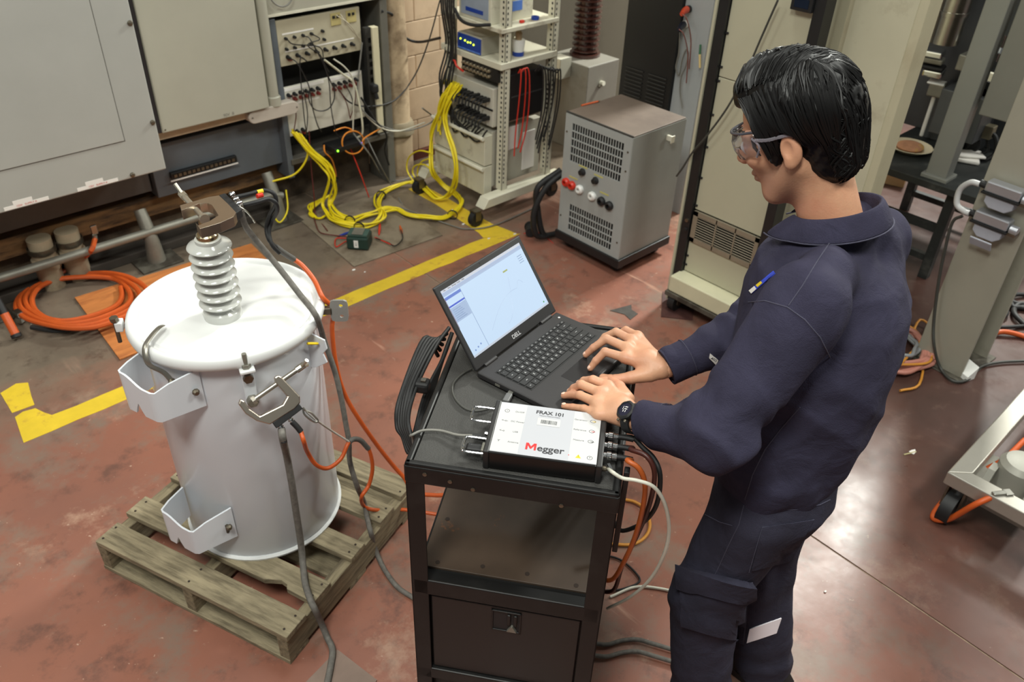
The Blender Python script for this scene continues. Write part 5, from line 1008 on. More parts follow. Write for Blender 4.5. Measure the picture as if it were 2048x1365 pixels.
ui(sx0, sx1, sy1-.006, sy1, (236, 240, 250)); ui(sx0, sx1, sy1-.014, sy1-.0065, (196, 214, 245)); ui(sx0, sx1, sy1-.0155, sy1-.0145, (170, 190, 225))
ui(sx0+.001, sx0+.058, sy1-.026, sy1-.019, (120, 150, 235)); ui(sx0+.001, sx0+.058, sy1-.046, sy1-.042, (84, 110, 232))
ui(sx0+.058, sx0+.059, sy0+.004, sy1-.016, (150, 175, 215)); ui(sx0+.001, sx0+.057, sy1-.085, sy1-.048, (190, 214, 248)); ui(sx0, sx0+.001, sy0+.08, sy1-.02, (150, 80, 90))
ui(sx0, sx1, sy0, sy0+.005, (222, 232, 246)); ui(sx1-.10, sx1-.082, sy1-.045, sy1-.041, (190, 200, 120))
cur = MB().tube([(sx0+.09+.17*k/30, sy0+.03+.055*sin(k/30*2.2)+(.02*max(0, sin(k*.5)) if k > 18 else 0), .001) for k in range(31)], .0004, 4); cur.build('plot_curve', mat('ui_curve', (186, 208, 236), .4, emit=.9), lid)
cur = MB().tube([(sx0+.15+.07*k/10, sy0+.02+.1*(k/10)**2, .001) for k in range(11)], .0004, 4); cur.build('plot_curve', mat('ui_curve', (186, 208, 236), .4, emit=.9), lid)
for k, lab in enumerate(('File', 'View', 'Settings', 'Graph', 'Help')): text(lab, .005, mat('ui_text', (110, 125, 150), .5, emit=.2), lid, (sx0+.012+.017*k, sy1-.003, .001), depth=.0001, name='menu_lettering')
for k in range(6): ui(sx0+.006, sx0+.035+.004*(k % 3), sy1-.056-.005*k, sy1-.054-.005*k, (150, 175, 215))
for k in range(4): ui(sx1-.03, sx1-.012, sy1-.03-.006*k, sy1-.028-.006*k, (170, 195, 230))
for k in range(3): ui(sx0+.012+.012*k, sx0+.016+.012*k, sy0+.012+.003*k, sy0+.016+.003*k, (140, 170, 230))
MB().bx(sx1-.016, sx1-.012, sy0+.01, sy0+.014, .0005, .001).build('status_dot', mat('ui_green', (90, 200, 90), .4, emit=.6), lid)
text('DELL', .015, mat('silver_logo', (225, 225, 228), .3, .4), lid, (LW/2, .014, .0005), name='logo', depth=.0003, bold=.0002)
MB().lathe([(.003, 0), (.003, .0004)], 12, c=(LW/2, LH-.007, 0)).build('camera_eye', m_ink, lid)

# ================================================================ analyser box
fx = thing('response_analyser', 'flat black analyser box with white printed top, chrome bails and cables', 'instrument', (.850, .939, TZ), radians(-52.1))
FW, FD, FH = .25, .169, .05
MB().bx(.012, FW-.012, 0, FD, .002, FH-.0015).build('case', mat('anodised_black', (24, 23, 23), .3, .2, var=.08), fx, bevel=.003)
for x0 in (0, FW-.013): MB().bx(x0, x0+.013, -.001, FD+.001, 0, FH).build('end_cap', mat('end_cap_black', (34, 33, 33), .45), fx, bevel=.003)
zt = FH-.0015
m_face = mat('pale_face_plate', (176, 177, 183), .4, var=.01); m_face2 = mat('white_face_panel', (192, 192, 192), .4, var=.005)
plate = MB().bx(.013, FW-.013, .004, FD-.004, zt, zt+.0008).build('face_plate', m_face, fx)
MB().bx(.013, .072, .006, FD-.006, zt+.0008, zt+.001).build('side_print', m_face2, plate); MB().bx(FW-.072, FW-.013, .006, FD-.006, zt+.0008, zt+.001).build('side_print', m_face2, plate)
tz_ = zt+.0011; m_gink = mat('grey_ink', (44, 44, 48), .5); m_lgink = mat('light_ink', (96, 96, 100), .5); m_rink = mat('red_ink', (214, 40, 40), .5); m_yink = mat('yellow_ink', (226, 190, 40), .5)
text('FRAX 101', .0150, m_gink, plate, (.125, FD-.024, tz_), depth=.0001, bold=.0004); text('Frequency Response Analyzer', .0038, m_lgink, plate, (.125, FD-.034, tz_), depth=.0001)
MB().bx(.10, .15, FD-.066, FD-.042, zt+.0008, zt+.0013).build('barcode_label', m_face2, plate)
bc_ = MB(); xx = .108; rb_ = random.Random(5)
while xx < .142: wv = rb_.choice((.0006, .0009, .0014)); bc_.bx(xx, xx+wv, FD-.060, FD-.048, tz_, tz_+.0004); xx += wv+rb_.choice((.0007, .0012))
bc_ = bc_.build('barcode_bar', m_gink, plate); bc_['kind'] = 'stuff'
MB().prism([(.086, .022), (.0905, .022), (.0905, .035), (.096, .0255), (.0985, .0255), (.104, .035), (.104, .022), (.1085, .022), (.1085, .0425), (.103, .0425), (.09725, .0325), (.0915, .0425), (.086, .0425)], tz_-.0002, tz_+.0002).build('logo_letter', m_rink, plate); text('egger', .026, m_gink, plate, (.139, .0300, tz_), depth=.0001, bold=.0004); text('.', .02, m_rink, plate, (.178, .027, tz_), depth=.0001)
for k, lab in enumerate(('On/Off', 'DC Power', 'USB', 'Antenna')): text(lab, .0068, m_lgink, plate, (.058, FD-.032-.033*k, tz_), depth=.0001)
def ringmark(x, y, r, mm, rx=1.): MB().tube([(x+r*rx*cos(2*pi*k/18), y+r*sin(2*pi*k/18), tz_) for k in range(19)], .00045, 4, caps=False).build('symbol', mm, plate)
ringmark(.030, FD-.032, .005, m_gink); text('I', .006, m_gink, plate, (.030, FD-.032, tz_), depth=.0001)
text('=-o-', .008, m_gink, plate, (.030, FD-.065, tz_), depth=.0001); text('<-o', .008, m_gink, plate, (.029, FD-.098, tz_), depth=.0001); text('Y', .009, m_gink, plate, (.027, FD-.131, tz_), depth=.0001)
for k, (lab, mm) in enumerate((('Generator', m_yink), ('Reference', m_rink), ('Measure', m_gink))):
    yy = FD-.032-.033*k; text(lab, .0068, m_lgink, plate, (FW-.056, yy, tz_), depth=.0001); ringmark(FW-.030, yy, .0045, m_gink, 1.3); text('-o-', .008, mm, plate, (FW-.027, yy, tz_), depth=.0001, bold=.0001)
MB().prism([(FW-.058, .016), (FW-.046, .016), (FW-.052, .027)], tz_, tz_+.0003).build('warning_triangle', m_yink, plate); text('!', .009, m_ink, plate, (FW-.052, .0205, tz_+.0004), depth=.0001)
ringmark(FW-.028, .021, .0055, m_gink); text('T', .007, m_gink, plate, (FW-.028, .021, tz_), depth=.0001)
for y0 in (.107, .006):
    MB().tube(spline([(.004, y0, .036), (-.038, y0, .036), (-.046, y0+.006, .036), (-.047, y0+.022, .036), (-.046, y0+.040, .036), (-.038, y0+.046, .036), (.004, y0+.046, .036)], 5), .0032, 10).build('bail_handle', m_chrome, fx, smooth=True)
for k, yy in enumerate((.122, .090, .058)):
    B_ = MB(); B_.lathe([(.007, 0), (.007, .006), (.0095, .007), (.0095, .016), (.0075, .018), (.0075, .028), (0, .028)], 14, c=(FW, yy, .028), axis=(1, 0, 0)); B_.build('bnc_connector', m_chrome, fx, smooth=True, angle=40)
gs = MB(); gs.lathe([(.006, 0), (.006, .008), (.004, .009), (.004, .018), (0, .018)], 10, c=(FW, .022, .024), axis=(1, 0, 0)); gs.build('ground_post', m_bolt, fx); MB().box((FW+.016, .022, .03), (.006, .02, .004), .4).build('wing_nut', m_chrome, fx)
MB().tube([(-.010, .086, .020), (0, .086, .020)], .006, 10).build('power_switch', m_chrome, fx)
MB().tube([(-.035, .072, .022), (.0, .068, .022)], .0065, 12).build('power_jack', m_rubber, fx, smooth=True)
dg = thing('radio_dongle', 'black wireless dongle plugged in under the front chrome bail', 'dongle', (.850, .939, TZ), radians(-52.1)); MB().bx(-.042, -.004, .020, .042, .018, .030).build('body', m_black, dg, bevel=.005); MB().bx(-.008, .0, .018, .044, .012, .034).build('collar', m_galv, dg, bevel=.002)
def fx_(x, y, z): v = Matrix.Rotation(radians(-52.1), 3, 'Z')@Vector((x, y, 0)); return Vector((.850+v.x, .939+v.y, TZ+z))
cable('adapter_wire', [fx_(-.034, .072, .022), fx_(-.07, .075, .015), at_z(880, 862, TZ+.01), at_z(845, 862, TZ+.012), at_z(822, 872, TZ+.006), cl_(-.02, .13, 1.0), cl_(-.022, .14, .95)], .0032, m_greycable, 'thin grey adapter cord running from the analyser to the cord hank')
us = thing('usb_plug', 'grey cable plug at the laptop side by the analyser', 'plug', at_z(1015, 797, TZ+.012), radians(10)); MB().box((0, 0, 0), (.03, .016, .010), .3).build('hood', mat('grey_plug', (96, 96, 96), .5), us, bevel=.003); MB().box((.02, .006, 0), (.014, .012, .005), .3).build('shell', m_steel, us)
cable('usb_wire', [at_z(1004, 803, TZ+.010), at_z(985, 815, TZ+.006), at_z(960, 822, TZ+.006), at_z(935, 820, TZ+.005), at_z(915, 805, TZ+.005), at_z(905, 785, TZ+.005), at_z(908, 765, TZ+.005), at_z(925, 748, TZ+.005), at_z(943, 738, TZ+.006)], .0028, mat('charcoal_cord', (60, 60, 56), .5), 'thin charcoal cord curled on the mat between laptop and analyser')
RS = lambda x, y: cl_(x, y, 0)
c1 = [fx_(FW+.028, .122, .028), fx_(FW+.06, .125, .028), at_v(1285, 895, RS(.52, .13)), at_v(1308, 918, RS(.535, .11)), at_v(1320, 950, RS(.54, .09)), at_v(1316, 1000, RS(.535, .09)), at_v(1300, 1032, RS(.53, .11)), at_v(1270, 1055, RS(.52, .16)), at_v(1235, 1058, RS(.50, .2)), cl_(.44, .25, .77)]
cable('coaxial_cable', c1, .0055, m_rubber, 'black coaxial cable from the rear socket of the analyser', n=8)
c2 = [fx_(FW+.028, .090, .028), fx_(FW+.06, .090, .03), at_v(1262, 900, RS(.49, .09)), at_v(1292, 912, RS(.52, .07)), at_v(1308, 940, RS(.53, .06)), at_v(1306, 980, RS(.525, .07)), at_v(1292, 1030, RS(.52, .09)), at_v(1270, 1080, RS(.51, .12)), at_v(1245, 1130, RS(.50, .15)), at_v(1228, 1180, RS(.49, .18)), cl_(.45, .22, .45)]
cable('coaxial_cable', c2, .0055, mat('oxblood_cable', (70, 32, 26), .45), 'dark red coaxial cable from the middle socket of the analyser', n=8)
c3 = [fx_(FW+.06, .056, .026), at_v(1255, 922, RS(.485, .05)), at_v(1278, 938, RS(.51, .04)), at_v(1290, 970, RS(.52, .04)), at_v(1285, 1020, RS(.52, .05)), at_v(1268, 1080, RS(.51, .08)), at_v(1245, 1130, RS(.50, .1)), at_v(1224, 1160, RS(.49, .13)), cl_(.44, .18, .55)]
cable('coaxial_cable', c3, .0058, mat('burnt_orange_cable', (178, 86, 32), .45), 'orange coaxial cable from the front socket of the analyser', n=8)
for k, yy in enumerate((.122, .090, .058)): cable('cable_boot', [fx_(FW+.026, yy, .028), fx_(FW+.045, yy, .028), fx_(FW+.062, yy-.001, .027)], .0062, m_rubber, ('rear', 'middle', 'front')[k]+' black boot on the analyser cables', 'boot', group='cable boots at the analyser')
gw = [fx_(FW+.014, .022, .024), at_v(1225, 945, RS(.45, .02)), at_v(1245, 957, RS(.47, .015)), at_v(1275, 962, RS(.50, .01)), at_v(1308, 975, RS(.54, .01)), at_v(1330, 1010, RS(.57, .02)), at_v(1338, 1060, RS(.59, .04)), at_v(1328, 1110, RS(.59, .06)), at_v(1300, 1160, RS(.57, .1)), at_v(1260, 1195, RS(.53, .15)), at_v(1215, 1218, RS(.49, .2))]
cable('ground_wire', gw, .0042, mat('ivory_wire', (206, 204, 190), .45), 'ivory ground wire bowing out beside the cart', n=8)
cable('floor_loop', [at_z(a, b, .01) for a, b in ((1215, 1088), (1262, 1090), (1290, 1075), (1300, 1050), (1290, 1020), (1270, 1005), (1250, 1000))], .006, mat('amber_cord', (196, 132, 48), .5), 'amber cord looped on the floor behind the cart', n=7)
cable('floor_loop', [at_z(a, b, .008) for a, b in ((1205, 1110), (1240, 1120), (1270, 1145), (1278, 1165), (1240, 1180), (1205, 1182))], .004, m_rubber, 'thin black cord looped on the floor behind the cart', n=6)
cable('floor_loop', [at_z(a, b, .008) for a, b in ((1220, 1195), (1270, 1175), (1320, 1178), (1370, 1190))], .005, mat('ivory_wire', (206, 204, 190), .45), 'ivory cord lying on the floor behind the cart', n=6)
for k, dy in enumerate((0, 24)):
    cable('twisted_lead', [at_z(a, b+dy, .012) for a, b in ((1190, 1288), (1215, 1290), (1245, 1282), (1275, 1280), (1305, 1288), (1345, 1300), (1380, 1310))], .007, m_braid, ('grey twisted lead on the floor behind the cart, the farther of two', 'grey twisted lead on the floor behind the cart, the nearer of two')[k], n=8)
# ================================================================ the technician
F32 = np.float32
def A3(v): return np.array(tuple(v), F32)
def sd_cone(P, a, b, ra, rb):
    a, b = A3(a), A3(b); ba = b-a; h = np.clip(((P-a)@ba)/float(ba@ba), 0, 1)
    return np.linalg.norm(P-a-h[:, None]*ba, axis=1)-(ra+(rb-ra)*h)
def sd_ell(P, c, r, R=None):
    q = P-A3(c)
    if R is not None: q = q@np.array(R, F32)          # columns of R are the ellipsoid's axes
    r = np.array(r, F32); k0 = np.linalg.norm(q/r, axis=1); k1 = np.linalg.norm(q/(r*r), axis=1)+1e-9
    return k0*(k0-1)/k1
def smin(a, b, k):
    h = np.clip(.5+.5*(b-a)/k, 0, 1); return b*(1-h)+a*h-k*h*(1-h)
def smax(a, b, k): return -smin(-a, -b, k)
def sd_loft(P, tab):
    """stack of ellipses: rows (z, cx, cy, rx, ry, rot)"""
    t = np.array(tab, F32); z = P[:, 2]; g = lambda i: np.interp(z, t[:, 0], t[:, i]).astype(F32)
    x, y = P[:, 0]-g(1), P[:, 1]-g(2); rx, ry = g(3), g(4)
    k0 = np.sqrt((x/rx)**2+(y/ry)**2); k1 = np.sqrt((x/rx**2)**2+(y/ry**2)**2)+1e-6
    d = np.where(k0 > .2, k0*(k0-1)/k1, -np.minimum(rx, ry))
    return np.maximum(d, np.maximum(t[0, 0]-z, z-t[-1, 0]))
_rs = np.random.RandomState(11)
_wd = [( _rs.normal(size=3).astype(F32), _rs.uniform(0, 6.28)) for _ in range(10)]
def wob(P, sc, amp, stretch=(1, 1, 1)):
    Q = P*np.array(stretch, F32)*sc; s = 0
    for k, (d, ph) in enumerate(_wd): s = s+np.sin(Q@d*(1+.35*k)+ph+1.3*np.sin(Q@np.roll(d, 1)+ph))/(1+.35*k)
    return (amp*s/3.2).astype(F32)
def nets(fn, lo, hi, h):
    """surface nets of fn(P) < 0 on a grid"""
    lo = np.array(lo, F32); n = np.ceil((np.array(hi, F32)-lo)/h).astype(int)+1
    ax = [lo[i]+h*np.arange(n[i], dtype=F32) for i in range(3)]
    V = np.empty(tuple(n), F32)
    for i0 in range(0, n[0], 12):
        g = np.stack(np.meshgrid(ax[0][i0:i0+12], ax[1], ax[2], indexing='ij'), -1).reshape(-1, 3)
        V[i0:i0+12] = fn(g).reshape(-1, n[1], n[2])
    S = V < 0; c = [slice(0, -1), slice(1, None)]
    cnt = sum(S[c[a], c[b], c[d]].astype(np.int8) for a in (0, 1) for b in (0, 1) for d in (0, 1)); act = (cnt > 0) & (cnt < 8)
    I = np.argwhere(act); idx = -np.ones(act.shape, np.int64); idx[act] = np.arange(len(I))
    pos = np.zeros((len(I), 3), F32); num = np.zeros(len(I), F32)
    cor = [(a, b, d) for a in (0, 1) for b in (0, 1) for d in (0, 1)]
    for p in cor:
        for k in range(3):
            if p[k] == 0:
                q = list(p); q[k] = 1
                va = V[I[:, 0]+p[0], I[:, 1]+p[1], I[:, 2]+p[2]]; vb = V[I[:, 0]+q[0], I[:, 1]+q[1], I[:, 2]+q[2]]
                m = (va < 0) != (vb < 0); t = np.where(m, va/(va-vb+1e-12), 0)
                e = np.tile(np.array(p, F32), (len(I), 1)); e[:, k] += t
                pos[m] += e[m]; num[m] += 1
    pos = lo+(I+pos/num[:, None])*h
    faces = []
    for k in range(3):
        s0 = [slice(None)]*3; s1 = [slice(None)]*3; s0[k] = slice(0, -1); s1[k] = slice(1, None)
        a, b = S[tuple(s0)], S[tuple(s1)]; E = np.argwhere(a != b); u, v = (k+1) % 3, (k+2) % 3
        E = E[(E[:, u] > 0) & (E[:, v] > 0) & (E[:, u] < n[u]-1) & (E[:, v] < n[v]-1)]
        def at(du, dv): q = E.copy(); q[:, u] -= du; q[:, v] -= dv; return idx[q[:, 0], q[:, 1], q[:, 2]]
        quad = np.stack([at(1, 1), at(0, 1), at(0, 0), at(1, 0)], 1); fl = a[E[:, 0], E[:, 1], E[:, 2]]
        quad[~fl] = quad[~fl][:, ::-1]; faces.append(quad[(quad >= 0).all(1)])
    return pos, np.concatenate(faces)
def w_old(x, y, z): v = _rot((x, y, 0)); return Vector((v.x, v.y, z))
PR = w_old(.635, 1.435, 0); PRZ = radians(8.5)
person = thing('person', 'man in navy work shirt and trousers with safety glasses typing on the laptop', 'person', PR, PRZ)
_Mi = Matrix.Rotation(-PRZ, 3, 'Z')
def L(p): return _Mi@(Vector(p)-PR)                  # hall coordinates -> the man's own frame (x right, y ahead)
def U(p): return Matrix.Rotation(PRZ, 3, 'Z')@Vector(p)+PR
def join_build(name, parts, m, parent):
    vs = []; fs = []; o = 0
    for v, f in parts: vs.append(v); fs.append(f+o); o += len(v)
    vs = np.concatenate(vs); fs = np.concatenate(fs)
    me = bpy.data.meshes.new(name); me.from_pydata(vs.tolist(), [], fs.tolist()); me.update(); me.materials.append(m); me.shade_smooth()
    ob = bpy.data.objects.new(name, me); COL.objects.link(ob); ob.parent = parent; return ob

# landmarks in the man's frame
shL = L(at_z(1622, 590, 1.455)); shR = L(at_z(1748, 475, 1.43))
shL.z = 1.445; shR.z = 1.425
elL = L(at_z(1432, 872, 1.19)); wrL = L(at_z(1285, 842, 1.105))
elR = L(w_old(.60, 1.635, 1.20)); wrR = L(at_z(1330, 737, 1.105))
nb = L(w_old(.652, 1.545, 1.50))
HF = radians(148-44.5)-PRZ; HP = radians(27); HS = 1.09           # head heading (in the man's frame) and nod
hc = L(w_old(.547, 1.600, 1.688))
hf = Vector((cos(HF)*cos(HP), sin(HF)*cos(HP), -sin(HP))); hl = Vector((-sin(HF), cos(HF), 0)); hu = hf.cross(hl)
HR = np.array([tuple(hf), tuple(hl), tuple(hu)], F32).T    # columns: forward, left, up
def H(f, l, u): return hc+(hf*f+hl*l+hu*u)*HS
kneeL = L(w_old(.532, 1.376, .50)); ankL = L(w_old(.585, 1.36, .08)); kneeR = L(w_old(.70, 1.50, .50)); ankR = L(w_old(.79, 1.47, .08))
m_skin = mat('skin', (204, 154, 122), .5, var=.08, scale=14, rgb2=(196, 132, 104), amount=.4, scale2=9, sharp=.2, bump=.12, bscale=220)
m_skin.node_tree.nodes['Principled BSDF'].inputs['Subsurface Weight'].default_value = .08
m_skin.node_tree.nodes['Principled BSDF'].inputs['Subsurface Radius'].default_value = (.012, .005, .003)

def head_fn(P):
    Q = ((P-A3(hc))@HR)/HS
    E = lambda c, r: sd_ell(Q, c, r); C = lambda a, b, ra, rb: sd_cone(Q, a, b, ra, rb)
    d = E((-.008, 0, .022), (.097, .075, .092))
    d = smin(d, E((.03, 0, -.05), (.062, .056, .072)), .03)
    d = smin(d, E((.062, 0, -.112), (.024, .026, .02)), .03)
    for s in (-1, 1):
        d = smin(d, C((.0, s*.052, -.06), (.055, s*.03, -.108), .018, .018), .025)
        d = smin(d, E((.06, s*.036, -.03), (.03, .026, .024)), .02)
        d = smin(d, C((.086, s*.012, .012), (.074, s*.045, .008), .009, .009), .012)
        d = smax(d, -E((.098, s*.031, -.008), (.016, .018, .012)), .010)
        d = smin(d, E((.080, s*.031, -.008), (.013, .013, .013)), .004)
    d = smin(d, C((.090, 0, .004), (.112, 0, -.034), .008, .011), .012)
    for s in (-1, 1): d = smin(d, E((.103, s*.011, -.038), (.010, .008, .008)), .008)
    d = smin(d, E((.088, 0, -.066), (.012, .024, .007)), .006); d = smin(d, E((.086, 0, -.078), (.012, .021, .008)), .006)
    ear = 9
    for s in (-1, 1):
        e = E((-.012, s*.079, -.022), (.019, .0085, .030)); e = smax(e, -E((-.007, s*.0905, -.018), (.012, .0095, .019)), .003)
        e = smin(e, E((-.004, s*.078, -.047), (.010, .007, .011)), .008); d = smin(d, e, .006)
    d = d*HS
    nk = sd_cone(P, H(-.028, 0, -.05), nb+Vector((0, -.012, -.03)), .055, .066)
    d = smin(d, nk, .035)
    return d
core_tab = [(.84, 0, 0, .15, .10), (.95, 0, 0, .155, .105), (1.1, nb.x*.3, nb.y*.3, .145, .10), (1.3, nb.x*.7, nb.y*.7, .165, .105), (1.42, nb.x, nb.y, .15, .09), (1.5, nb.x, nb.y, .06, .055)]
def core_fn(P):
    d = sd_loft(P, core_tab)
    for sh, el, wr in ((shL, elL, wrL), (shR, elR, wrR)):
        d = smin(d, sd_cone(P, sh, el, .045, .036), .04); d = smin(d, sd_cone(P, el, wr, .036, .026), .02)
    for s, kn, an in ((-1, kneeL, ankL), (1, kneeR, ankR)):
        d = smin(d, sd_cone(P, (s*.085, 0, .86), kn, .075, .05), .04); d = smin(d, sd_cone(P, kn, an, .05, .035), .03)
    return d
# hands: joints measured on the keyboard deck, (px, py, height)
def J(x, y, z): return L(at_z(x, y, z))
DK = TZ+LT
hands = {}
def hand_fn(wr, knuckles, thumb, palm_z):
    """knuckles: for each finger a chain knuckle, middle joint, (last joint), tip; returns a distance function"""
    def fn(P):
        d = sd_cone(P, wr, wr+(knuckles[1][0]-wr)*.35, .026, .03)
        for k, ch in enumerate(knuckles):
            d = smin(d, sd_cone(P, wr+(ch[0]-wr)*.30, ch[0], .018, .0125), .016)
        for a, b in zip(knuckles[:-1], knuckles[1:]): d = smin(d, sd_cone(P, a[0]*.96+wr*.04, b[0]*.96+wr*.04, .0115, .0115), .010)
        for k, ch in enumerate(knuckles):
            rs = [(.0115, .0102, .0092, .0078), (.0118, .0105, .0093, .008), (.0112, .010, .009, .0076), (.0102, .009, .008, .0068)][k]
            f = None
            for i in range(len(ch)-1):
                g = sd_cone(P, ch[i], ch[i+1], rs[i], rs[i+1]); f = g if f is None else smin(f, g, .003)
            d = smin(d, f, .006)
        f = None
        for i in range(len(thumb)-1):
            g = sd_cone(P, thumb[i], thumb[i+1], (.020, .0145, .0118, .0098)[i], (.0145, .0118, .0098, .0088)[i]); f = g if f is None else smin(f, g, .005)
        d = smin(d, f, .012)
        return d
    return fn
def chain(k, p, d_, t): return [J(*k), J(*p), J(*d_), J(*t)]
RH = [chain((1250, 716, DK+.050), (1210, 704, DK+.050), (1192, 722, DK+.028), (1181, 737, DK+.009)),      # index
      chain((1253, 696, DK+.052), (1213, 678, DK+.056), (1187, 696, DK+.030), (1172, 710, DK+.009)),      # middle
      chain((1262, 680, DK+.046), (1232, 664, DK+.048), (1210, 674, DK+.026), (1197, 688, DK+.009)),      # ring
      chain((1275, 672, DK+.038), (1252, 660, DK+.036), (1236, 668, DK+.020), (1226, 676, DK+.008))]      # little
RT = [J(1300, 748, DK+.036), J(1262, 756, DK+.026), J(1230, 760, DK+.018), J(1204, 762, DK+.012)]
LHn = [chain((1216, 772, DK+.046), (1186, 760, DK+.048), (1168, 762, DK+.026), (1158, 768, DK+.009)),
      chain((1200, 786, DK+.046), (1163, 770, DK+.044), (1148, 777, DK+.024), (1140, 784, DK+.009)),
      chain((1193, 806, DK+.042), (1160, 791, DK+.034), (1142, 790, DK+.018), (1128, 792, DK+.009)),
      chain((1196, 829, DK+.034), (1168, 818, DK+.026), (1146, 815, DK+.015), (1128, 813, DK+.008))]
LTh = [J(1252, 800, DK+.034), J(1238, 775, DK+.024), J(1222, 760, DK+.016), J(1206, 756, DK+.010)]
wrLh, wrRh = J(1268, 838, DK+.042), J(1322, 738, DK+.045)
def bounds(pts, pad): a = np.array([tuple(p) for p in pts]); return a.min(0)-pad, a.max(0)+pad
partsB = [nets(core_fn, (-.42, -.3, .06), (.42, .45, 1.53), .012)]
lo, hi = bounds([hc, nb], .17); lo[2] = 1.44; hi[2] = hc.z+.15; partsB.append(nets(head_fn, lo, hi, .0026))
for ks, th, wr in ((LHn, LTh, wrLh), (RH, RT, wrRh)):
    lo, hi = bounds([p for c in ks for p in c]+th+[wr], .03); partsB.append(nets(hand_fn(wr, ks, th, 0), lo, hi, .0018))
body = join_build('body', partsB, m_skin, person); body['label'] = 'skin of the face, neck and hands'
_co = np.array([tuple(v.co) for v in body.data.vertices], F32); _q = ((_co-A3(hc))@HR)/HS
_sm = lambda x, a, b: np.clip((x-a)/(b-a), 0, 1)
_stub = _sm(_q[:, 0], -.015, .02)*_sm(-_q[:, 2], .035, .06)*_sm(_q[:, 2], -.15, -.12)*(np.linalg.norm(_q, axis=1) < .2)
_at = body.data.attributes.new('stubble', 'FLOAT', 'POINT'); _at.data.foreach_set('value', _stub.astype(F32))
_nt = m_skin.node_tree; _b = _nt.nodes['Principled BSDF']; _src = _b.inputs['Base Color'].links[0].from_socket
_a = _nt.nodes.new('ShaderNodeAttribute'); _a.attribute_name = 'stubble'; _mx = _nt.nodes.new('ShaderNodeMix'); _mx.data_type = 'RGBA'
_ml = _nt.nodes.new('ShaderNodeMath'); _ml.operation = 'MULTIPLY'; _ml.inputs[1].default_value = .45; _nt.links.new(_a.outputs['Fac'], _ml.inputs[0])
_nt.links.new(_ml.outputs[0], _mx.inputs['Factor']); _nt.links.new(_src, _mx.inputs['A']); _mx.inputs['B'].default_value = (*lin((112, 84, 70)), 1); _nt.links.new(_mx.outputs['Result'], _b.inputs['Base Color'])
# finger nails
m_nail = mat('finger_nail', (232, 190, 168), .3, var=.03)
for hand in (LHn+[LTh], RH+[RT]):
    for ch in hand:
        d = (ch[-1]-ch[-2]).normalized(); up_ = Vector((0, 0, 1)); s = d.cross(up_).normalized(); n_ = s.cross(d).normalized(); r = .0078
        c = ch[-1]-d*.001+n_*(r-.0006); Rm = Matrix((d, s, n_)).transposed()
        b = MB().sphere((0, 0, 0), 1, 10, 6, (.0055, .0045, .0014)); b.v = [c+Rm@p for p in b.v]; b.build('finger_nail', m_nail, body, smooth=True)
# eyes and brows
for s in (-1, 1):
    b = MB().sphere(H(.086, s*.031, -.008), .0118, 14, 10); b.build('eye', mat('eye_white', (232, 228, 222), .15), body, smooth=True)
    b = MB().sphere(H(.0955, s*.031, -.009), .0048, 10, 6); b.build('iris', mat('dark_brown_iris', (50, 32, 22), .1), body, smooth=True)
    MB().tube(spline([H(.094, s*.014, .016), H(.090, s*.032, .022), H(.076, s*.05, .016)], 4), .0035, 6).build('eyebrow', mat('black_hair', (9, 8, 8), .35, var=.2), body, smooth=True)
# hair
m_hair = mat('black_hair', (9, 8, 8), .35, var=.2); m_hair.node_tree.nodes['Principled BSDF'].inputs['Specular IOR Level'].default_value = .3
m_hair.node_tree.nodes['Principled BSDF'].inputs['Roughness'].default_value = .42
def hair_fn(P):
    Q = ((P-A3(hc))@HR)/HS; E = lambda c, r: sd_ell(Q, c, r)
    f, l, u = Q[:, 0], Q[:, 1], Q[:, 2]
    d = E((-.014, 0, .034), (.110, .089, .100))
    d = smin(d, E((.020, -.010, .088), (.074, .066, .046)), .03)
    d = smin(d, E((-.055, 0, .0), (.068, .079, .085)), .03)
    d = smin(d, E((-.060, 0, -.070), (.046, .062, .048)), .03)
    for s in (-1, 1): d = smin(d, E((.022, s*.066, -.012), (.017, .013, .036)), .012)
    # hairline: nothing over the forehead, face and ears
    face = np.maximum(.052+.35*(u-.045)-f, u-.060); d = smax(d, -(np.maximum(.052-f, u-.062)), .012)
    d = smax(d, -E((.075, 0, -.05), (.055, .12, .085)), .010)
    for s in (-1, 1): d = smax(d, -E((-.010, s*.088, -.026), (.026, .020, .038)), .006)
    d = smax(d, (-.118+.22*(-f-.03))-u, .012)
    st = np.sin((f*1.0+l*.35)*420+6*np.sin(u*34+l*20)+4*np.sin(f*50))*.5+np.sin((f*.8-l*.5)*760+5*np.sin(u*50))*.3
    part = np.exp(-((l-.052-.1*(f+.02)**2)/.006)**2)*((u > .03) & (f < .05) & (f > -.09))
    d = d+st.astype(F32)*.0011+wob(P, 38, .0035)+part.astype(F32)*.004
    return d
lo, hi = bounds([hc], .17); 
hair = join_build('hair', [nets(hair_fn, lo, hi, .0026)], m_hair, person)
from mathutils.bvhtree import BVHTree
def bvh_of(o): return BVHTree.FromPolygons([v.co for v in o.data.vertices], [tuple(p.vertices) for p in o.data.polygons])
hb_ = bvh_of(hair); lk_ = MB(); rr = random.Random(4)
def lock(pts, r):
    q = []
    for p in pts:
        loc, nrm, _, _ = hb_.find_nearest(p)
        if loc is None: return
        q.append(loc+nrm*r*.7)
    q = spline(q, 2); n_ = len(q); lk_.tube(q, [max(.0004, r*(sin(pi*(.12+.85*i/(n_-1))))) for i in range(n_)], 5, caps=False)
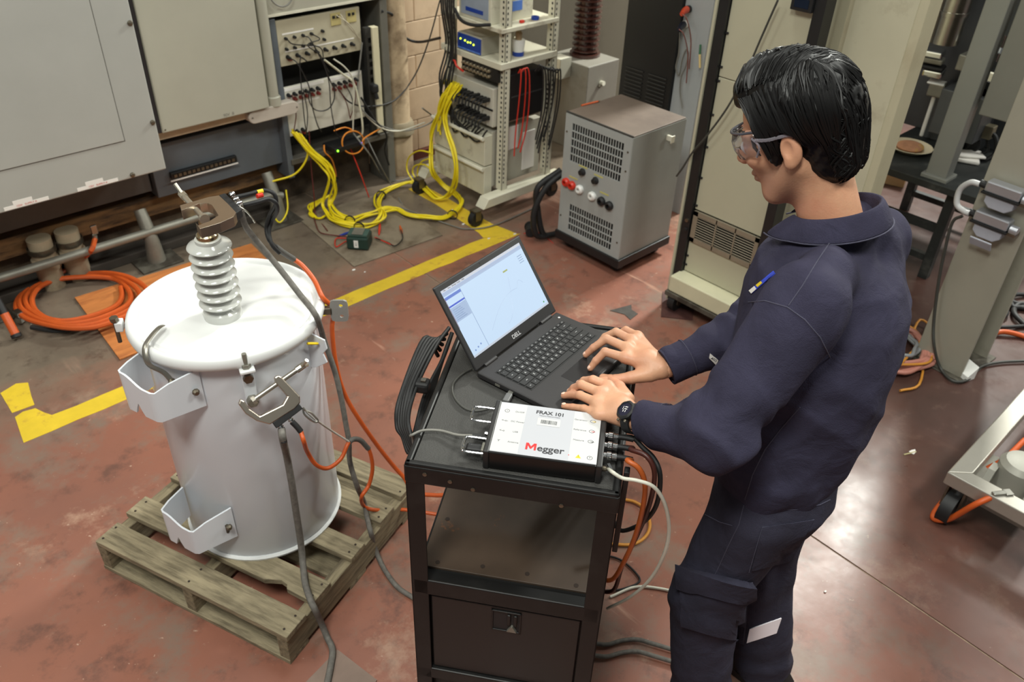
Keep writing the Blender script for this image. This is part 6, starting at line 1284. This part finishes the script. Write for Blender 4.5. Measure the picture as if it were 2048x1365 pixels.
for k in range(620):
    f0 = rr.uniform(-.105, .088); a0 = rr.uniform(0, .03)
    if k % 5 < 3:       # swept from the parting over the crown to the far side and back
        pts = [H(f0-.055*t+.02*sin(t*2)*0, .052-.125*t+a0, .088+.05*sin(pi*min(1, t+.12))-.03*t) for t in (0, .16, .32, .5, .68, .85, 1.)]
    else:               # combed down and back on the near side
        pts = [H(f0-.028*t-.01, .058+.035*sin(t*1.9), .085-.115*t-(.03*t if f0 < -.03 else 0)) for t in (0, .2, .4, .6, .8, 1.)]
    lock(pts, rr.uniform(.0012, .0028))
for k in range(260):     # over the crown, fanning from the whorl
    a = rr.uniform(0, 2*pi); r0 = rr.uniform(.0, .03)
    pts = [H(-.062+(r0+.075*t)*cos(a)-.03*t, .02+(r0+.075*t)*sin(a), .125-.06*t*t) for t in (0, .25, .5, .75, 1.)]; lock(pts, rr.uniform(.0012, .0026))
for k in range(160):     # back of the head down to the nape
    l0 = rr.uniform(-.07, .07); pts = [H(-.10-.012*sin(pi*t), l0*(1-.25*t), rr.uniform(.0, .06)-.15*t) for t in (0, .25, .5, .75, 1.)]; lock(pts, rr.uniform(.0014, .003))
for k in range(200):    # wavy ends at the nape and behind the ear
    l0 = rr.uniform(-.07, .075); u0 = rr.uniform(-.08, .0); pts = [H(-.095+.02*t+.012*sin(5*t+k), l0+.006*sin(6*t+k), u0-.05*t) for t in (0, .25, .5, .75, 1.)]; lock(pts, rr.uniform(.0014, .003))
lo_ = lk_.build('hair_lock', m_hair, hair, smooth=True); lo_['kind'] = 'stuff'
# stubble shade is left to skin; safety glasses
gl = bpy.data.objects.new('safety_glasses', None); COL.objects.link(gl); gl.parent = person; gl['label'] = 'clear wraparound safety glasses'
m_clear = mat('clear_lens', (240, 240, 245), .04, var=0, trans=.97, coat=.3); m_fr = mat('clear_grey_frame', (186, 180, 190), .1, var=.05, trans=.7, coat=.3)
lens = MB(); n_ = 17; vs = []; fs = []
for i in range(n_):
    t = -1.22+2.44*i/(n_-1); r = .100
    for uu in (.022, .006, -.010, -.028):
        bulge = .006 if abs(uu) < .015 else 0; vs.append(H(.010+(r+bulge)*cos(t)*1.03, (r*.80+bulge)*sin(t), uu+(.006 if abs(t) > .9 else 0)))
for i in range(n_-1):
    for j in range(3): a = i*4+j; fs.append((a, a+1, a+5, a+4))
lo_ = lens.add(vs, fs).build('lens', m_clear, gl, smooth=True); sd_ = lo_.modifiers.new('thick', 'SOLIDIFY'); sd_.thickness = .0018
for s in (-1, 1):
    MB().tube(spline([H(.045, s*.084, .010), H(.02, s*.087, .006), H(-.015, s*.086, .006), H(-.035, s*.084, -.004)], 5), .0022, 8, flat=1.6).build('temple', m_fr if s > 0 else m_fr, gl, smooth=True)
    MB().tube(spline([H(.052, s*.080, .014), H(.040, s*.085, -.002), H(.052, s*.078, -.022)], 4), .0022, 8).build('side_shield', m_fr, gl, smooth=True)
MB().tube(spline([H(.010+.102*1.03*cos(t), .0815*sin(t), .023) for t in np.linspace(-1.2, 1.2, 11)], 2), .0028, 8).build('brow_bar', mat('smoke_frame', (70, 70, 78), .2, var=.05), gl, smooth=True)

# ---------------------------------------------------------------- clothes
def cloth(name, rgb, v):
    m = mat(name, rgb, .93, var=v, scale=5, rgb2=tuple(int(c*1.2) for c in rgb), amount=.4, scale2=9, sharp=.2, bump=.3, bscale=420, spec=.2)
    nt = m.node_tree; b = nt.nodes['Principled BSDF']; fine = b.inputs['Normal'].links[0].from_node
    tc = nt.nodes.new('ShaderNodeTexCoord'); n_ = nt.nodes.new('ShaderNodeTexNoise'); n_.inputs['Scale'].default_value = 13; n_.inputs['Detail'].default_value = 4; n_.inputs['Distortion'].default_value = 1.6
    nt.links.new(tc.outputs['Object'], n_.inputs['Vector']); bp = nt.nodes.new('ShaderNodeBump'); bp.inputs['Strength'].default_value = .28; bp.inputs['Distance'].default_value = .016
    nt.links.new(n_.outputs['Fac'], bp.inputs['Height']); nt.links.new(bp.outputs[0], fine.inputs['Normal']); return m
m_shirt = cloth('navy_shirt_twill', (49, 47, 64), .12); m_pants = cloth('navy_trouser_twill', (48, 47, 60), .14)
m_stitch = mat('worn_seam', (66, 65, 82), .9, var=.15, scale=40)
sx_, sy_ = nb.x, nb.y
shirt_tab = [(.90, .0, .0, .17, .125), (.945, .005, .0, .182, .140), (.99, .01, -.002, .192, .148), (1.06, sx_*.25, sy_*.25-.014, .194, .158), (1.15, sx_*.42, sy_*.42-.022, .194, .170), (1.25, sx_*.6, sy_*.6-.026, .202, .176), (1.35, sx_*.85, sy_*.85-.026, .208, .170), (1.42, sx_, sy_-.016, .194, .144), (1.465, sx_, sy_-.006, .146, .092), (1.495, sx_, sy_-.002, .098, .076), (1.525, sx_, sy_+.002, .072, .062)]
wrLs, wrRs = elL+(wrL-elL)*.93, elR+(wrR-elR)*.97
def shirt_fn(P):
    d = sd_loft(P, shirt_tab)
    d = smin(d, sd_cone(P, shL+Vector((.06, -.005, .018)), shL+Vector((.0, 0, -.02)), .066, .074), .05); d = smin(d, sd_cone(P, shR-Vector((.06, .005, -.018)), shR+Vector((0, 0, -.02)), .066, .074), .05)
    for sh, el, wr in ((shL, elL, wrLs), (shR, elR, wrRs)):
        arm = smin(sd_cone(P, sh, el, .080, .066), sd_cone(P, el, wr, .068, .044), .03)
        ax = A3((wr-el).normalized()); arm = smax(arm, (P-A3(wr))@ax-.004, .006)          # cuff cut square
        al = (P-A3(sh))@A3((el-sh).normalized()); fo = np.exp(-((al-.30)/.075)**2)
        arm = arm+(.0065*np.sin(al*105+2.5*np.sin(P[:, 0]*40)+P[:, 2]*24)*fo).astype(F32)
        bl = (P-A3(el))@ax; arm = arm+(.0026*np.sin(bl*95+P[:, 2]*60)*np.exp(-((bl-.15)/.08)**2)).astype(F32)
        d = smin(d, arm, .022)
    z = P[:, 2]
    d = d+wob(P, 10, .0095, (1, 1, .6))+wob(P, 24, .0042, (1, 1, .5))
    tw = np.exp(-((z-1.0)/.07)**2); d = d+(.006*np.sin(P[:, 0]*52+P[:, 1]*38+z*18+2*np.sin(P[:, 0]*17))*tw)+(.0055*np.abs(np.sin(P[:, 0]*13-P[:, 1]*9+z*17+1.2*np.sin(z*11+P[:, 0]*7)))*np.exp(-((z-1.16)/.13)**2))-(.003*np.exp(-((z-1.16)/.13)**2)).astype(F32)
    return d
pts_ = [shL, shR, elL, elR, wrL, wrR, nb, Vector((0, 0, .9)), Vector((.2, -.16, 1)), Vector((-.2, .1, 1))]
lo, hi = bounds(pts_, .10); lo[2] = .90; hi[2] = 1.56
shirt = join_build('shirt', [nets(shirt_fn, lo, hi, .0062)], m_shirt, person); shirt['label'] = 'navy long-sleeved work shirt'
pant_tab = [(.80, 0, -.005, .165, .125), (.86, 0, -.012, .176, .138), (.92, 0, -.008, .172, .132), (.985, .003, 0, .166, .124), (1.0, .003, 0, .166, .124)]
def pants_fn(P):
    d = sd_loft(P, pant_tab)
    for s, kn, an in ((-1, kneeL, ankL), (1, kneeR, ankR)):
        hip = Vector((s*.086, -.006, .85)); k2 = kn+Vector((s*.0, .0, 0))
        leg = smin(sd_cone(P, hip, k2, .104, .090), sd_cone(P, k2, an, .090, .082), .03)
        leg = smax(leg, .055-P[:, 2], .006)
        zz = P[:, 2]; leg = leg+(.0035*np.sin(zz*46+P[:, 0]*45+4*np.sin(P[:, 1]*22+zz*9))*np.exp(-((zz-.55)/.10)**2)).astype(F32)+(.0035*np.sin(zz*60+P[:, 1]*40+P[:, 0]*30)*np.exp(-((zz-.14)/.09)**2)).astype(F32)
        d = smin(d, leg, .022)
    return d+wob(P, 11, .007, (1, 1, .6))+wob(P, 26, .0026, (1, 1, .5))
lo, hi = bounds([kneeL, kneeR, ankL, ankR, Vector((-.2, -.18, .05)), Vector((.2, .17, 1.0))], .1); lo[2] = .04; hi[2] = 1.01
pants = join_build('trousers', [nets(pants_fn, lo, hi, .007)], m_pants, person); pants['label'] = 'navy cargo work trousers'
for an, s in ((ankL, -1), (ankR, 1)):
    b = MB(); c = an.copy(); c.z = 0
    prof = [(-.045, -.10), (-.05, -.02), (-.046, .08), (-.044, .15), (-.025, .195), (.012, .20), (.038, .17), (.045, .09), (.042, 0), (.04, -.08), (.02, -.11), (-.025, -.115)]
    ta = radians(48) if s < 0 else radians(-6); prof = [(x*cos(ta)-y*sin(ta), x*sin(ta)+y*cos(ta)) for x, y in prof]
    b.prism(prof, 0, .025, None, c); shoe = MB()
    rings = []
    for zz, sc in ((.025, .97), (.05, .95), (.075, .86), (.10, .62), (.14, .52)): rings.append([(c.x+x*sc, c.y+(y*sc if zz < .09 else y*sc*.8-.02), zz) for x, y in prof])
    n_ = len(prof); vs = [p for r in rings for p in r]; fs = [(i*n_+k, i*n_+(k+1) % n_, (i+1)*n_+(k+1) % n_, (i+1)*n_+k) for i in range(4) for k in range(n_)]+[tuple(range(4*n_, 5*n_))]
    so = shoe.add(vs, fs).build('boot', m_rubber, person, smooth=True); b.build('sole', m_black, so)
# belt
bt_ = []
for k in range(49):
    a = 2*pi*k/48; bt_.append((.003+.166*cos(a), .124*sin(a), .985))
MB().tube(bt_, .012, 8, caps=False, flat=1.0).build('belt', mat('brown_leather', (92, 54, 32), .5, var=.2), person, smooth=True)

# seams, pockets and badges are placed on the cloth where the photo shows them
BV = {'shirt': bvh_of(shirt), 'pants': bvh_of(pants)}
eyeL = L(EYE)
def hit(x, y, which):
    d = _Mi@ray(x, y); loc, nrm, _, _ = BV[which].ray_cast(eyeL, d.normalized())
    return (loc, nrm) if loc is not None else (None, None)
def seam(name, px, which, r=.0013, m=None):
    ps = []
    for i in range(len(px)-1):
        for t in (0, .25, .5, .75):
            loc, nrm = hit(px[i][0]+(px[i+1][0]-px[i][0])*t, px[i][1]+(px[i+1][1]-px[i][1])*t, which)
            if loc is not None: ps.append(loc+nrm*.0004)
    loc, nrm = hit(*px[-1], which)
    if loc is not None: ps.append(loc+nrm*.0004)
    if len(ps) > 2: MB().tube(ps, r, 6).build(name, m or m_stitch, shirt if which == 'shirt' else pants, smooth=True)
def patch(name, c4, which, nx, ny, off, m):
    """raised cloth patch whose corners sit at four photo points"""
    g = []; ok = True
    for j in range(ny+1):
        for i in range(nx+1):
            u_, v_ = i/nx, j/ny
            x = (c4[0][0]*(1-u_)+c4[1][0]*u_)*(1-v_)+(c4[3][0]*(1-u_)+c4[2][0]*u_)*v_; y = (c4[0][1]*(1-u_)+c4[1][1]*u_)*(1-v_)+(c4[3][1]*(1-u_)+c4[2][1]*u_)*v_
            loc, nrm = hit(x, y, which)
            if loc is None: return None
            g.append((loc, nrm))
    n1_ = nx+1; b = MB(); top = [p+n_*off for p, n_ in g]; bot = [p-n_*.003 for p, n_ in g]; K = len(g)
    fs = [(j*n1_+i, j*n1_+i+1, (j+1)*n1_+i+1, (j+1)*n1_+i) for j in range(ny) for i in range(nx)]
    bd = [i for i in range(n1_)]+[j*n1_+nx for j in range(1, ny+1)]+[ny*n1_+i for i in range(nx-1, -1, -1)]+[j*n1_ for j in range(ny-1, 0, -1)]
    fs += [(bd[k], bd[(k+1) % len(bd)], K+bd[(k+1) % len(bd)], K+bd[k]) for k in range(len(bd))]
    return b.add(top+bot, fs).build(name, m, shirt if which == 'shirt' else pants, smooth=True, angle=60)
seam('sleeve_seam', [(1497, 605), (1530, 602), (1575, 615), (1610, 640), (1640, 675), (1660, 715)], 'shirt')
seam('yoke_seam', [(1577, 612), (1605, 572), (1635, 522), (1660, 485)], 'shirt')
seam('side_seam', [(1490, 1000), (1505, 950), (1530, 900), (1560, 860), (1600, 815)], 'shirt', .0012)
seam('trouser_seam', [(1488, 1010), (1478, 1050), (1458, 1090), (1440, 1130), (1428, 1155)], 'pants')
seam('pocket_seam', [(1396, 985), (1395, 1005), (1410, 1030), (1440, 1045), (1465, 1052)], 'pants')
seam('seat_seam', [(1492, 1012), (1530, 1020), (1590, 1020), (1640, 1010), (1660, 1000)], 'pants')
patch('back_pocket', [(1525, 1055), (1626, 1040), (1582, 1122), (1502, 1142)], 'pants', 10, 8, .003, m_pants)
seam('pocket_stitch', [(1498, 1146), (1510, 1105), (1525, 1055), (1590, 1050), (1628, 1040)], 'pants', .0013)
patch('cargo_pocket', [(1366, 1150), (1500, 1172), (1490, 1285), (1366, 1248)], 'pants', 10, 10, .011, m_pants)
patch('pocket_flap', [(1364, 1134), (1505, 1166), (1498, 1202), (1364, 1174)], 'pants', 10, 4, .019, m_pants)
seam('flap_stitch', [(1364, 1134), (1400, 1152), (1440, 1162), (1505, 1166)], 'pants', .0016)
seam('flap_edge', [(1352, 1166), (1395, 1190), (1430, 1202), (1498, 1202)], 'pants', .0016)
patch('reflective_band', [(1500, 1258), (1562, 1236), (1552, 1266), (1494, 1286)], 'pants', 6, 3, .003, mat('reflective_tape', (252, 247, 255), .35, var=.03))
patch('label_tag', [(1524, 998), (1570, 998), (1570, 1001), (1524, 1001)], 'pants', 4, 1, .004, m_label)
# sleeve cuffs
for el, wr, r in ((elL, wrLs, .0455), (elR, wrRs, .0455)):
    ax = (wr-el).normalized()
    MB().lathe([(r-.006, -.055), (r, -.055), (r-.001, .004), (r-.007, .004)], 28, c=wr, axis=ax, close=True).build('cuff', m_shirt, shirt, smooth=True)
    MB().lathe([(r+.0006, -.052), (r+.0016, -.052), (r+.0016, -.0505), (r+.0006, -.0505)], 28, c=wr, axis=ax, close=True).build('cuff_stitch', m_stitch, shirt)
# collar: stand and turned-down leaf around the neck, open at the throat
c0 = nb+Vector((0, .002, .025)); fwd_ = Vector((-.12, 1, 0)).normalized(); nn = 40; vs = []; fs = []
for i in range(nn+1):
    a = radians(28)+radians(304)*i/nn                        # angle from straight ahead, round the back
    dr = Vector((sin(a)*-1, cos(a), 0)); back = .5-.5*cos(a); tip = max(0, abs(a-pi)/pi-.62)/.38
    rx_ = .076+.004*back; zt_ = -.010+.064*back
    base_ = c0+Vector((dr.x*rx_*1.06, dr.y*rx_*.98, -.040-.030*(1-back)+.02*back))
    top_ = c0+Vector((dr.x*(rx_-.004)*1.04, dr.y*(rx_-.004)*.98, zt_))
    fold = top_+Vector((dr.x*.010, dr.y*.010, -.001)); leaf = c0+Vector((dr.x*(rx_+.036+.022*tip), dr.y*(rx_+.034+.034*tip), zt_-.046-.014*tip))
    vs += [base_, top_, fold, leaf]
for i in range(nn):
    for j in range(3): a = i*4+j; fs.append((a, a+1, a+5, a+4))
co = MB().add(vs, fs).build('collar', m_shirt, shirt, smooth=True, angle=70); sd_ = co.modifiers.new('thick', 'SOLIDIFY'); sd_.thickness = .0035; sd_.offset = 0; ss = co.modifiers.new('round', 'SUBSURF'); ss.levels = 1; ss.render_levels = 2
MB().tube([vs[i*4+3]+Vector((0, 0, .001)) for i in range(nn+1)], .0016, 6).build('collar_stitch', m_stitch, shirt, smooth=True)
# chest badge and name tag (printed cloth)
def cloth_text(s, x, y, size, m, which, tilt):
    loc, nrm = hit(x, y, which)
    if loc is None: return
    t = text(s, size, m, shirt, loc+nrm*.003, depth=.0002, name='badge_lettering'); right = (_Mi@RIGHT); right = (right-nrm*right.dot(nrm)).normalized(); upx = nrm.cross(right); R_ = Matrix((right, upx, nrm)).transposed()@Matrix.Rotation(tilt, 3, 'Z'); t.rotation_euler = R_.to_euler()
patch('chest_emblem', [(1500, 582), (1548, 543), (1551, 548), (1505, 588)], 'shirt', 8, 3, .0025, mat('emblem_blue', (50, 72, 190), .7, var=.05))
patch('emblem_white', [(1500, 582), (1511, 573), (1515, 579), (1505, 588)], 'shirt', 3, 3, .0032, m_label)
patch('emblem_gold', [(1514, 571), (1524, 563), (1527, 567), (1518, 575)], 'shirt', 3, 2, .0034, m_yellowtag)
patch('name_tag', [(1420, 707), (1436, 720), (1431, 729), (1418, 716)], 'shirt', 3, 3, .003, m_label)
cloth_text('AGO', 1427, 718, .008, m_ink, 'shirt', radians(-38))
# wrist watch on the near wrist
wt = bpy.data.objects.new('wrist_watch', None); COL.objects.link(wt); wt.parent = person; wt['label'] = 'chunky black digital wrist watch'
wc = wrLh+(wrL-wrLh)*.15; wax = (elL-wrLh).normalized(); wup = Vector((0, 0, 1)); wup = (wup-wax*wup.dot(wax)).normalized(); wsd = wax.cross(wup)
Rw = Matrix((wsd, wax, wup)).transposed()
def W_(p): return wc+Rw@Vector(p)
st_ = MB(); nn = 32; vs = []; fs = []
for i in range(nn):
    a = 2*pi*i/nn
    for dy, dr in ((-.011, 0), (.011, 0), (.011, .004), (-.011, .004)): vs.append(W_(((.033+dr)*cos(a), dy, (.029+dr)*sin(a))))
for i in range(nn):
    for j in range(4): a, b = i*4+j, i*4+(j+1) % 4; c, d = ((i+1) % nn)*4+(j+1) % 4, ((i+1) % nn)*4+j; fs.append((a, b, c, d))
st_.add(vs, fs).build('strap', m_rubber, wt, smooth=True, angle=40)
tl_ = Matrix.Rotation(radians(34), 3, Vector((0, 1, 0)))   # case sits towards the thumb-away side, facing the camera
def W2(p): return W_(tl_@Vector(p))
cs_ = MB(); prof = [(0, .029), (.021, .029), (.0225, .034), (.0225, .040), (.019, .043), (.0165, .043), (.0165, .0415), (0, .0415)]
vs = []; fs = []; nn = 28
for r, z in prof:
    for k in range(nn): a = 2*pi*k/nn; vs.append(W2((r*cos(a)*(1+.03*cos(8*a)), r*sin(a)*(1+.03*cos(8*a)), z)))
for i in range(len(prof)-1):
    for k in range(nn): fs.append((i*nn+k, i*nn+(k+1) % nn, (i+1)*nn+(k+1) % nn, (i+1)*nn+k))
cs_.add(vs, fs).build('case', m_rubber, wt, smooth=True, angle=35)
fc = MB(); fc.add([W2((.016*cos(2*pi*k/24), .016*sin(2*pi*k/24), .0418)) for k in range(24)], [tuple(range(24))]); fc.build('dial', mat('watch_dial', (26, 34, 58), .15, var=.1, coat=.6), wt)
dgm = MB()
for k, (x, y, w_, h_) in enumerate(((-.006, .002, .002, .008), (-.001, .002, .002, .008), (.004, .003, .005, .002), (.004, -.003, .005, .002), (-.003, -.006, .008, .0015))): dgm.add([W2((x-w_/2, y-h_/2, .0421)), W2((x+w_/2, y-h_/2, .0421)), W2((x+w_/2, y+h_/2, .0421)), W2((x-w_/2, y+h_/2, .0421))], [(0, 1, 2, 3)])
dgm.build('dial_digit', m_label, wt)
for y in (-.010, .010): b = MB(); p, q = W2((.022, y, .036)), W2((.0265, y, .036)); b.tube([p, q], .003, 8); b.build('pusher', m_bolt, wt)
